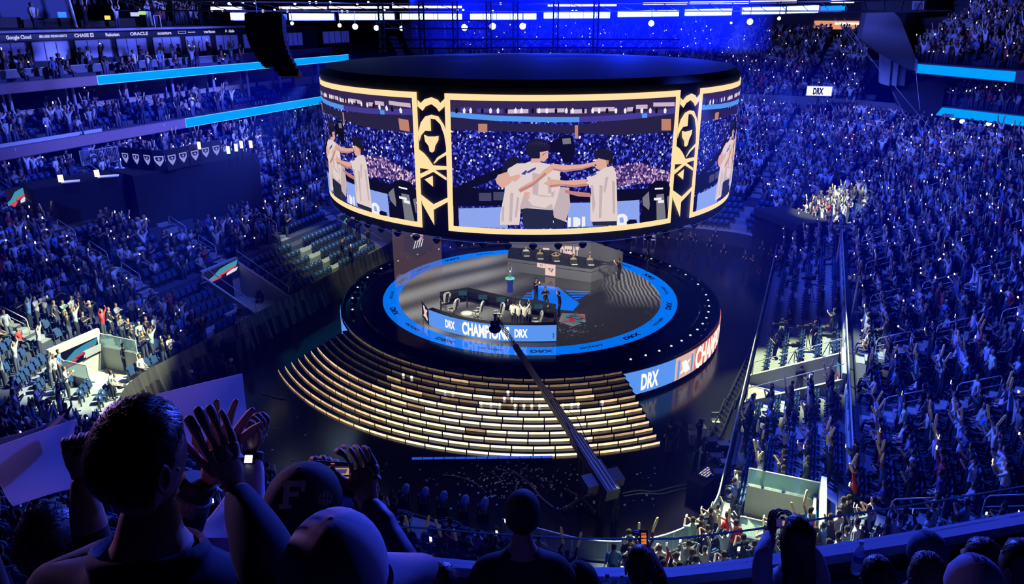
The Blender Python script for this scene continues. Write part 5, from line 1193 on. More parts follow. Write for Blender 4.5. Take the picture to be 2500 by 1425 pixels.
# black tunnel box at the far end where the players enter
t = thing('entrance_tunnel', at(1885, 560, 0), 'black draped entrance tunnel with a grey lintel at the far floor corner', 'tunnel')
a, b = at(1836, 548, 2.6), at(1940, 590, 2.6); a.z = b.z = 0
d = (b - a).normalized(); n = Vector((-d.y, d.x, 0)) * 3.5
mb = MB(); q = [a, b, b + n, a + n]; mb.hexa([p + Z * 3.5 for p in q] + [p + Z * 4.1 for p in q], M_DARKW); mb.build('lintel', t)
mb = MB(); mb.hexa([p + n * .05 for p in q] + [p + n * .05 + Z * 3.5 for p in q], M_BLACK); mb.build('drapes', t)
# slack rigging cables on the right, and a banner over an upper left stair head
for i, (a, b, dp) in enumerate((((2037, 44), (2130, 150), 70), ((2060, 44), (2150, 175), 70), ((2236, 172), (2246, 268), 62), ((2186, 212), (2300, 345), 58), ((2180, 225), (2220, 300), 58))):
    p, q = pd(*a, dp), pd(*b, dp - 3); mb = MB(); mb.tube([p, p.lerp(q, .5) - Vector((0, 0, .05)), q], .018, M_RAIL, 5); tag(mb.build('rigging_cable'), 'thin slanting rigging cable before the right stands, %s from the left' % ORD[i + 1], 'cable')
p0, p1 = bowl_hit(22, 512), bowl_hit(72, 500); t = thing('banner_board', p0, 'small teal and red banner over a stair head in the upper left stand', 'banner'); p1.z = p0.z; d = (p1 - p0)
mb = MB(); mb.nrm = Vector((d.y, -d.x, 0)).normalized(); mb.nrm = mb.nrm if mb.nrm.y < 0 else -mb.nrm
art(mb, lambda a, b: p0 + d * a + Z * b, 0, 1, .1, 1.3); mb.build('art_banner', t)
mb = MB(); n_ = Vector((0, .1, 0)); mb.hexa([p0 + n_, p1 + n_, p1 + n_ * 2, p0 + n_ * 2] + [p + Z * 1.4 for p in (p0 + n_, p1 + n_, p1 + n_ * 2, p0 + n_ * 2)], M_DARKW); mb.build('board', t)
# ------------------------------------------------------------------ people
def skin_body(J, E_, sub=0, name='body'):
    """one continuous skinned surface. J: {name: (x, y, z, rx[, ry])}, E_: [(a, b)]; returns numpy verts, faces, nearest joint index"""
    me = bpy.data.meshes.new(name); bm = bmesh.new(); ks = list(J); lay = bm.verts.layers.skin.verify(); vs = {}
    for k in ks:
        j = J[k]; v = bm.verts.new(j[:3]); vs[k] = v; r = j[3]; ry = j[4] if len(j) > 4 else r; v[lay].radius = (r, ry)
    root = 'pelvis' if 'pelvis' in J else ks[0]
    vs[root][lay].use_root = True
    for a, b in E_: bm.edges.new((vs[a], vs[b]))
    bm.to_mesh(me); bm.free(); o = bpy.data.objects.new(name, me); COL.objects.link(o)
    m = o.modifiers.new('s', 'SKIN'); m.use_smooth_shade = True; m.branch_smoothing = .3
    if sub: s = o.modifiers.new('u', 'SUBSURF'); s.levels = sub; s.render_levels = sub
    dg = bpy.context.evaluated_depsgraph_get(); dg.update(); ev = bpy.data.meshes.new_from_object(o.evaluated_get(dg))
    n = len(ev.vertices); co = np.empty(n * 3); ev.vertices.foreach_get('co', co); co = co.reshape(-1, 3); fs = [tuple(p.vertices) for p in ev.polygons]
    jp = np.array([J[k][:3] for k in ks]); 
    # nearest bone by segment distance
    best = np.full(n, 1e9); reg = np.zeros(n, int); ei = {}
    for i, (a, b) in enumerate(E_):
        A, B = np.array(J[a][:3]), np.array(J[b][:3]); d = B - A; L2 = max(d @ d, 1e-9); t = np.clip(((co - A) @ d) / L2, 0, 1); ra = J[a][3]; rb = J[b][3]
        dist = np.linalg.norm(co - (A + t[:, None] * d), axis=1) - (ra + (rb - ra) * t) * .6; m_ = dist < best; best[m_] = dist[m_]; reg[m_] = i
    bpy.data.objects.remove(o); bpy.data.meshes.remove(ev)
    return co, fs, reg
# region ids: 0 skin, 1 top, 2 trousers, 3 hair, 4 prop (stick), 5 phone light
def pose(kind, rnd=0.0):
    """joints of a standing or seated figure facing +y, feet at z = 0 (seat height .45)"""
    r = random.Random(int(rnd * 1e6) + hash(kind) % 1000 if False else int(rnd * 1000)); j = lambda s: r.uniform(-s, s)
    sit = kind.startswith('sit'); J = {}; hz = .52 if sit else .93
    hy = 0.0; lean = (.04 if not sit else -.03) + j(.04)
    J['pelvis'] = (0, hy, hz, .165, .125); J['waist'] = (j(.02), hy + lean * .4, hz + .17, .15, .115); J['chest'] = (j(.02), hy + lean, hz + .40, .185, .13)
    J['neck'] = (J['chest'][0], hy + lean + .01, hz + .56, .055); J['chin'] = (J['chest'][0], hy + lean + .03, hz + .645, .085, .09); J['crown'] = (J['chest'][0], hy + lean + .01, hz + .77, .1, .11)
    J['tip'] = (J['chest'][0], hy + lean + .005, hz + .845, .062, .068)
    E_ = [('pelvis', 'waist'), ('waist', 'chest'), ('chest', 'neck'), ('neck', 'chin'), ('chin', 'crown'), ('crown', 'tip')]
    for s, nm in ((-1, 'l'), (1, 'r')):
        sx = s * .175 + J['chest'][0]; sz = hz + .47; sy = hy + lean
        J['sh' + nm] = (sx, sy, sz, .072)
        up = kind
        if 'up' in up or ('_one' in up and s > 0):
            el = (sx + s * (.10 + abs(j(.08))), sy + .08 + j(.05), sz + .24); ha = (sx + s * (.06 + j(.1)), sy + .12 + j(.1), sz + .50)
        elif 'clap' in up:
            el = (sx + s * .08, sy + .12, sz - .2 + j(.03)); ha = (s * .03 + j(.02), sy + .36, sz - .02 + j(.08))
        elif 'head' in up:
            el = (sx + s * .2, sy + .06, sz + .12); ha = (s * .09, sy + .02, sz + .26)
        elif 'phone' in up:
            el = (sx + s * .04, sy + .2, sz - .14); ha = (s * .05, sy + .38, sz + .08)
        elif 'fold' in up:
            el = (sx + s * .07, sy + .02, sz - .27); ha = (-s * .08, sy + .2, sz - .26)
        else:
            el = (sx + s * .07, sy - .02, sz - .27); ha = (sx + s * .05, sy + .12, sz - .5) if not sit else (sx * .7, sy + .3, sz - .42)
        J['el' + nm] = (*el, .055); J['wr' + nm] = (ha[0] + (el[0] - ha[0]) * .2, ha[1] + (el[1] - ha[1]) * .2, ha[2] + (el[2] - ha[2]) * .2, .038); J['ha' + nm] = (*ha, .045, .03)
        E_ += [('chest', 'sh' + nm), ('sh' + nm, 'el' + nm), ('el' + nm, 'wr' + nm), ('wr' + nm, 'ha' + nm)]
        hx = s * .09
        if sit:
            kn = (hx * 1.2 + j(.03), hy + .42, hz - .02); ft = (hx * 1.2, hy + .45, .08); to = (hx * 1.2, hy + .6, .04)
        else:
            st = j(.05); kn = (hx * 1.15 + j(.02), hy + .03 + st, .49); ft = (hx * 1.2, hy + st * .8, .08); to = (hx * 1.35, hy + .16 + st * .8, .035)
        J['kn' + nm] = (*kn, .078); J['an' + nm] = (*ft, .055); J['to' + nm] = (*to, .035, .03); J['th' + nm] = (hx, hy + (.1 if sit else 0), hz - .06, .105)
        E_ += [('pelvis', 'th' + nm), ('th' + nm, 'kn' + nm), ('kn' + nm, 'an' + nm), ('an' + nm, 'to' + nm)]
    return J, E_
def body_regions(J, E_, co, reg, long_sleeve=False, shorts=False):
    out = np.zeros(len(co), int)
    for i, (a, b) in enumerate(E_):
        m = reg == i; n = b[:2]
        if b in ('waist', 'chest') or n == 'sh': out[m] = 1
        elif n == 'el': out[m] = 1
        elif n in ('wr', 'ha'): out[m] = 1 if (long_sleeve and n == 'wr') else 0
        elif b == 'tip': out[m] = 3
        elif n in ('th', 'kn', 'an', 'to'): out[m] = 2
        elif b == 'crown':
            hc = np.array(J['crown'][:3]); k = m & ((co[:, 1] < hc[1] + .055) | (co[:, 2] > hc[2] + .03)); out[m] = 0; out[k] = 3
        elif b == 'chin':
            hc = np.array(J['chin'][:3]); k = m & (co[:, 1] < hc[1] - .01) & (co[:, 2] > hc[2] - .01); out[m] = 0; out[k] = 3
    return out
def box_vf(c, ax, ln, w, d):
    ax = np.array(ax, float); ax /= np.linalg.norm(ax); x = np.cross(ax, [0, 1, .1]); x /= np.linalg.norm(x); y = np.cross(ax, x); c = np.array(c, float)
    v = [c + ax * (ln * t) + x * (w * a) + y * (d * b) for t in (0, 1) for a, b in ((-.5, -.5), (.5, -.5), (.5, .5), (-.5, .5))]
    return np.array(v), [(3, 2, 1, 0), (4, 5, 6, 7), (0, 1, 5, 4), (1, 2, 6, 5), (2, 3, 7, 6), (3, 0, 4, 7)]
class Proto: pass
PROTOS = {0: [], 1: []}
KINDS = [('stand_up', .11), ('stand_up', .23), ('stand_clap', .31), ('stand_one', .47), ('stand_rest', .53), ('stand_phone', .61), ('stand_head', .71), ('sit_rest', .83), ('sit_clap', .91), ('sit_up', .97), ('stand_rest', .37), ('stand_clap', .59)]
for sub in (0, 1):
    for i, (k, r_) in enumerate(KINDS):
        J, E_ = pose(k, r_); co, fs, reg = skin_body(J, E_, sub); rg = body_regions(J, E_, co, reg, long_sleeve=i % 3 == 0)
        p = Proto(); p.kind = k; p.extra = i
        V_, F_, G_ = [co], list(fs), [rg]; n = len(co)
        def addp(v, f, g):
            global n
            V_.append(v); F_.extend([tuple(q + n for q in t) for t in f]); G_.append(np.full(len(v), g)); n += len(v)
        hl, hr = J['hal'][:3], J['har'][:3]
        if i in (0, 10, 9) and sub == 0:
            addp(*box_vf(hl, (-.25, .1, 1), .5, .08, .07), 4); addp(*box_vf(hr, (.25, .1, 1), .5, .08, .07), 4)
        if i in (3,) : addp(*box_vf((hr[0], hr[1] + .03, hr[2]), (0, 0, 1), .14, .075, .012), 5)
        if i in (5,): addp(*box_vf((0, hr[1] + .02, hr[2]), (0, 0, 1), .12, .07, .012), 5)
        p.v = np.concatenate(V_); p.f = F_; p.g = np.concatenate(G_); p.J = J; PROTOS[sub].append(p)

def person_material(name, attr):
    """colours come from the garment colour carried by the mesh (crowd) or the object (single people); region picks skin, top, legs, hair"""
    m = bpy.data.materials.new(name); m.use_nodes = True; nt = m.node_tree; b = nt.nodes['Principled BSDF']; N = nt.nodes.new; L = nt.links.new
    b.inputs['Roughness'].default_value = .75; b.inputs['Specular IOR Level'].default_value = .25
    if attr == 'mesh':
        a = N('ShaderNodeAttribute'); a.attribute_name = 'garment'; L(a.outputs['Color'], b.inputs['Base Color']); g = N('ShaderNodeAttribute'); g.attribute_name = 'lamp'
        L(g.outputs['Fac'], b.inputs['Emission Strength']); b.inputs['Emission Color'].default_value = (.95, 1, .9, 1)
    else:
        ri = N('ShaderNodeAttribute'); ri.attribute_name = 'region'; oi = N('ShaderNodeObjectInfo'); ar = N('ShaderNodeValToRGB'); ar.color_ramp.interpolation = 'CONSTANT'
        cr = ar.color_ramp; cr.elements[0].position = 0; cr.elements[0].color = (.42, .24, .17, 1); cr.elements[1].position = .30; cr.elements[1].color = (.03, .035, .055, 1)
        e = cr.elements.new(.5); e.color = (.02, .015, .012, 1); e = cr.elements.new(.7); e.color = (.85, .66, .36, 1)
        L(ri.outputs['Fac'], ar.inputs[0])
        eq = N('ShaderNodeMath'); eq.operation = 'COMPARE'; eq.inputs[1].default_value = .2; eq.inputs[2].default_value = .1; L(ri.outputs['Fac'], eq.inputs[0])
        mx = N('ShaderNodeMix'); mx.data_type = 'RGBA'; L(eq.outputs[0], mx.inputs[0]); L(ar.outputs[0], mx.inputs[6]); L(oi.outputs['Color'], mx.inputs[7]); L(mx.outputs[2], b.inputs['Base Color'])
        gt = N('ShaderNodeMath'); gt.operation = 'GREATER_THAN'; gt.inputs[1].default_value = .9; L(ri.outputs['Fac'], gt.inputs[0]); ms = N('ShaderNodeMath'); ms.operation = 'MULTIPLY'; ms.inputs[1].default_value = 3; L(gt.outputs[0], ms.inputs[0]); L(ms.outputs[0], b.inputs['Emission Strength']); b.inputs['Emission Color'].default_value = (1, 1, 1, 1)
    m.cycles.emission_sampling = 'NONE'; MATS[name] = m; return m
M_CROWD = person_material('crowd_clothes', 'mesh'); M_PERSON = person_material('person_clothes', 'object')
TOPS = [((.02, .02, .03), 'black'), ((.025, .03, .06), 'dark'), ((.75, .75, .78), 'white'), ((.45, .46, .5), 'pale grey'), ((.13, .14, .17), 'grey'), ((.10, .22, .55), 'blue'), ((.5, .04, .05), 'red'), ((.05, .10, .30), 'navy'), ((.55, .6, .75), 'pale blue'), ((.30, .45, .40), 'green-grey')]
TW = np.array([.27, .14, .26, .07, .06, .06, .025, .05, .05, .015]); TW /= TW.sum()
def person_mesh(pi, sub=1):
    p = PROTOS[sub][pi]; me = bpy.data.meshes.new('spectator_body'); me.from_pydata(p.v.tolist(), [], p.f); a = me.attributes.new('region', 'FLOAT', 'POINT')
    lut = np.array([0, .2, .4, .6, .8, 1.0]); a.data.foreach_set('value', lut[p.g]); me.polygons.foreach_set('use_smooth', [True] * len(p.f)); me.materials.append(M_PERSON); me.update(); return me
PM = [person_mesh(i) for i in range(len(KINDS))]
def put_person(pi, loc, rz, col, label, group=None, name='person', s=1.0, cat='person'):
    o = bpy.data.objects.new(name, PM[pi]); COL.objects.link(o); o.location = loc; o.rotation_euler = (0, 0, rz); o.scale = (s, s, s); o.color = (*col, 1); return tag(o, label, cat, group)

# candidate places on every row
SPOTS = []      # (x, y, z, facing angle, kind section, row, seat index, d)
def row_points(rows, pitch, okf, sec):
    seg = [(BC[i], BC[i + 1]) for i in range(len(BC) - 1)]
    for r_i, (d, z) in enumerate(rows):
        acc = 0.0; dd = d + .48; idx = 0
        for (u0, v0, a0, b0), (u1, v1, a1, b1) in seg:
            p0 = (u0 + a0 * dd, v0 + b0 * dd); p1 = (u1 + a1 * dd, v1 + b1 * dd); L_ = math.hypot(p1[0] - p0[0], p1[1] - p0[1])
            while acc < L_:
                t = acc / L_; u, v = p0[0] + (p1[0] - p0[0]) * t, p0[1] + (p1[1] - p0[1]) * t; nu, nv = a0 + (a1 - a0) * t, b0 + (b1 - b0) * t; idx += 1; acc += pitch
                if okf(u, v, dd): 
                    P_ = W(u, v, z); SPOTS.append((P_.x, P_.y, z, u, v, nu, nv, sec, r_i, idx))
            acc -= L_
def okl(u, v, d):
    if in_vom(u, v, d) or in_vom(u, v, d - .4) or near_aisle(u, v): return False
    if 16.5 < abs(u) < 20.1 and -22.65 < v < -18.55: return False
    if 4.85 < d < 5.5 and abs(v) < 18: return False
    return True
row_points(LOW, .53, okl, 'lower')
def okf(u, v, d): return v > 19 and -29 < u < 21.8 and not near_aisle(u, v)
row_points(FAR, .53, okf, 'far')
def face_angle(nu, nv):      # facing the floor: direction -n in the arena frame
    d = UX * -nu + VX * -nv; return math.atan2(d.y, d.x) - math.pi / 2
PLAT_A = [uv_of(p) for p in (PA[0], PA[1], PA[1] + PA[2], PA[0] + PA[2])]; PLAT_B = [uv_of(p) for p in (PB[0], PB[1], PB[1] + PB[2], PB[0] + PB[2])]
def inside(q, u, v, pad=.6):
    us = [a for a, b in q]; vs = [b for a, b in q]; return min(us) - pad < u < max(us) + pad and min(vs) - pad < v < max(vs) + pad
crowd = []; empty = []
for s in SPOTS:
    x, y, z, u, v, nu, nv, sec, r_i, idx = s; X, Y, D = px((x, y, z + .9))
    if not (-60 < X < 2560 and 20 < Y < 1500) or D < 9: continue
    if inside(PLAT_A, u, v, .3) or inside(PLAT_B, u, v, .4): continue
    d = z_d = (z - 1.25) / RISE
    if sec == 'lower':
        if u < -8 and -14 < v < 6 and r_i < 5: e = .93 if (v > -6.3 or v < -10.2) else 1        # the block of empty seats on the left
        elif u < -8 and -19 < v < -14 and r_i < 5: e = .35
        elif u > 8 and -10.5 < v < 12 and r_i < 5: e = .97                              # camera platform
        elif u < -8 and v < -22 and r_i < 3: e = .5
        elif u < -8 and -14 < v < 6 and r_i < 8: e = .6
        elif u < -8: e = .40 if abs(v) < 12 else .28
        else: e = .10
        if v < -23 and u < 13: e = 1.0 if r_i < 2 else max(e, .6)
        if u > 8 and 18.5 < v < 30 and u < 15 and r_i < 9: e = 1 if (u < 16 and v > 22 and r_i < 5) else e
    else: e = .08
    (empty if random.random() < e else crowd).append(s)
# tops of the balconies on the right and left
EXTRA = []
def line_spots(a, d, n, rows, s0, s1, sec, empt):
    for k, (o_, z) in enumerate(rows):
        s = s0
        while s < s1:
            p = a + d * s + n * o_; X, Y, D = px((p.x, p.y, z + .8))
            if -40 < X < 2540 and -60 < Y < 1450: 
                nu, nv = n.dot(UX), n.dot(VX); (empty if random.random() < empt else crowd).append((p.x, p.y, z, p.dot(UX), p.dot(VX), nu, nv, sec, k, int(s / .53)))
            s += .55
aisr = lambda s: False
line_spots(ra, rd, rn, UPR_ROWS, -2.0, 24, 'upper right', .10)
line_spots(la, ld, ln, LOR_ROWS, .5, 24, 'right balcony', .2)
crowd = [c for c in crowd if not (c[7] == 'upper right' and (5.0 < ((Vector((c[0], c[1], 0)) - ra).dot(rd)) < 6.2))]
# ------------------------------------------------------------------ who stands where
def hidden_by_foreground(X, Y):
    if X < 690 and Y > 960: return True
    if X < 180 and Y > 1010: return True
    if 440 < X < 610 and Y > 925: return True
    if 640 < X < 1000 and Y > 1130: return True
    if 1190 < X < 1370 and Y > 1230: return True
    if X > 1000 and Y > 1400 - (X - 1000) * .07 - (max(0, X - 1900) * .1): return True
    return 785 < X < 1795 and 150 < Y < 575
for c in crowd: pass
vis = []
rest = []
for c in crowd:
    X, Y, D = px((c[0], c[1], c[2] + 1.3))
    if hidden_by_foreground(X, Y):
        if 790 < X < 1790 and 200 < Y < 540: continue
        rest.append(c); continue
    (vis if (0 < X < 2500 and 0 < Y < 1400) else rest).append(c)
vis.sort(key=lambda c: px((c[0], c[1], c[2] + 1))[2])
NIND = 235
single, rest = vis[:NIND], rest + vis[NIND:]
POSE_W = {0: ('raising both arms', .11), 1: ('with both arms high', .09), 2: ('clapping', .18), 3: ('holding up a lit phone', .07), 4: ('standing with arms down', .14), 5: ('looking at a lit phone', .04), 6: ('hands on head', .04), 7: ('seated', .11), 8: ('seated and clapping', .08), 9: ('seated with arms up', .03), 10: ('standing loosely', .08), 11: ('applauding', .04)}
pk = list(POSE_W); pw = np.array([POSE_W[k][1] for k in pk]); pw /= pw.sum()
where = lambda c: ('right' if c[3] > 0 else 'left') + ' stand' if abs(c[4]) < 18.5 else (('near' if c[4] < 0 else 'far') + (' right corner' if c[3] > 8 else ' left corner' if c[3] < -8 else ' end'))
WH_ = {}
single.sort(key=lambda c: (where(c), c[8], c[9]))
cnt = {}
STICKS = []
for c in single:
    pi = int(RNG.choice(pk, p=pw)); ti = int(RNG.choice(len(TOPS), p=TW)); col, cn = TOPS[ti]; wh = where(c); key = (wh, c[8]); cnt[key] = cnt.get(key, 0) + 1
    col = tuple(min(1, max(.01, a * random.uniform(.75, 1.2))) for a in col)
    z = c[2] ; s = random.uniform(.97, 1.1)
    ang = face_angle(c[5], c[6]) + random.uniform(-.35, .35)
    lab = 'fan, %s top, %s, %s row, %s along, %s' % (cn, POSE_W[pi][0], ORD[c[8] + 1], ORD[min(cnt[key], 79)], wh)
    o = put_person(pi, (c[0], c[1], z), ang, col, lab, 'spectators in the near stands', s=s)
    if pi in (0, 1) and random.random() < .65 and len(STICKS) < 70: STICKS.append((o, pi, s, cn, wh, c))
# inflatable cheering sticks, one pair's every stick a thing of its own
mb = MB(); mb.lathe((0, 0, 0), [(.012, 0), (.042, .03), (.048, .25), (.045, .5), (.035, .56), (.012, .58)], mat('inflatable_cream', (.85, .68, .38), .3, emit=(.85, .62, .3), estr=.03), 10)
st0 = mb.build('inflatable_stick', smooth=True); COL.objects.unlink(st0)
for (o, pi, s, cn, wh, c) in STICKS:
    for sd, k in (('hal', -1), ('har', 1)):
        hp = PROTOS[1][pi].J[sd]; p = Matrix.Rotation(o.rotation_euler.z, 3, 'Z') @ Vector(hp[:3]) * s + o.location
        q = st0.copy(); COL.objects.link(q); q.location = p - Vector((0, 0, .05)); q.rotation_euler = (random.uniform(-.4, .3), k * random.uniform(.0, .5), o.rotation_euler.z)
        tag(q, 'stick, %s hand, %s' % ('left' if k < 0 else 'right', o['label'].split('top, ')[0] + 'top, ' + ', '.join(o['label'].split(', ')[2:])), 'cheering stick', 'cream cheering sticks')

# everyone else: one mass of people
def merge_people(lst, name, label, sub=0):
    VV, FF, CC, LL = [], [], [], []; off = 0
    skin = np.array([.42, .25, .18]); 
    for c in lst:
        pi = int(RNG.choice(pk, p=pw)); sub = 1 if px((c[0], c[1], c[2]))[2] < 46 else 0; p = PROTOS[sub][pi]
        top = np.array(TOPS[int(RNG.choice(len(TOPS), p=TW))][0]) * RNG.uniform(.55, 1.1); leg = np.array([.03, .035, .06]) * RNG.uniform(.5, 3); hairc = np.array([.02, .015, .012]) * RNG.uniform(.5, 3)
        if RNG.random() < .06: hairc = np.array([.6, .6, .62])
        sk = skin * RNG.uniform(.5, 1.15); lut = np.array([sk, top, leg, hairc, [.8, .62, .34], [1, 1, 1]])
        a = face_angle(c[5], c[6]) + RNG.uniform(-.4, .4); s = RNG.uniform(.96, 1.1); ca, sa = math.cos(a) * s, math.sin(a) * s
        v = p.v; VV.append(np.stack([v[:, 0] * ca - v[:, 1] * sa + c[0], v[:, 0] * sa + v[:, 1] * ca + c[1], v[:, 2] * s + c[2]], 1)); FF.append((p, off)); off += len(v)
        CC.append(lut[p.g]); LL.append((p.g == 5) * (2.6 if RNG.random() < .8 else .4))
        if RNG.random() < .14:      # a phone torch held up
            h = PROTOS[sub][pi].J['har']; bv, bf = box_vf((h[0], h[1] + .04, h[2]), (0, 0, 1), .07, .07, .04); VV.append(np.stack([bv[:, 0] * ca - bv[:, 1] * sa + c[0], bv[:, 0] * sa + bv[:, 1] * ca + c[1], bv[:, 2] * s + c[2]], 1))
            q = Proto(); q.f = bf; FF.append((q, off)); off += 8; CC.append(np.ones((8, 3))); LL.append(np.full(8, 3.0))
    V_ = np.concatenate(VV); C_ = np.concatenate(CC); L_ = np.concatenate(LL)
    loops, starts, totals = [], [], []; cache = {}
    for p, o in FF:
        k = id(p.f)
        if k not in cache: cache[k] = (np.array([i for f in p.f for i in f]), np.array([len(f) for f in p.f]))
        loops.append(cache[k][0] + o); totals.append(cache[k][1])
    loops = np.concatenate(loops); totals = np.concatenate(totals); starts = np.concatenate([[0], np.cumsum(totals)[:-1]])
    me = bpy.data.meshes.new(name); me.vertices.add(len(V_)); me.vertices.foreach_set('co', V_.ravel()); me.loops.add(len(loops)); me.loops.foreach_set('vertex_index', loops.astype(np.int32))
    me.polygons.add(len(totals)); me.polygons.foreach_set('loop_start', starts.astype(np.int32)); me.polygons.foreach_set('use_smooth', np.ones(len(totals), bool)); me.update(calc_edges=True)
    a = me.attributes.new('garment', 'FLOAT_COLOR', 'POINT'); a.data.foreach_set('color', np.concatenate([C_, np.ones((len(C_), 1))], 1).ravel()); a = me.attributes.new('lamp', 'FLOAT', 'POINT'); a.data.foreach_set('value', L_)
    me.materials.append(M_CROWD); o = bpy.data.objects.new(name, me); COL.objects.link(o); return tag(o, label, 'crowd', kind='stuff')
# people on the left balconies, in the suites, and on the press deck's stand
def lrow(u, z, v0, v1, dens, face=(-1, 0)):
    v = v0
    while v < v1:
        if random.random() < dens:
            p = W(u + random.uniform(-.1, .1), v, z); X, Y, D = px(p + Vector((0, 0, 1)))
            if -40 < X < 2540 and -80 < Y < 1450: rest.append((p.x, p.y, z, u, v, -1, 0, 'suite', 0, 0))
        v += .62
lrow(-34.7, 12.15, -14, 11, .42); lrow(-35.7, 12.45, -14, 12, .38); lrow(-36.6, 12.8, -14, 12, .2); lrow(-38.4, 13.1, -14, 18, .22)
lrow(-35.2, 16.1, -14, 15, .32); lrow(-36.7, 16.45, -14, 18, .28); lrow(-37.6, 16.45, -14, 4, .15)
lrow(-38.5, 19.62, -14, 12, .12)
for k in range(6): lrow(-39.7 - k * .9, 19.7 + k * .4, 8, 20, .75)
# a few behind the drum to the left of the far stand
merge_people(rest, 'crowd', 'dense cheering crowd in blue light filling the stands, many phones lit')

# ------------------------------------------------------------------ seats
def seat_proto(parts=True):
    """folding arena seat, origin on the tread under its backrest, facing +y; returns the root with seat, backrest, armrest, leg"""
    t = thing('stadium_seat', (0, 0, 0), 'x', 'seat')
    mb = MB(); ring = []
    for k in range(5):
        z = .42 + k * .115; w_ = .215 - (.03 if k == 4 else 0) - (.02 if k == 0 else 0); y = -.05 - k * .03
        ring.append([(-w_, y - .02, z), (w_, y - .02, z), (w_, y + .03, z), (w_ * .5, y + .01, z), (-w_ * .5, y + .01, z), (-w_, y + .03, z)])
    vs = [p for r_ in ring for p in r_]; fs = [(i * 6 + j, i * 6 + (j + 1) % 6, (i + 1) * 6 + (j + 1) % 6, (i + 1) * 6 + j) for i in range(4) for j in range(6)] + [(5, 4, 3, 2, 1, 0), (24, 25, 26, 27, 28, 29)]
    mb.add(vs, fs, M_SEAT); mb.build('backrest', t)
    mb = MB(); mb.hexa([(-.2, -.02, .45), (.2, -.02, .45), (.2, .08, .42), (-.2, .08, .42), (-.2, -.06, .82), (.2, -.06, .82), (.2, .0, .84), (-.2, .0, .84)], M_SEAT); mb.build('seat', t)
    for s in (-1, 1):
        mb = MB(); mb.hexa([(s * .25 - .02, -.12, .6), (s * .25 + .02, -.12, .6), (s * .25 + .02, .18, .58), (s * .25 - .02, .18, .58), (s * .25 - .02, -.12, .64), (s * .25 + .02, -.12, .64), (s * .25 + .02, .18, .62), (s * .25 - .02, .18, .62)], M_SEATP)
        mb.box((s * .25, -.05, .3), (.03, .06, .6), M_SEATP); mb.build('armrest', t)
    return t
sp0 = seat_proto()
def seat_ok(c):
    X, Y, D = px((c[0], c[1], c[2] + .5)); return -10 < X < 2510 and 0 < Y < 1425 and not hidden_by_foreground(X, Y)
es = [c for c in empty if seat_ok(c) and c[7] == 'lower']; es.sort(key=lambda c: px((c[0], c[1], c[2] + .5))[2] - (8 if c[8] < 8 else 0))
SEATS = es[:285]; SEATS.sort(key=lambda c: (where(c), c[8], c[9])); cn_ = {}
def place_seat(t, c, lab):
    nrm = UX * c[5] + VX * c[6]; t.location = Vector((c[0], c[1], c[2])) + nrm * .22; t.rotation_euler = (0, 0, face_angle(c[5], c[6])); tag(t, lab, 'seat', 'empty seats in the lower stands')
for i, c in enumerate(SEATS):
    key = (where(c), c[8]); cn_[key] = cn_.get(key, 0) + 1
    t = sp0 if i == 0 else copy_tree(sp0)
    place_seat(t, c, 'empty folding seat, %s row up, %s empty one along, %s' % (ORD[c[8] + 1], ORD[min(cn_[key], 79)], where(c)))
# all other seats: one mass
pv, pf_ = [], []
for ch in sp0.children:
    o_ = len(pv); pv += [tuple(v.co) for v in ch.data.vertices]; pf_ += [tuple(i + o_ for i in p.vertices) for p in ch.data.polygons]
pv = np.array(pv); sset = set(id(c) for c in SEATS)
VV, NF = [], 0
for c in empty + rest + single:
    if id(c) in sset or c[7] == 'suite': continue
    nrm = UX * c[5] + VX * c[6]; a = face_angle(c[5], c[6]); ca, sa = math.cos(a), math.sin(a); VV.append(np.stack([pv[:, 0] * ca - pv[:, 1] * sa + c[0] + nrm.x * .22, pv[:, 0] * sa + pv[:, 1] * ca + c[1] + nrm.y * .22, pv[:, 2] + c[2]], 1)); NF += 1
# suite balcony seats on the left
for u, z in ((-35.1, 12.15), (-36.0, 12.45), (-36.9, 12.8)):
    v = -14.0
    while v < 24:
        p = W(u, v, z); d = -UX * -1; a = face_angle(-1, 0); ca, sa = math.cos(a), math.sin(a)
        if (v // 1.0) % 4 != 3: VV.append(np.stack([pv[:, 0] * ca - pv[:, 1] * sa + p.x, pv[:, 0] * sa + pv[:, 1] * ca + p.y, pv[:, 2] + z], 1)); NF += 1
        v += .58
lp = np.array([i for f in pf_ for i in f]); tt_ = np.array([len(f) for f in pf_]); V_ = np.concatenate(VV)
loops = (lp[None] + (np.arange(NF) * len(pv))[:, None]).ravel(); totals = np.tile(tt_, NF); starts = np.concatenate([[0], np.cumsum(totals)[:-1]])
me = bpy.data.meshes.new('seat_rows'); me.vertices.add(len(V_)); me.vertices.foreach_set('co', V_.ravel()); me.loops.add(len(loops)); me.loops.foreach_set('vertex_index', loops.astype(np.int32)); me.polygons.add(len(totals)); me.polygons.foreach_set('loop_start', starts.astype(np.int32)); me.update(calc_edges=True)
me.materials.append(M_SEAT); o = bpy.data.objects.new('seat_rows', me); COL.objects.link(o); tag(o, 'rows of dark blue folding seats under and between the crowd', 'seats', kind='stuff')
print('PEOPLE', len(single), len(rest), 'SEATS', len(SEATS), NF, 'proto verts', [len(p.v) for p in PROTOS[0]], [len(p.v) for p in PROTOS[1]])
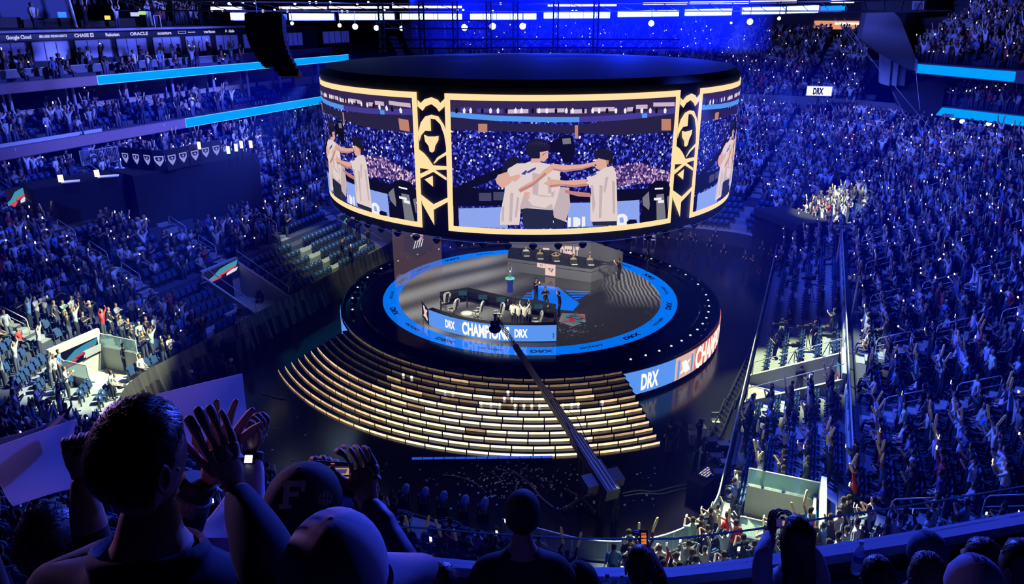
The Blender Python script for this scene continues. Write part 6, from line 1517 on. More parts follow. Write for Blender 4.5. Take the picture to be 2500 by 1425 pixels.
# ------------------------------------------------------------------ crew, players and gear on the floor and stage
def man(pi, x, y, z, face, col, label, group=None, s=1.0):
    """place a person whose feet are seen at picture point (x, y) on height z, facing a direction in degrees (90 = away from the photographer)"""
    p = at(x, y, z); return put_person(pi, (p.x, p.y, z), R(face - 90), col, label, group, s=s)
BK = (.012, .012, .016); WH = (.85, .83, .72)
for i, (x, y, f) in enumerate(((1252, 797, 70), (1266, 800, 90), (1281, 802, 100), (1293, 799, 150))):
    man((4, 5, 1, 4)[i] if i else 8 if False else 4, x, y, ZS, f, WH, 'player in white shirt in the huddle on the near pit, %s from the left' % ORD[i + 1], 'hugging players in white')
man(5, 1308, 736, ZS, -60, BK, 'photographer in black standing behind the near desk, by the blue emblem')
man(8, 1331, 744, ZS, -80, BK, 'photographer in black crouching on the blue emblem')
man(1, 1366, 772, ZS, 170, BK, 'tall photographer in black aiming a camera left beside the near desk')
man(5, 1511, 684, ZS, 185, BK, 'camera operator in black behind the pedestal camera by the far desk')
man(4, 1581, 662, ZS, 200, BK, 'person in black standing on the far right stage rim')
man(4, 836, 806, 0, 30, (.05, .04, .04), 'person in dark clothes on the floor at the left stage rim')
SK = [(1284, 607, 'leftmost'), (1318, 614, 'second from left'), (1357, 619, 'middle one'), (1400, 627, 'fourth from left'), (1440, 628, 'rightmost')]
for x, y, wd_ in SK:
    p = at(x, y, ZS + 1.2); put_person(8 if wd_ != 'middle one' else 6, (p.x, p.y, ZS + (.1 if wd_ != 'middle one' else -.35)), R(180 + 10), (.30, .26, .10) if wd_ != 'leftmost' else (.6, .6, .55), 'slumped player at the far desk, %s' % wd_, 'players at the far desk')
    q = p + Vector((-.05, -.62, 0)); t = monitor((q.x, q.y, ZS + .66), (0, 1, 0), 'x'); t['label'] = 'black monitor on the far players desk, before the %s player' % wd_.replace(' one', ''); t['group'] = 'monitors on the far players desk'
    mb = MB(); mb.box((q.x + .1, q.y - .1, ZS + .83), (.45, .16, .03), M_WHITE); tag(mb.build('keyboard'), 'pale keyboard on the far desk in front of the %s player' % wd_.replace(' one', ''), 'keyboard')
NAMES_ = ['hands at the sides', 'arms down, pale trousers', 'watching the stage', 'beside the chairs', 'near the tunnel']
for i, (x, y, pi, f) in enumerate(((1545, 588, 7, 200), (1626, 604, 4, 240), (1658, 608, 4, 250), (1684, 607, 2, 230), (1697, 612, 4, 200), (1731, 624, 4, 220), (1818, 656, 4, 190), (1836, 668, 2, 200), (1854, 702, 2, 190), (1859, 632, 4, 210), (1600, 592, 4, 250), (1765, 640, 4, 230), (1745, 600, 4, 220), (1080, 592, 4, 280), (1130, 590, 4, 270), (1880, 648, 4, 200))):
    man(pi, x, y, 0, f, BK if i % 3 else (.03, .03, .04), 'crew member in black on the far floor, %s from the left' % ORD[i + 1], 'crew on the far floor')
man(4, 1632, 1104, 0, 120, BK, 'crew member in black beside the lamp stand by the stair foot'); man(6, 1704, 1098, 0, 140, BK, 'crew member in black with hands to the head, right of the stairs')
for i, (x, y, z, pi, f) in enumerate(((2002, 760, 2.8, 2, 170), (2040, 765, 3.0, 4, 160), (1922, 800, 1.7, 7, 190), (1990, 690, 2.6, 7, 170), (1935, 700, 1.7, 7, 180), (1905, 850, 1.4, 8, 190), (1985, 850, 2.6, 4, 190), (2030, 820, 3.2, 5, 170), (1890, 880, 1.4, 2, 180))):
    man(pi, x, y, z, f, BK, 'camera crew member in black on the right platform, %s from the far end' % ORD[1 + sorted([760, 765, 800, 690, 700, 850.5, 850, 820, 880]).index(y if i != 5 else 850.5)], 'camera crew on the right platform')
man(4, 1948, 962, 1.2, 80, BK, 'man in black in the right stairwell, beside the concrete wall'); man(2, 1992, 958, 1.2, 110, (.4, .45, .5), 'person in a vest in the right stairwell, nearer the stand')
man(4, 308, 905, 1.3, 0, BK, 'usher in black in the floodlit left corner stairwell'); man(2, 900, 600, 2.0, 280, (.02, .02, .04), 'security person in black at the top of the empty left seats')
def tripod_cam(x, y, z, f, label, h=1.35, s=1.0):
    c = at(x, y, z); c.z = z; t = thing('video_camera', c, label, 'camera'); a = R(f); d = Vector((math.cos(a), math.sin(a), 0)); r = Vector((-d.y, d.x, 0)); Z = Vector((0, 0, 1)); top = c + Z * h
    mb = MB()
    for k in range(3):
        b = a + k * 2.094; mb.bar(c + Vector((math.cos(b), math.sin(b), 0)) * .45, top - Z * .15, .022, M_MATTE, 6)
    mb.build('tripod', t); mb = MB(); mb.box(top + Z * .15, (.5 * s, .16, .22), M_MATTE, ax=d); mb.build('camera_body', t); mb = MB(); mb.bar(top + Z * .15 + d * .25 * s, top + Z * .15 + d * .6 * s, .07, M_GLOSS, 12); mb.box(top + Z * .15 + d * .62 * s, (.08, .2, .16), M_MATTE, ax=d); mb.build('lens', t)
    mb = MB(); mb.box(top + Z * .3 - d * .1, (.18, .1, .1), M_MATTE, ax=d); mb.bar(top - Z * .05 - d * .2, top - Z * .1 - d * .6 + r * .15, .012, M_MATTE, 6); mb.build('viewfinder', t)
for x, y, z, f, l in ((1487, 690, ZS, 175, 'broadcast camera on a pedestal by the far players desk'), (1975, 730, 2.5, 175, 'broadcast camera on the right platform, farthest one'), (1965, 855, 2.4, 180, 'broadcast camera among the seats of the right platform'), (1905, 845, 1.7, 185, 'broadcast camera at the front edge of the right platform'), (2020, 880, 3.0, 180, 'broadcast camera by the glass screen of the right platform'), (1935, 900, 1.7, 185, 'broadcast camera nearest the concrete steps'), (1655, 1095, 0, 130, 'small camera on a tripod at the foot of the stage stairs'), (445, 860, 0, 20, 'camera on a tripod behind the left barrier, nearest'), (480, 830, 0, 20, 'camera on a tripod by the left barrier, second'), (700, 730, 0, -10, 'dark camera on a tripod under the empty left seats')):
    tripod_cam(x, y, z, f, l)
# camera crane: sectioned tapering boom, remote head, bucket and counterweight
A_ = at(1496, 1208, 2.3); B_ = at(1208, 768, 5.2)
cr = thing('camera_crane', A_, 'long dark camera crane reaching from the near floor over the stage stairs', 'camera crane'); d = (B_ - A_); Lc = d.length; d.normalize(); sd = d.cross(Vector((0, 0, 1))).normalized(); up_ = sd.cross(d).normalized()
M_CR = mat('crane_grey', (.12, .12, .15), .4, .5)
for i, (t0, t1, w_) in enumerate(((0.0, .13, .62), (.1, .26, .5), (.24, .5, .36), (.48, .78, .24))):
    mb = MB(); p, q = A_ + d * Lc * t0, A_ + d * Lc * t1; mb.box((p + q) / 2, ((q - p).length, w_, w_ * .9), M_CR, ax=d, az=up_)
    for k in range(3): mb.box((p + q) / 2 + up_ * w_ * .46 + sd * (k - 1) * w_ * .28, ((q - p).length * .96, w_ * .08, w_ * .08), M_METAL, ax=d, az=up_)
    mb.build('boom_section', cr)
mb = MB(); p, q = A_ + d * Lc * .77, B_
for a in (-1, 1):
    for b in (-1, 1): mb.bar(p + sd * a * .08 + up_ * b * .08, q + sd * a * .05 + up_ * b * .05, .018, M_TRUSS, 5)
n_ = 22
for i in range(n_):
    f0, f1 = i / n_, (i + 1) / n_; a0, a1 = p.lerp(q, f0), p.lerp(q, f1); s = 1 if i % 2 else -1; mb.bar(a0 + sd * .07 * s + up_ * .07, a1 - sd * .07 * s + up_ * .07, .01, M_TRUSS, 4); mb.bar(a0 + sd * .07 - up_ * .07 * s, a1 + sd * .07 + up_ * .07 * s, .01, M_TRUSS, 4)
mb.build('lattice_arm', cr)
mb = MB(); mb.bar(B_, B_ - Vector((0, 0, .6)), .05, M_MATTE); mb.ball(B_ - Vector((0, 0, .85)), .32, M_MATTE, 14, (1.1, 1, .8)); mb.box(B_ - Vector((0, 0, .5)), (.5, .3, .15), M_MATTE); mb.bar(B_ - Vector((0, 0, .85)), B_ + Vector((-.15, .5, -.9)), .11, M_GLOSS, 12); mb.build('remote_head', cr)
mb = MB()
for s in (-1, 1): mb.box(A_ + d * .9 + sd * s * .62 - up_ * .05, (.7, .5, .4), M_CR, ax=d, az=up_)
mb.box(A_ + d * .9, (.3, 1.3, .12), M_CR, ax=d, az=up_); mb.build('counterweight', cr)
mb = MB(); pv_ = A_ + d * Lc * .2; g_ = Vector((pv_.x, pv_.y, 0)); mb.bar(g_ + Vector((0, 0, .3)), pv_ - up_ * .15, .14, M_MATTE, 12)
for k in range(4):
    a = k * math.pi / 2 + .6; e = g_ + Vector((math.cos(a) * .95, math.sin(a) * .95, .15)); mb.bar(g_ + Vector((0, 0, .35)), e, .06, M_MATTE); mb.ball(e - Vector((0, 0, .02)), .13, M_MATTE, 10)
mb.build('dolly', cr)
mb = MB(); mid = A_ + d * Lc * .42 + up_ * .9
for s in (-1, 1): mb.bar(A_ + d * Lc * .16 + sd * s * .25, A_ + d * Lc * .3 + up_ * .6 + sd * s * .3, .02, M_TRUSS, 5); mb.bar(A_ + d * Lc * .3 + up_ * .6 + sd * s * .3, A_ + d * Lc * .5, .012, M_TRUSS, 5)
mb.build('stay', cr)
man(5, 1466, 1262, 0, 100, BK, 'crane operator in black standing under the rear end of the camera crane'); man(5, 1500, 1275, 0, 110, BK, 'second crane operator in black right behind the crane')
# blue-lit moving heads at the near edge of the floor
M_MH = mat('moving_head_shell', (.10, .14, .5), .35)
for i, (x, y) in enumerate(((988, 1228), (1035, 1236), (1080, 1246), (1132, 1256), (1180, 1262))):
    c = at(x, y, 0); c.z = 0; t = thing('moving_light', c, 'blue-lit moving head lamp on the near floor edge, %s from the left' % ORD[i + 1], 'light', 'moving heads on the near floor edge')
    mb = MB(); mb.box(c + Vector((0, 0, .1)), (.45, .4, .2), M_MATTE); mb.build('base', t); mb = MB()
    for s in (-1, 1): mb.box(c + Vector((s * .22, 0, .42)), (.07, .2, .5), M_MATTE)
    mb.box(c + Vector((0, 0, .2)), (.5, .2, .05), M_MATTE); mb.build('yoke', t); mb = MB(); mb.lathe(c + Vector((-.02, -.08, .32)), [(.12, 0), (.2, .1), (.19, .35), (.14, .6), (.05, .68)], M_MH, 14, az=(.25, .35, 1)); mb.build('head', t, smooth=True)
# floor strip of blue light tiles, cables, scattered confetti
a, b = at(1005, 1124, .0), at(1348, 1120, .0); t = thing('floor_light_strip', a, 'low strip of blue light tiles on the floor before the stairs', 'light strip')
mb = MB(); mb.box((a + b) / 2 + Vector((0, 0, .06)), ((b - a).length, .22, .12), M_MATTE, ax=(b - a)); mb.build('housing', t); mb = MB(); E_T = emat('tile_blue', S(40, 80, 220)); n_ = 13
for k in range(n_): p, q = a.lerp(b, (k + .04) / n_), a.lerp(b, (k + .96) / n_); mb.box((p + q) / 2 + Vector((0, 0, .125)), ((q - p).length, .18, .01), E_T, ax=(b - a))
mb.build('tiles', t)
def cable(pts, r, m, label):
    P_ = [Vector(at(x, y, 0)) + Vector((0, 0, r)) for x, y in pts]; mb = MB(); mb.tube(interp(P_, 6), r, m, 5); tag(mb.build('cable'), label, 'cable')
M_CAB = mat('cable_grey', (.3, .3, .3), .5)
cable([(1520, 1205), (1560, 1198), (1600, 1200), (1650, 1188), (1700, 1180)], .03, M_CAB, 'grey cable on the floor between the crane and the work table')
cable([(1522, 1212), (1570, 1205), (1615, 1206), (1660, 1196), (1705, 1192)], .03, M_CAB, 'second grey cable running beside the first to the work table')
cable([(1080, 1160), (1120, 1165), (1160, 1180), (1185, 1200)], .025, M_CAB, 'thin cable curling on the dark floor before the stairs')
cable([(1250, 1150), (1290, 1180), (1320, 1215), (1350, 1240)], .05, M_CAB, 'thicker cable on the dark floor toward the crane')
cable([(640, 960), (680, 972), (700, 975)], .03, M_CAB, 'short cable on the floor left of the stairs')
mb = MB(); M_CONF = mat('confetti_white', (.8, .82, .85), .25)
for k in range(420):
    if k < 250: x, y = random.gauss(1255, 70), random.gauss(1170, 28)
    elif k < 330: x, y = random.uniform(1350, 1600), random.uniform(1130, 1250)
    else: x, y = random.uniform(640, 1150), random.uniform(960, 1200)
    if y < 1128 and x > 760: continue
    c = at(x, y, 0); s = random.uniform(.02, .08); a = random.uniform(0, 3); ca, sa = math.cos(a) * s, math.sin(a) * s
    mb.quad((c.x - ca, c.y - sa, .01), (c.x + sa, c.y - ca, .03 + s * .3), (c.x + ca, c.y + sa, .02), (c.x - sa, c.y + ca, .01), M_CONF)
tag(mb.build('confetti'), 'white confetti scraps scattered on the dark floor before the stairs', 'confetti', kind='stuff')
mb = MB()
for k in range(150):
    x, y = (random.gauss(1400, 28), random.gauss(812, 12)) if k < 110 else (random.gauss(1590, 8), random.gauss(760, 14)); c = at(x, y, ZS); s = random.uniform(.02, .07); a = random.uniform(0, 3); ca, sa = math.cos(a) * s, math.sin(a) * s
    mb.quad((c.x - ca, c.y - sa, ZS + .03), (c.x + sa, c.y - ca, ZS + .04 + s * .4), (c.x + ca, c.y + sa, ZS + .04), (c.x - sa, c.y + ca, ZS + .03), M_CONF)
tag(mb.build('confetti'), 'bright confetti scraps on the stage beside the near desk', 'confetti', kind='stuff')
# work table with mixing desk and gear by the right corner
c = at(1722, 1190, 0); c.z = 0; t = thing('work_table', c, 'black draped work table with a small mixing desk by the right barrier', 'table'); dd = Vector((.7, .7, 0))
mb = MB(); mb.box(c + Vector((0, 0, .74)), (2.0, .9, .05), M_MATTE, ax=dd); mb.build('table_top', t); mb = MB(); mb.box(c + Vector((0, 0, .36)), (1.95, .85, .72), M_BLACK, ax=dd); mb.build('table_skirt', t)
t = thing('mixing_desk', c + Vector((0, 0, .77)), 'small mixing desk with lit keys on the black work table', 'mixing desk'); mb = MB(); mb.box(c + Vector((0, 0, .81)), (.9, .5, .08), M_MATTE, ax=dd); mb.build('body', t); mb = MB()
for i in range(8):
    for j in range(4): mb.box(c + Vector((0, 0, .86)) + dd.normalized() * (i - 3.5) * .1 + Vector((-.7, .7, 0)) * (j - 1.5) * .12, (.06, .06, .015), E_PINK if (i + j) % 3 else E_LEDB, ax=dd)
mb.build('keys', t)
for i, (x, y) in enumerate(((1745, 1150), (1762, 1120), (1735, 1110), (1770, 1165), (1752, 1190))):
    q = at(x, y, 0); q.z = 0; t = thing('equipment_case', q, 'black wheeled equipment case by the right barrier, %s from the far end' % ORD[1 + sorted([1150, 1120, 1110, 1165, 1190]).index(y)], 'case', 'equipment cases by the right barrier')
    mb = MB(); mb.box(q + Vector((0, 0, .5)), (.8, .6, .75), M_MATTE); mb.build('case_body', t); mb = MB()
    for a in (-1, 1):
        for b in (-1, 1):
            for z in (.13, .87): mb.box(q + Vector((a * .38, b * .28, z)), (.07, .07, .07), M_METAL)
    mb.build('corner_fittings', t); mb = MB(); mb.box(q + Vector((0, 0, .9)), (.55, .4, .06), M_WHITE if i % 2 else M_MH); mb.build('lid_papers', t)
p_ = pd(2497, 656, 52); t = thing('flood_lamp', p_, 'large glaring green-white lamp at the right edge, over the right stand', 'light'); mb = MB(); mb.lathe(p_, [(.42, 0), (.3, .12)], E_LAMP, 16, az=(CAM - p_)); mb.build('lens', t)
mb = MB(); mb.lathe(p_ - (CAM - p_).normalized() * .5, [(.3, 0), (.5, .45)], M_MATTE, 14, az=(CAM - p_)); mb.bar(p_ - Vector((0, 0, .3)), p_ - Vector((0, 0, 2.2)), .06, M_METAL); mb.build('housing', t)
# folding chairs on the far floor
for i, (x, y) in enumerate(((1547, 590), (1576, 594), (1594, 596), (1712, 1060), (1690, 1075), (1745, 1045))):
    q = at(x, y, 0); q.z = 0; t = thing('folding_chair', q, 'metal folding chair on the %s floor, %s from the left' % (('far', ORD[i + 1]) if i < 3 else ('right', ORD[i - 2])), 'chair', 'folding chairs on the floor'); Z = Vector((0, 0, 1))
    mb = MB(); mb.box(q + Z * .45, (.42, .4, .03), M_WHITE); mb.build('seat', t); mb = MB(); mb.box(q + Z * .75 + Vector((0, .2, 0)), (.42, .03, .22), M_WHITE); mb.build('backrest', t)
    for a in (-1, 1):
        mb = MB(); mb.bar(q + Vector((a * .2, -.2, 0)), q + Vector((a * .2, .2, .86)), .014, M_METAL, 6); mb.build('leg', t); mb = MB(); mb.bar(q + Vector((a * .2, .22, 0)), q + Vector((a * .2, -.15, .45)), .014, M_METAL, 6); mb.build('leg', t)
# trusses and lamp towers on the floor
q0, q1 = at(1888, 760, .2), at(1785, 985, .2); truss_box(q0, q1, .5, M_TRUSS, 'long low truss lying on the floor beside the right barrier', 'floor_truss')
q0, q1 = at(1780, 985, .2), at(1745, 1075, .2); truss_box(q0, q1, .5, M_TRUSS, 'shorter low truss following the first toward the near corner', 'floor_truss')
for i, (x, y, h) in enumerate(((600, 858, 2.6), (560, 822, 1.8), (500, 880, 2.2), (528, 900, 1.6), (640, 775, 1.6), (690, 742, 2.2))):
    q = at(x, y, 0); t = truss_box((q.x, q.y, 0), (q.x, q.y, h), .38, M_METAL if i == 0 else M_TRUSS, 'upright truss tower behind the left floor drape, %s one' % ('brightest' if i == 0 else ORD[i + 1]), 'truss_tower')
    mb = MB(); mb.lathe((q.x, q.y, h + .05), [(.3, 0), (.28, .1), (.16, .3), (.2, .42)], M_MATTE, 12); mb.build('lamp_head', t)
q = at(572, 880, 0); t = thing('floor_loudspeaker', q, 'tall black loudspeaker cabinet on the left floor', 'loudspeaker'); mb = MB(); mb.box((q.x, q.y, .75), (.9, .8, 1.5), M_MATTE); mb.build('cabinet', t, bevel=.03); mb = MB(); mb.box((q.x + .02, q.y - .41, .75), (.78, .02, 1.35), M_TRUSS); mb.build('grille', t)
for i, (x, y) in enumerate(((545, 905), (566, 915), (500, 930), (470, 945), (455, 905), (520, 870), (610, 745), (665, 760))):
    q = at(x, y, 0); mb = MB(); mb.box((q.x, q.y, .3), (.5, .4, .6), M_MATTE, ax=(1, .3 * i, 0)); mb.bar((q.x, q.y, .6), (q.x + .1, q.y, 1.0), .03, M_METAL); mb.ball((q.x + .1, q.y - .05, 1.05), .13, M_METAL if i % 2 else M_MATTE, 8)
    tag(mb.build('floor_gear'), 'dark lighting gear on a box behind the left drape, %s one' % ORD[i + 1], 'lighting gear', 'lighting gear along the left floor')
for i, (x, y, z) in enumerate(((2078, 780, 3.6), (2042, 640, 3.6))):
    q = at(x, y, z); t = thing('follow_lamp', q, 'lamp cluster on a pole by the glass screen of the right stand, %s one' % ('nearer' if i == 0 else 'farther'), 'light'); mb = MB(); mb.bar(q, q + Vector((0, 0, 2.6)), .06, M_METAL); mb.build('pole', t); mb = MB()
    for k in range(5): mb.lathe(q + Vector((-.5 + k * .25, 0, 2.6)), [(.1, 0), (.13, .2)], M_METAL, 8)
    mb.bar(q + Vector((-.6, 0, 2.6)), q + Vector((.6, 0, 2.6)), .04, M_METAL); mb.build('lamp_bar', t)
# ------------------------------------------------------------------ the balcony the photograph was taken from
ZL = 17.2
far_e = [at(x, y, ZL) for x, y in ((1010, 1355), (1200, 1372), (1420, 1384), (1640, 1384), (1820, 1362), (2000, 1332), (2250, 1292), (2500, 1247))]
near_e = [at(x, y, ZL) for x, y in ((1010, 1376), (1200, 1392), (1420, 1406), (1640, 1408), (1820, 1388), (2000, 1360), (2250, 1322), (2500, 1278))]
for L_ in (far_e, near_e):
    a = (L_[0] - L_[1]).normalized(); L_[:0] = [L_[0] + Vector((-4.5, -.9, 0)), L_[0] + Vector((-1.6, -.15, 0))]; b = (L_[-1] - L_[-2]).normalized(); L_ += [L_[-1] + b * 2 + Vector((0, .3, 0)), L_[-1] + b * 5 + Vector((0, 1.2, 0))]
def sweep(name, A, B, z0, z1, m, dz=0):
    mb = MB()
    for a, b, c, d in zip(A, A[1:], B[1:], B): mb.hexa([Vector((p.x, p.y, z0)) for p in (d, c, b, a)] + [Vector((p.x, p.y, z1)) for p in (d, c, b, a)], m)
    return mb
M_CAP = mat('ledge_cap', (.55, .56, .62), .45, nscale=3)
led_ = thing('balcony_ledge', near_e[4], 'wide smooth ledge along the front of the photographer\'s balcony', 'ledge')
sweep('c', far_e, near_e, ZL - .08, ZL, M_CAP).build('ledge_cap', led_)
inn = [p + Vector((0, -.06, 0)) for p in far_e]
sweep('w', far_e, inn, 14.2, ZL - .08, M_FASCB).build('parapet_wall', led_)
n2 = [p + Vector((0, -.10, 0)) for p in near_e]; n3 = [p + Vector((0, -.32, 0)) for p in near_e]
sh = thing('drink_shelf', n2[4] + Vector((0, 0, -.1)), 'grey narrow drink shelf just inside the balcony ledge', 'shelf')
sweep('s', n2, n3, ZL - .2, ZL - .14, M_GREYW).build('shelf_top', sh); n4 = [p + Vector((0, .03, 0)) for p in n3]; sweep('s', n4, n3, 16.45, ZL - .2, M_FASCB).build('shelf_front', sh)
gl = thing('balcony_glass_rail', far_e[4], 'clear glass rail standing on the balcony ledge', 'glass rail')
g0 = [p + Vector((0, -.03, 0)) for p in far_e]; g1 = [p + Vector((0, -.045, 0)) for p in far_e]
sweep('g', g0, g1, ZL, ZL + .27, glass('front_glass', (.25, .35, .6), .93)).build('glass_pane', gl); sweep('g', g0, g1, ZL + .27, ZL + .276, mat('glass_edge', (.06, .2, .2), .2)).build('glass_edge', gl)
for k, (y0, y1, z) in enumerate(((-47.1, -45.2, 16.5), (-48.0, -47.1, 17.3), (-49.1, -48.0, 18.3), (-52, -49.1, 19.1))):
    mb = MB(); mb.box((0, (y0 + y1) / 2, z - 1), (16, y1 - y0, 2), M_CONCD); struct(mb, 'floor_balcony_step')

STRANDS = {}
def head_parts(c, r, yaw, tilt=0.0, hair='short', skin_m=None, hair_m=None, parent=None, rough=.012, seed=1):
    """skull with face, ears and hair round centre c; yaw turns the face from +y (positive = to the left)"""
    rot = Matrix.Rotation(yaw, 3, 'Z') @ Matrix.Rotation(tilt, 3, 'X'); n, k = 40, 28; rn_ = random.Random(seed)
    def shape(d):
        x, y, z = d; rx, ry, rz = .078, .098, .122
        if z < 0 and y > -.2: rx *= 1 - .30 * (-z) ** 1.3; ry *= 1 - .06 * -z
        if z < 0 and y < 0: ry *= 1 - .35 * (-z)
        p = Vector((x * rx, y * ry, z * rz))
        g = math.exp(-((x / .16) ** 2 + ((z + .08) / .22) ** 2)) if y > .5 else 0; p.y += .022 * g
        for s in (-1, 1):
            if y > .4: p.y -= .008 * math.exp(-(((x - s * .38) / .16) ** 2 + ((z - .12) / .12) ** 2))
        if y > .5: p.y += .005 * math.exp(-((x / .3) ** 2 + ((z + .48) / .08) ** 2)); p.y += .008 * math.exp(-((x / .3) ** 2 + ((z + .85) / .15) ** 2))
        return p
    def sph(f):
        vs = []
        for j in range(k + 1):
            t = math.pi * j / k
            for i in range(n):
                q = 2 * math.pi * i / n; vs.append(c + rot @ (f(Vector((math.sin(t) * math.cos(q), math.sin(t) * math.sin(q), math.cos(t)))) * r))
        return vs, [(j * n + i, (j + 1) * n + i, (j + 1) * n + (i + 1) % n, j * n + (i + 1) % n) for j in range(k) for i in range(n)]
    hd = MB(); hd.add(*sph(shape), skin_m)
    for s in (-1, 1):        # ears: rimmed shells
        e = Vector((s * .079, -.012, -.005)); vs = []; fs = []; m_ = 14
        for ring, (ro, off) in enumerate(((.0, .004), (.45, .002), (.8, .012), (1.0, .010), (1.02, 0))):
            for i in range(m_):
                a = 2 * math.pi * i / m_; vs.append(c + rot @ ((e + Vector((s * off, -.35 * off + math.cos(a) * .017 * ro - .004, math.sin(a) * .031 * ro))) * r))
        for q in range(4):
            for i in range(m_): fs.append((q * m_ + i, q * m_ + (i + 1) % m_, (q + 1) * m_ + (i + 1) % m_, (q + 1) * m_ + i))
        hd.add(vs, fs, skin_m)
    if hair:
        ph = [rn_.uniform(0, 6) for _ in range(6)]
        def hf(d):
            p = shape(d); x, y, z = d; lo = -.42 if hair == 'short' else (-.2 if hair == 'bald' else -.75)
            m_ = 1 / (1 + math.exp(-((z - (lo if y < .15 else .42 + .25 * (y - .5))) * 14))) 
            if .15 <= y < .45: m_ *= 1 / (1 + math.exp(-((z - (.05 + .8 * (y - .15))) * 12)))
            if abs(x) > .75 and -.35 < y < .45 and z < .05: m_ *= .2
            w_ = .02 * math.sin(9 * x + ph[0]) * math.sin(7 * y + ph[1]) + .012 * math.sin(23 * x + 11 * z + ph[2]) * math.sin(19 * y + ph[3]) + .008 * math.sin(47 * x + 30 * y + ph[4])
            return p * (.95 + m_ * (.14 + .06 * max(0, z) + w_))
        hm = MB(); hm.add(*sph(hf), hair_m)
        if (c - CAM).length < 6:            # strands lying over the hair shell
            for q in range(2600 if (c - CAM).length < 2.6 else 900):
                z = rn_.uniform(-.45, 1); a = rn_.uniform(0, 6.283); sq = math.sqrt(1 - z * z); d = Vector((sq * math.cos(a), sq * math.sin(a), z)); b0 = shape(d).length
                if hf(d).length < b0 * 1.05: continue
                ln = rn_.uniform(.12, .34); sw = Vector((rn_.uniform(-.25, .25), .25, -.9 if z < .6 else -.2)); tan = (sw - d * sw.dot(d)).normalized(); sd_ = d.cross(tan) * (.0016 if (c - CAM).length < 2.6 else .003); pts_ = []
                for w2_ in (0, .5, 1):
                    e = (d + tan * ln * w2_).normalized(); p_ = hf(e) * (1.0 + .035 * math.sin(w2_ * 2.2) + .012 * rn_.random()); pts_.append((p_, 1 - w2_ * .8))
                vs_ = []
                for p_, w3 in pts_: vs_ += [c + rot @ ((p_ - sd_ * w3 * 1) * r), c + rot @ ((p_ + sd_ * w3) * r)]
                hm.add(vs_, [(0, 1, 3, 2), (2, 3, 5, 4)], hair_m)
        hm.build('hair', parent, smooth=True)
    return hd
def finger_set(wr, fwd, nrm, side, s=1.0, curl=(.2, .2, .25, .3), spread=.1, thumb=.6):
    """a hand as one skinned surface each for palm and five fingers, rooted inside the palm. fwd: wrist to knuckles, nrm: out of the back of the hand"""
    fwd = fwd.normalized(); nrm = (nrm - fwd * nrm.dot(fwd)).normalized(); sdv = fwd.cross(nrm) * side; out = []
    P_ = lambda a, b, c_=0: tuple(wr + fwd * a * s + sdv * b * s + nrm * c_ * s)
    J = {'pelvis': (*P_(-.03, 0), .027 * s, .021 * s), 'a': (*P_(.02, 0), .03 * s, .02 * s), 'b': (*P_(.055, 0), .03 * s, .018 * s), 'c': (*P_(.085, 0), .028 * s, .014 * s)}
    J['b1'] = (*P_(.05, .022), .022 * s, .016 * s); J['c1'] = (*P_(.085, .026), .015 * s, .012 * s); J['c2'] = (*P_(.08, -.028), .014 * s, .011 * s); J['b2'] = (*P_(.045, -.02), .02 * s, .015 * s)
    out.append((J, [('pelvis', 'a'), ('a', 'b'), ('b', 'c'), ('a', 'b1'), ('b1', 'c1'), ('a', 'b2'), ('b2', 'c2')]))
    for i, (off, ln) in enumerate(((.030, .072), (.010, .082), (-.010, .076), (-.029, .060))):
        base = wr + (fwd * .082 + sdv * off) * s; dr = (fwd + sdv * spread * (1.5 - i) * .6).normalized(); J = {}; p = base - dr * .02 * s; a = 0; J['pelvis'] = (*p, .0095 * s); p = base + dr * .008 * s; J['k0'] = (*p, .0098 * s); es = [('pelvis', 'k0')]; pr = 'k0'
        for q, f_ in enumerate((.42, .32, .26)):
            a += curl[i] * (1.1 if q else .9); v = dr * math.cos(a) - nrm * math.sin(a); p = p + v * ln * f_ * s; nm = 'k%d' % (q + 1); J[nm] = (*p, (.0088, .0082, .0068)[q] * s); es.append((pr, nm)); pr = nm
        out.append((J, es))
    J = {}; p = wr + (fwd * .02 + sdv * .022) * s; J['pelvis'] = (*p, .014 * s); v = (fwd * math.cos(thumb) + sdv * math.sin(thumb) - nrm * .2).normalized(); p = p + v * .042 * s; J['a'] = (*p, .0125 * s); v = (fwd * math.cos(thumb * .6) + sdv * math.sin(thumb * .6) - nrm * .35).normalized(); p = p + v * .032 * s; J['b'] = (*p, .0105 * s); p = p + v * .026 * s; J['c'] = (*p, .008 * s)
    out.append((J, [('pelvis', 'a'), ('a', 'b'), ('b', 'c')])); return out
M_SKINF = mat('skin', (.50, .27, .20), .55, nscale=40, noise=.08); M_SKIND = mat('skin_tan', (.36, .19, .14), .6, nscale=40, noise=.08)
M_HAIRF = mat('black_hair', (.014, .012, .016), .42, nscale=120, noise=.4); M_HAIRB = mat('brown_hair', (.16, .08, .05), .5, nscale=80, noise=.35)
def cloth(name, c, rough=.85): return mat(name, c, rough, nscale=14, noise=.18)
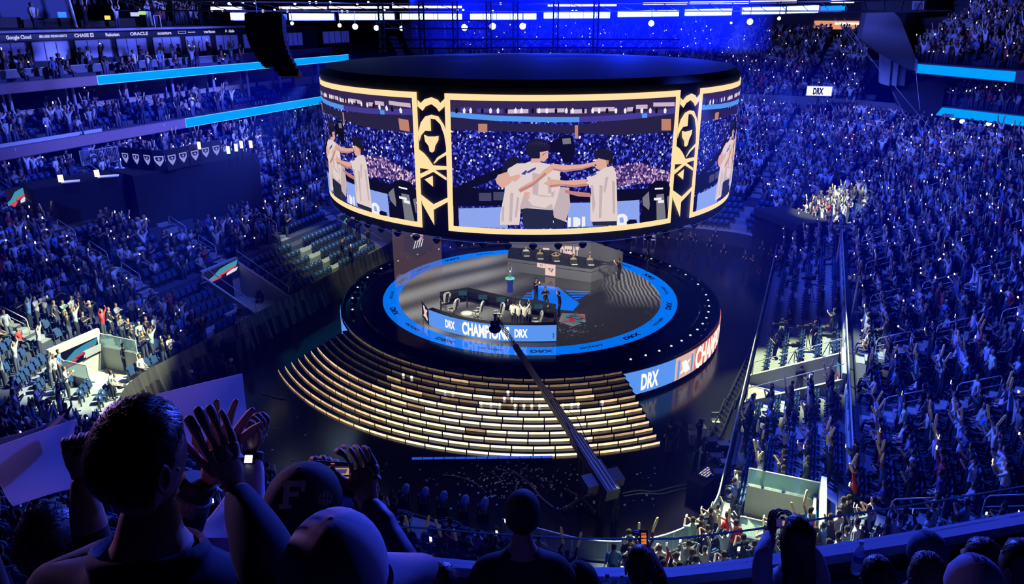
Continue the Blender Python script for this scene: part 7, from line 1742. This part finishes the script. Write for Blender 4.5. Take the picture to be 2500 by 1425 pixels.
def body(parent, H, yaw, top_m, leg_m, skin_m, arms, sh_w=.2, headr=1.0, legs=True, sleeve='long', girth=1.0, neck_lean=0.0, face=None, hair='short', hair_m=None, feet_z=None, head_tilt=0, seed=1, name='body'):
    """foreground figure: H head centre; arms: {'l': (elbow, wrist), 'r': ...} world points or None for hanging"""
    Rz = Matrix.Rotation(yaw, 3, 'Z'); L = lambda x, y, z: H + Rz @ Vector((x, y, z)); g = girth; nb = neck_lean
    J = {'pelvis': (*L(0, -.02, -.92), .16 * g, .12 * g), 'waist': (*L(0, -.02, -.72), .145 * g, .115 * g), 'chest': (*L(0, -nb * .5 - .01, -.46), .17 * g, .125 * g), 'collar': (*L(0, -.02 - nb * .3, -.28), .115 * g, .095), 'neck': (*L(0, -.015, -.16), .058), 'jaw': (*L(0, .0, -.06), .062)}
    E_ = [('pelvis', 'waist'), ('waist', 'chest'), ('chest', 'collar'), ('collar', 'neck'), ('neck', 'jaw')]
    for s, nm in ((-1, 'l'), (1, 'r')):
        J['s' + nm] = (*L(s * sh_w, -.03 - nb * .3, -.33), .078 * g); E_.append(('collar', 's' + nm))
        if arms.get(nm): el, wr = arms[nm]
        else: el, wr = L(s * (sh_w + .07), -.05, -.62), L(s * (sh_w + .03), .12, -.82)
        m1 = Vector(J['s' + nm][:3]).lerp(el, .5); J['m' + nm] = (*m1, .062 * g); J['e' + nm] = (*el, .052 * g); J['f' + nm] = (*el.lerp(wr, .5), .046 * (g if sleeve == 'long' else 1)); J['w' + nm] = (*el.lerp(wr, .86), .036 if sleeve == 'long' else .031); J['h' + nm] = (*wr, .026)
        E_ += [('s' + nm, 'm' + nm), ('m' + nm, 'e' + nm), ('e' + nm, 'f' + nm), ('f' + nm, 'w' + nm), ('w' + nm, 'h' + nm)]
        if legs:
            fz = (feet_z if feet_z is not None else H.z - 1.62) - H.z
            J['t' + nm] = (*L(s * .1, 0, -.98), .1 * g); J['k' + nm] = (*L(s * .11, .03, (-.98 + fz) / 2), .07); J['a' + nm] = (*L(s * .11, 0, fz + .1), .05); J['o' + nm] = (*L(s * .12, .17, fz + .045), .042, .036)
            E_ += [('pelvis', 't' + nm), ('t' + nm, 'k' + nm), ('k' + nm, 'a' + nm), ('a' + nm, 'o' + nm)]
    co, fs, reg = skin_body(J, E_, 2); mb = MB()
    lut = {}
    for i, (a, b) in enumerate(E_):
        if b in ('neck', 'jaw'): lut[i] = skin_m
        elif b[0] == 'h' or (sleeve == 'short' and b[0] in 'fw' and b != 'waist'): lut[i] = skin_m
        elif b[0] in 'tkao' and a != 'chest': lut[i] = leg_m
        else: lut[i] = top_m
    by = {}
    for f in fs:
        r_ = [reg[i] for i in f]; m_ = lut[max(set(r_), key=r_.count)]; by.setdefault(m_.name, (m_, []))[1].append(f)
    vl = [tuple(p) for p in co]; o_ = len(mb.v); mb.v += vl
    for m_, ff in by.values(): kx = mb.mi(m_); mb.f += [tuple(i + o_ for i in f) for f in ff]; mb.m += [kx] * len(ff)
    hd = head_parts(H, headr, yaw if face is None else face, head_tilt, hair, skin_m, hair_m or M_HAIRF, parent, seed=seed); mb.add(hd.v, hd.f, skin_m)
    return mb
def add_hand(mb, wr, fwd, nrm, side, skin_m, **kw):
    for J, E_ in finger_set(Vector(wr), Vector(fwd), Vector(nrm), side, **kw):
        co, fs, reg = skin_body(J, E_, 1); mb.add([tuple(p) for p in co], fs, skin_m)
def wrinkle(o, s=.012, size=.09):
    tx = bpy.data.textures.new('cloth_folds', 'CLOUDS'); tx.noise_scale = size; m = o.modifiers.new('folds', 'DISPLACE'); m.texture = tx; m.strength = s; m.mid_level = .5; m.texture_coords = 'GLOBAL'
# -- the clapping man nearest the camera
H = pd(342, 1130, 1.40); t = thing('person', H - Vector((0, 0, 1.65)), 'man with short black hair and dark jacket clapping, nearest the photographer', 'person')
wr_r, el_r = pd(572, 1190, 1.52), pd(672, 1400, 1.38); wr_l = pd(487, 1172, 1.60); el_l = pd(410, 1330, 1.62)
navy = cloth('navy_jacket', (.015, .02, .06))
mb = body(t, H, R(-6), navy, cloth('black_jeans', (.02, .02, .025)), M_SKINF, {'r': (el_r, wr_r), 'l': (el_l, wr_l)}, sh_w=.25, headr=.93, girth=1.22, face=R(-24), head_tilt=R(-8), feet_z=18.3, seed=4)
fw = (pd(520, 1040, 1.50) - wr_r).normalized(); add_hand(mb, wr_r + fw * .015, fw, RT * .75 - FW * .65, -1, M_SKINF, s=.98, curl=(.12, .1, .12, .2), thumb=.45)
fw2 = (pd(560, 1010, 1.62) - wr_l).normalized(); add_hand(mb, wr_l + fw2 * .02 + RT * .02, fw2, FW * .8 - RT * .5, 1, M_SKINF, s=.98, curl=(.1, .12, .15, .25), spread=.45, thumb=.9)
o = mb.build('body', t, smooth=True); wrinkle(o, .014, .11)
mb = MB(); c = H + Vector((0, -.03, -.215))
vs = []; n_ = 28
for j, (rr_, z) in enumerate(((.098, -.06), (.112, -.02), (.112, .03), (.1, .055), (.09, .04), (.088, -.04))):
    for i in range(n_): a = 2 * math.pi * i / n_; vs.append(c + Vector((math.cos(a) * rr_ * 1.0, math.sin(a) * rr_ * .9, z - .03 * math.sin(a))))
mb.add(vs, [(j * n_ + i, j * n_ + (i + 1) % n_, ((j + 1) % 6) * n_ + (i + 1) % n_, ((j + 1) % 6) * n_ + i) for j in range(6) for i in range(n_)], navy); mb.build('collar', t, smooth=True)
mb = MB(); ax = (el_l - wr_l).normalized(); mb.lathe(wr_l - ax * .0, [(.033, -.004), (.038, 0), (.038, .022), (.033, .026)], M_MATTE, 20, az=ax); mb.lathe(wr_l + ax * .035, [(.036, 0), (.045, .004), (.046, .05), (.04, .055)], mat('knit_cuff', (.22, .22, .24), .9, nscale=160, noise=.8), 24, az=ax); mb.build('wristband', t)
mb = MB(); mb.ball(pd(434, 1146, 1.235), .004, M_METAL, 8); mb.build('ear_stud', t)
# paper posters held up: seen from behind, light coming through
def paper(name, col):
    m = bpy.data.materials.new(name); m.use_nodes = True; nt = m.node_tree; b = nt.nodes['Principled BSDF']; b.inputs['Base Color'].default_value = (*col, 1); b.inputs['Roughness'].default_value = .8
    tr_ = nt.nodes.new('ShaderNodeBsdfTranslucent'); tr_.inputs[0].default_value = (*col, 1); mx = nt.nodes.new('ShaderNodeMixShader'); mx.inputs[0].default_value = .55; nt.links.new(b.outputs[0], mx.inputs[1]); nt.links.new(tr_.outputs[0], mx.inputs[2]); nt.links.new(mx.outputs[0], nt.nodes['Material Output'].inputs[0]); MATS[name] = m; return m
M_PAP = paper('poster_paper', (.78, .76, .85)); M_PAPG = paper('poster_grey', (.35, .34, .40))
def sheet(pts, label, m=M_PAP, bend=.03, name='poster'):
    """pts: four (x, y, depth) corners clockwise from top left; a gently curved sheet with real thickness"""
    a, b, c, d = (pd(*p) for p in pts); n = (b - a).cross(d - a).normalized(); mb = MB(); N_ = 10; vs = []
    for s in (0, 1):
        for j in range(N_ + 1):
            for i in range(N_ + 1):
                u, v = i / N_, j / N_; p = a.lerp(b, u).lerp(d.lerp(c, u), v); vs.append(p + n * (bend * math.sin(math.pi * u) + bend * .4 * math.sin(5 * v + 2 * u)) - n * s * .0012)
    k = (N_ + 1) ** 2; fs = []
    for s in (0, 1):
        for j in range(N_):
            for i in range(N_): q = (j * (N_ + 1) + i, j * (N_ + 1) + i + 1, (j + 1) * (N_ + 1) + i + 1, (j + 1) * (N_ + 1) + i); q = tuple(x + s * k for x in q); fs.append(q if s == 0 else q[::-1])
    mb.add(vs, fs, m); return tag(mb.build(name, smooth=True), label, 'poster')
sheet([(380, 962, 2.35), (588, 912, 2.35), (620, 1072, 2.3), (440, 1112, 2.35)], 'large lilac paper poster held up behind the clapping hands')
sheet([(548, 1212, 1.8), (572, 1230, 1.78), (562, 1312, 1.75), (470, 1312, 1.8)], 'lower white sheet corner showing under the clapping man\'s wrists', bend=.01)
sheet([(-60, 1108, 2.25), (178, 1024, 2.2), (186, 1192, 2.15), (40, 1232, 2.25)], 'lilac paper poster held at the far left edge', bend=.03)
sheet([(-70, 1085, 2.42), (150, 1006, 2.4), (182, 1035, 2.35), (-40, 1190, 2.38)], 'greyish curled poster behind the lilac one at the left edge', M_PAPG, .05)
# second person: arm with glowing watch holding the big poster
H2 = pd(500, 1420, 2.3); t = thing('person', Vector((H2.x, H2.y, 18.3)), 'person in white sleeve with a lit wristwatch holding the large poster', 'person')
wr2, el2 = pd(616, 1098, 2.25), pd(606, 1250, 2.2); whs = cloth('white_sleeve', (.75, .74, .78))
mb = body(t, H2, 0, whs, M_BLACK, M_SKINF, {'r': (el2, wr2), 'l': (pd(545, 1290, 2.2), pd(560, 1240, 2.15))}, feet_z=17.3)
f_ = (pd(640, 1040, 2.22) - wr2).normalized(); add_hand(mb, wr2 + f_ * .01, f_, RT * 1 - FW * .2, -1, M_SKINF, s=1.0, curl=(1.25, 1.3, 1.3, 1.3), thumb=.3); o = mb.build('body', t, smooth=True); wrinkle(o, .01, .08)
mb = MB(); ax = (el2 - wr2).normalized(); mb.lathe(wr2 + ax * .005, [(.03, 0), (.034, .004), (.034, .028), (.03, .032)], M_MATTE, 20, az=ax); mb.build('watch_strap', t)
mb = MB(); mb.box(wr2 + ax * .018 - FW * .034 + RT * .004, (.026, .012, .028), M_MATTE, ax=RT, az=ax); mb.build('watch_case', t); mb = MB(); mb.box(wr2 + ax * .018 - FW * .041 + RT * .004, (.022, .002, .022), emat('watch_glow', (.85, .95, 1), 4.0), ax=RT, az=ax); mb.build('watch_face', t)
# left-edge person whose hand holds the lilac poster
H3 = pd(120, 1330, 2.3); t = thing('person', Vector((H3.x, H3.y, 18.3)), 'person at the left edge whose bare forearm holds up the lilac poster', 'person')
wr3, el3 = pd(196, 1160, 2.12), pd(222, 1310, 2.1)
mb = body(t, H3, R(5), cloth('black_sweater', (.02, .02, .03)), M_BLACK, M_SKIND, {'r': (el3, wr3), 'l': (pd(-60, 1330, 2.2), pd(-20, 1200, 2.2))}, feet_z=17.3, sleeve='short', hair='long', seed=8)
f_ = (pd(186, 1090, 2.12) - wr3).normalized(); add_hand(mb, wr3 + f_ * .01, f_, -FW * .9 + RT * .3, 1, M_SKIND, s=1.0, curl=(1.2, 1.25, 1.3, 1.3), thumb=.5); mb.build('body', t, smooth=True)
# -- caps
def cap(parent, c, r, yaw, m_crown, m_brim, brim_yaw, tilt=0, name='cap', brim=.075):
    """baseball cap of six stitched panels with button and curved brim, round head centre c"""
    rot = Matrix.Rotation(yaw, 3, 'Z') @ Matrix.Rotation(tilt, 3, 'X'); mb = MB(); n, k = 36, 12; vs = []
    for j in range(k + 1):
        t_ = (math.pi / 2 + .12) * j / k
        for i in range(n):
            a = 2 * math.pi * i / n; seam = 1 - .012 * math.sin(t_) * math.exp(-((((a / (math.pi / 3)) + .5) % 1 - .5) / .06) ** 2); vs.append(c + rot @ (Vector((math.sin(t_) * math.cos(a) * .092, math.sin(t_) * math.sin(a) * .112, math.cos(t_) * .112 + .025)) * seam * r))
    mb.add(vs, [(j * n + i, (j + 1) * n + i, (j + 1) * n + (i + 1) % n, j * n + (i + 1) % n) for j in range(k) for i in range(n)], m_crown); mb.ball(c + rot @ Vector((0, 0, .136 * r)), .006, m_crown, 8, (1.2, 1.2, .4))
    ob = mb.build(name, parent, smooth=True); mb = MB(); vs = []; m_ = 16
    for s in (0, .004):
        for q in range(5):
            for i in range(m_ + 1):
                a = math.pi * (i / m_) ; e = q / 4; rx, ry = .092 * r, .112 * r; x = math.cos(a) * rx * (1 + .0 * e); y = math.sin(a) * (ry * .9 + e * brim * r * math.sin(a) ** .6); z = .005 + s - .028 * (x / rx) ** 2 * e - .015 * e
                vs.append(c + Matrix.Rotation(brim_yaw, 3, 'Z') @ Matrix.Rotation(tilt, 3, 'X') @ Vector((x, y, z)))
    kk_ = 5 * (m_ + 1); fs = []
    for s in (0, 1):
        for q in range(4):
            for i in range(m_): f = tuple(x + s * kk_ for x in (q * (m_ + 1) + i, q * (m_ + 1) + i + 1, (q + 1) * (m_ + 1) + i + 1, (q + 1) * (m_ + 1) + i)); fs.append(f if s else f[::-1])
    mb.add(vs, fs, m_brim); mb.build('brim', ob, smooth=True); return ob
H4 = pd(744, 1262, 1.85); t = thing('person', Vector((H4.x, H4.y, 18.1)), 'man in a black cap with an F patch, filming the stage with his phone', 'person')
wr4, el4 = pd(900, 1222, 1.98), pd(985, 1400, 1.85); wl4, ell4 = pd(760, 1215, 2.1), pd(690, 1330, 2.0)
purp = cloth('violet_puffer', (.06, .05, .22), .6)
mb = body(t, H4, R(-8), purp, M_BLACK, M_SKINF, {'r': (el4, wr4), 'l': (ell4, wl4)}, sh_w=.22, girth=1.05, headr=.9, face=R(-28), hair='short', hair_m=M_HAIRF, feet_z=18.1, seed=3)
f_ = (pd(885, 1140, 1.98) - wr4).normalized(); add_hand(mb, wr4 + f_ * .005, f_, RT * .7 - FW * .8, -1, M_SKINF, s=1.1, curl=(.55, .55, .6, .6), thumb=.7)
add_hand(mb, wl4, (pd(775, 1160, 2.1) - wl4), -RT * .5 + FW * .8, 1, M_SKINF, s=1.0, curl=(.6, .6, .6, .7)); o = mb.build('body', t, smooth=True); wrinkle(o, .03, .07)
cb = cap(t, H4 + Vector((0, 0, .015)), .95, R(150), mat('cap_black', (.018, .018, .025), .8, nscale=90), mat('cap_blue', (.03, .06, .35), .7, nscale=90), R(-28))
dn_ = (CAM - H4).normalized(); rx = RT; uy = dn_.cross(rx).normalized() * -1
if uy.z < 0: uy = -uy
def on_cap(cx, cy, k):
    def f(a, b):
        p = pd(cx, cy, 1.8); tgt = p + rx * a + uy * b; d = (tgt - CAM).normalized(); q = tgt - CAM; c0 = H4 + Vector((0, 0, .045)); oc = CAM - c0; rr = .1075 + .001 * k; b_ = oc.dot(d); disc = b_ * b_ - (oc.dot(oc) - rr * rr); tt = -b_ - math.sqrt(max(disc, 0)); return tuple(CAM + d * tt)
    return f
mb = MB(); f = on_cap(714, 1206, 1); w_ = mat('patch_cream', (.55, .5, .4), .8)
for q in (((-.022, -.03), (-.008, -.03), (-.008, .03), (-.022, .03)), ((-.03, .018), (.03, .018), (.03, .032), (-.03, .032)), ((-.01, -.006), (.016, -.006), (.016, .006), (-.01, .006)), ((-.03, -.034), (.0, -.034), (.0, -.024), (-.03, -.024)), ((.02, .006), (.03, .006), (.03, .024), (.02, .024))): poly_on(mb, q, w_, f)
mb.build('letter_patch', cb); mb = MB(); f = on_cap(795, 1216, 1); poly_on(mb, [(math.cos(i * .35) * .017, math.sin(i * .35) * .017) for i in range(18)], w_, f); f = on_cap(795, 1216, 3)
for x in (-.008, 0, .008): poly_on(mb, [(x - .001, -.015), (x + .001, -.015), (x + .001 + x * .3, .015), (x - .001 + x * .3, .015)], M_MATTE, f)
poly_on(mb, [(-.016, -.001), (.016, -.001), (.016, .001), (-.016, .001)], M_MATTE, f); mb.build('ball_patch', cb)
def phone(corners, label, img, holder_depth=None):
    """phone slab; corners (x, y, depth) clockwise from top left, screen toward the photographer"""
    a, b, c, d = (pd(*p) for p in corners); x = (b - a); y = (d - a); n = x.cross(y).normalized(); n = n if n.dot(CAM - a) > 0 else -n; t = thing('phone', (a + c) / 2, label, 'phone')
    mb = MB(); mb.hexa([p - n * .008 for p in (a, b, c, d)] + [a, b, c, d], M_MATTE); mb.build('casing', t); sc_o = t.children[-1]
    f = lambda k: (lambda u, v: tuple(a + x * u + y * v + n * (.0006 + .0004 * k))); mb = MB(); img(mb, f); mb.build('screen', t); return t
def img_drum(mb, f):
    poly_on(mb, [(.02, .05), (.98, .05), (.98, .95), (.02, .95)], E_BLK, f(0)); poly_on(mb, [(.25, .2), (.97, .15), (.96, .8), (.25, .85)], emat('phone_dim', S(40, 35, 70)), f(1))
    poly_on(mb, [(.3, .28), (.93, .22), (.9, .52), (.34, .58)], emat('phone_peach', S(190, 150, 120), .9), f(2)); poly_on(mb, [(.4, .33), (.85, .28), (.82, .47), (.43, .52)], emat('phone_violet', S(70, 55, 120)), f(3)); poly_on(mb, [(.3, .66), (.9, .6), (.88, .72), (.34, .78)], MATS['phone_peach'], f(3)); poly_on(mb, [(.42, .06), (.52, .06), (.52, .1), (.42, .1)], MATS['banner_red'], f(4))
phone([(768, 1124, 2.02), (862, 1129, 2.05), (866, 1188, 2.05), (766, 1182, 2.02)], 'phone held sideways by the man in the F cap, filming the drum', img_drum)
# -- pale cap in the lower middle-left
H5 = pd(822, 1452, 1.32); t = thing('person', Vector((H5.x, H5.y, 18.3)), 'person in a pale violet cap with dark hair in front of the phone holder', 'person')
mb = body(t, H5, 0, cloth('beige_jacket', (.25, .2, .16)), M_BLACK, M_SKIND, {}, feet_z=18.3, headr=.95, hair='long', seed=6, face=R(-30)); mb.build('body', t, smooth=True)
cap(t, H5 + Vector((0, 0, .02)), 1.02, R(0), mat('cap_lilac', (.42, .38, .5), .8, nscale=120), mat('cap_lilac_brim', (.42, .38, .5), .8, nscale=120), R(-62), tilt=R(-4), brim=.09)
# -- man with a backward cap, centre, a row lower
H7 = pd(1276, 1262, 4.05); t = thing('person', Vector((H7.x, H7.y, 16.5)), 'man in a black backward cap and black jacket standing at the ledge', 'person')
mb = body(t, H7, 0, cloth('black_jacket', (.015, .015, .022)), M_BLACK, M_SKINF, {'l': (H7 + Vector((-.29, .05, -.55)), H7 + Vector((-.2, .3, -.6))), 'r': (H7 + Vector((.29, .05, -.55)), H7 + Vector((.2, .3, -.6)))}, feet_z=16.5, girth=1.12, sh_w=.21, seed=5); o = mb.build('body', t, smooth=True); wrinkle(o, .015, .1)
cap(t, H7 + Vector((0, 0, .02)), 1.03, 0, MATS['cap_black'], MATS['cap_black'], R(180), brim=.04)
# -- woman in a pale fleece filming, right
H8 = pd(1946, 1312, 4.35); t = thing('person', Vector((H8.x, H8.y, 16.5)), 'long-haired person in a pale fleece filming over the ledge with a phone', 'person'); flc = cloth('lilac_fleece', (.55, .53, .62), .95)
wl, wr = pd(1884, 1300, 4.5), pd(1944, 1296, 4.6); mb = body(t, H8, R(8), flc, M_BLACK, M_SKIND, {'l': (pd(1862, 1352, 4.35), wl), 'r': (pd(1990, 1360, 4.45), wr)}, feet_z=16.5, sh_w=.19, girth=1.05, hair='short', seed=7)
add_hand(mb, wl, (pd(1886, 1272, 4.5) - wl), -RT - FW * .3, 1, M_SKIND, s=1.05, curl=(.5, .5, .5, .6), thumb=.5); add_hand(mb, wr, (pd(1936, 1270, 4.6) - wr), RT - FW * .3, -1, M_SKIND, s=1.05, curl=(.5, .5, .5, .6), thumb=.5); o = mb.build('body', t, smooth=True); wrinkle(o, .02, .05)
mb = MB(); vs = []; n_ = 16; prof = [(.07, .11), (.098, .06), (.104, -.05), (.105, -.18), (.1, -.32), (.085, -.44), (.05, -.52)]
for rr_, z in prof:
    for i in range(n_): a = 2 * math.pi * i / n_; vs.append(H8 + Vector((math.cos(a) * rr_ * .95, math.sin(a) * rr_ * (.9 if z > -.1 else .45) - (.02 if z > -.1 else .11), z)))
mb.add(vs, [(j * n_ + i, j * n_ + (i + 1) % n_, (j + 1) * n_ + (i + 1) % n_, (j + 1) * n_ + i) for j in range(6) for i in range(n_)] + [tuple(range(n_))[::-1], tuple(range(6 * n_, 7 * n_))], M_HAIRF); mb.build('hair', t, smooth=True)
def img_night(mb, f): poly_on(mb, [(.04, .06), (.96, .06), (.96, .94), (.04, .94)], emat('phone_night', S(45, 35, 110)), f(0)); poly_on(mb, [(.4, .2), (.55, .2), (.6, .8), (.4, .8)], MATS['phone_peach'], f(1))
phone([(1893, 1266, 4.42), (1934, 1267, 4.45), (1935, 1286, 4.45), (1894, 1286, 4.42)], 'phone held sideways by the long-haired person in fleece', img_night)
# -- dark head with upright phone
H9 = pd(1562, 1385, 4.4); t = thing('person', Vector((H9.x, H9.y, 16.5)), 'dark-haired person raising an upright phone between bottles and fleece wearer', 'person')
wr = pd(1580, 1338, 4.75); mb = body(t, H9, 0, cloth('black_top', (.02, .02, .025)), M_BLACK, M_SKIND, {'r': (pd(1606, 1400, 4.6), wr)}, feet_z=16.5, seed=9); add_hand(mb, wr, (pd(1572, 1315, 4.75) - wr), RT - FW * .2, -1, M_SKIND, curl=(.6, .6, .7, .7)); mb.build('body', t, smooth=True)
def img_gold(mb, f): poly_on(mb, [(.05, .04), (.95, .04), (.95, .96), (.05, .96)], E_BLK, f(0)); [poly_on(mb, [(.2, y), (.8, y - .02), (.85, y + .14), (.2, y + .13)], emat('phone_orange', S(220, 120, 60)) if 'phone_orange' not in MATS else MATS['phone_orange'], f(1)) for y in (.35, .55, .72)]; poly_on(mb, [(.2, .2), (.8, .2), (.8, .3), (.2, .3)], MATS['banner_red'], f(1))
phone([(1561, 1292, 4.62), (1581, 1292, 4.62), (1582, 1334, 4.6), (1562, 1334, 4.6)], 'upright phone with an orange picture raised near the bottles', img_gold)
# -- heads along the bottom right
FR = [(1415, 1425, 4.3, 'rounded dark hood just above the bottom edge, right of the backward cap', M_BLACK, (.02, .02, .03), 'cap'),
      (2262, 1350, 4.4, 'person in a blue-grey knit hat behind the stacked cups', mat('hat_bluegrey', (.10, .14, .24), .9), (.08, .08, .1), 'cap'),
      (2398, 1378, 3.6, 'person with shaved head and glasses seated at the bottom right', M_SKIND, (.2, .08, .08), 'bald'),
      (2492, 1385, 3.4, 'dark-haired person cut off by the right edge', M_HAIRF, (.03, .03, .04), 'short'),
      (2262, 1415, 3.5, 'blond long-haired person low at the bottom right', M_HAIRB, (.4, .38, .5), 'long'),
      (2375, 1430, 3.1, 'person in a pale hood low at the bottom right', mat('hood_pale', (.35, .33, .5), .9), (.3, .28, .42), 'cap'),
      (2140, 1418, 3.8, 'person in black leaning over a phone at the bottom, left of the blond one', M_HAIRF, (.02, .02, .02), 'short'),
      (1080, 1440, 3.6, 'person low at the bottom edge, left of the backward cap', M_HAIRF, (.04, .03, .03), 'short')]
for i, (x, y, dp, lab, hm, tc_, kd) in enumerate(FR):
    Hh = pd(x, y, dp); fz = Hh.z - 1.25 if Hh.z - 1.25 > 16.5 else 16.5; t = thing('person', Vector((Hh.x, Hh.y, fz)), lab if lab.startswith('person') or 'person' in lab else 'person with a ' + lab, 'person')
    body(t, Hh, R(random.uniform(-15, 25)), cloth('front_top_%d' % i, tc_), M_BLACK, M_SKIND, {}, feet_z=fz, hair='short' if kd in ('cap', 'bald') else kd, hair_m=hm if kd != 'bald' else M_HAIRB, seed=20 + i).build('body', t, smooth=True)
    if kd == 'cap':
        mb = MB(); mb.lathe(Hh + Vector((0, -.005, -.03)), [(.106, 0), (.112, .03), (.108, .08), (.085, .13), (.05, .16), (.01, .17)], hm, 24); mb.build('hat', t, smooth=True)
# bottles, cups and food on the ledge
M_CLEAR = glass('clear_plastic', (.75, .8, .95), .45); M_CUPB = mat('cup_blue', (.10, .12, .5), .5); M_PAPER = mat('cup_paper', (.35, .34, .36), .7)
def bottle(x, y, dp, h, label, capc=None, lab=None):
    c = pd(x, y, dp); c.z = ZL - .14 if dp < 5.0 else ZL; t = thing('drink_bottle', c, label, 'bottle'); r = h * .135
    mb = MB(); mb.lathe(c, [(r * .9, 0), (r, .01), (r, h * .3), (r * .92, h * .36), (r, h * .42), (r, h * .66), (r * .6, h * .8), (r * .35, h * .86), (r * .35, h * .93)], M_CLEAR, 18); mb.build('bottle_body', t, smooth=True)
    mb = MB(); mb.lathe(c + Vector((0, 0, h * .92)), [(r * .42, 0), (r * .42, h * .08), (r * .3, h * .085)], mat('cap_red', (.5, .03, .03), .5) if capc == 'red' and 'cap_red' not in MATS else (MATS['cap_red'] if capc == 'red' else M_WHITE), 12); mb.build('cap', t)
    mb = MB(); mb.lathe(c + Vector((0, 0, h * .38)), [(r * 1.01, 0), (r * 1.01, h * .2)], lab or M_WHITE, 18); mb.build('label_band', t)
bottle(1482, 1415, 4.95, .24, 'clear plastic bottle with a red cap on the ledge', 'red'); bottle(1518, 1412, 4.95, .23, 'clear plastic bottle with a white cap on the ledge'); bottle(2096, 1362, 5.05, .26, 'large blue-tinted plastic bottle on the ledge beside the food tray', None, M_CUPB)
bottle(2271, 1322, 5.1, .2, 'small bottle beside the stacked paper cups')
def cup(x, y, h, r, m, label, dp=5.0):
    c = pd(x, y, dp); c.z = ZL - .14; t = thing('cup', c, label, 'cup'); mb = MB(); mb.lathe(c, [(r * .72, 0), (r, h)], m, 20); mb.build('cup_body', t); mb = MB(); mb.lathe(c + Vector((0, 0, h)), [(r * 1.04, -.006), (r * 1.04, .006), (r * .7, .012)], M_WHITE, 20); mb.build('lid', t)
cup(1064, 1400, .19, .045, M_CUPB, 'tall blue cup on the drink shelf, left one of two'); cup(1089, 1400, .19, .045, M_CUPB, 'tall blue cup on the drink shelf, right one of two'); cup(2253, 1338, .2, .05, M_PAPER, 'paper cup on the shelf before the blue-grey hat')
c = pd(2062, 1372, 4.9); c.z = ZL - .14; t = thing('food_tray', c, 'paper food tray with red sauce and fries on the shelf', 'food tray'); mb = MB(); mb.hexa([c + Vector((a * .1, b * .06, 0)) for a, b in ((-1, -1), (1, -1), (1, 1), (-1, 1))] + [c + Vector((a * .13, b * .085, .05)) for a, b in ((-1, -1), (1, -1), (1, 1), (-1, 1))], mat('tray_paper', (.4, .2, .16), .7)); mb.build('tray', t); mb = MB()
for k in range(14): p = c + Vector((random.uniform(-.1, .1), random.uniform(-.05, .05), .05)); mb.box(p, (.05, .012, .012), mat('food_red', (.45, .06, .03), .4) if 'food_red' not in MATS else MATS['food_red'], ax=(random.uniform(-1, 1), random.uniform(-1, 1), random.uniform(-.2, .5)))
mb.build('food', t)
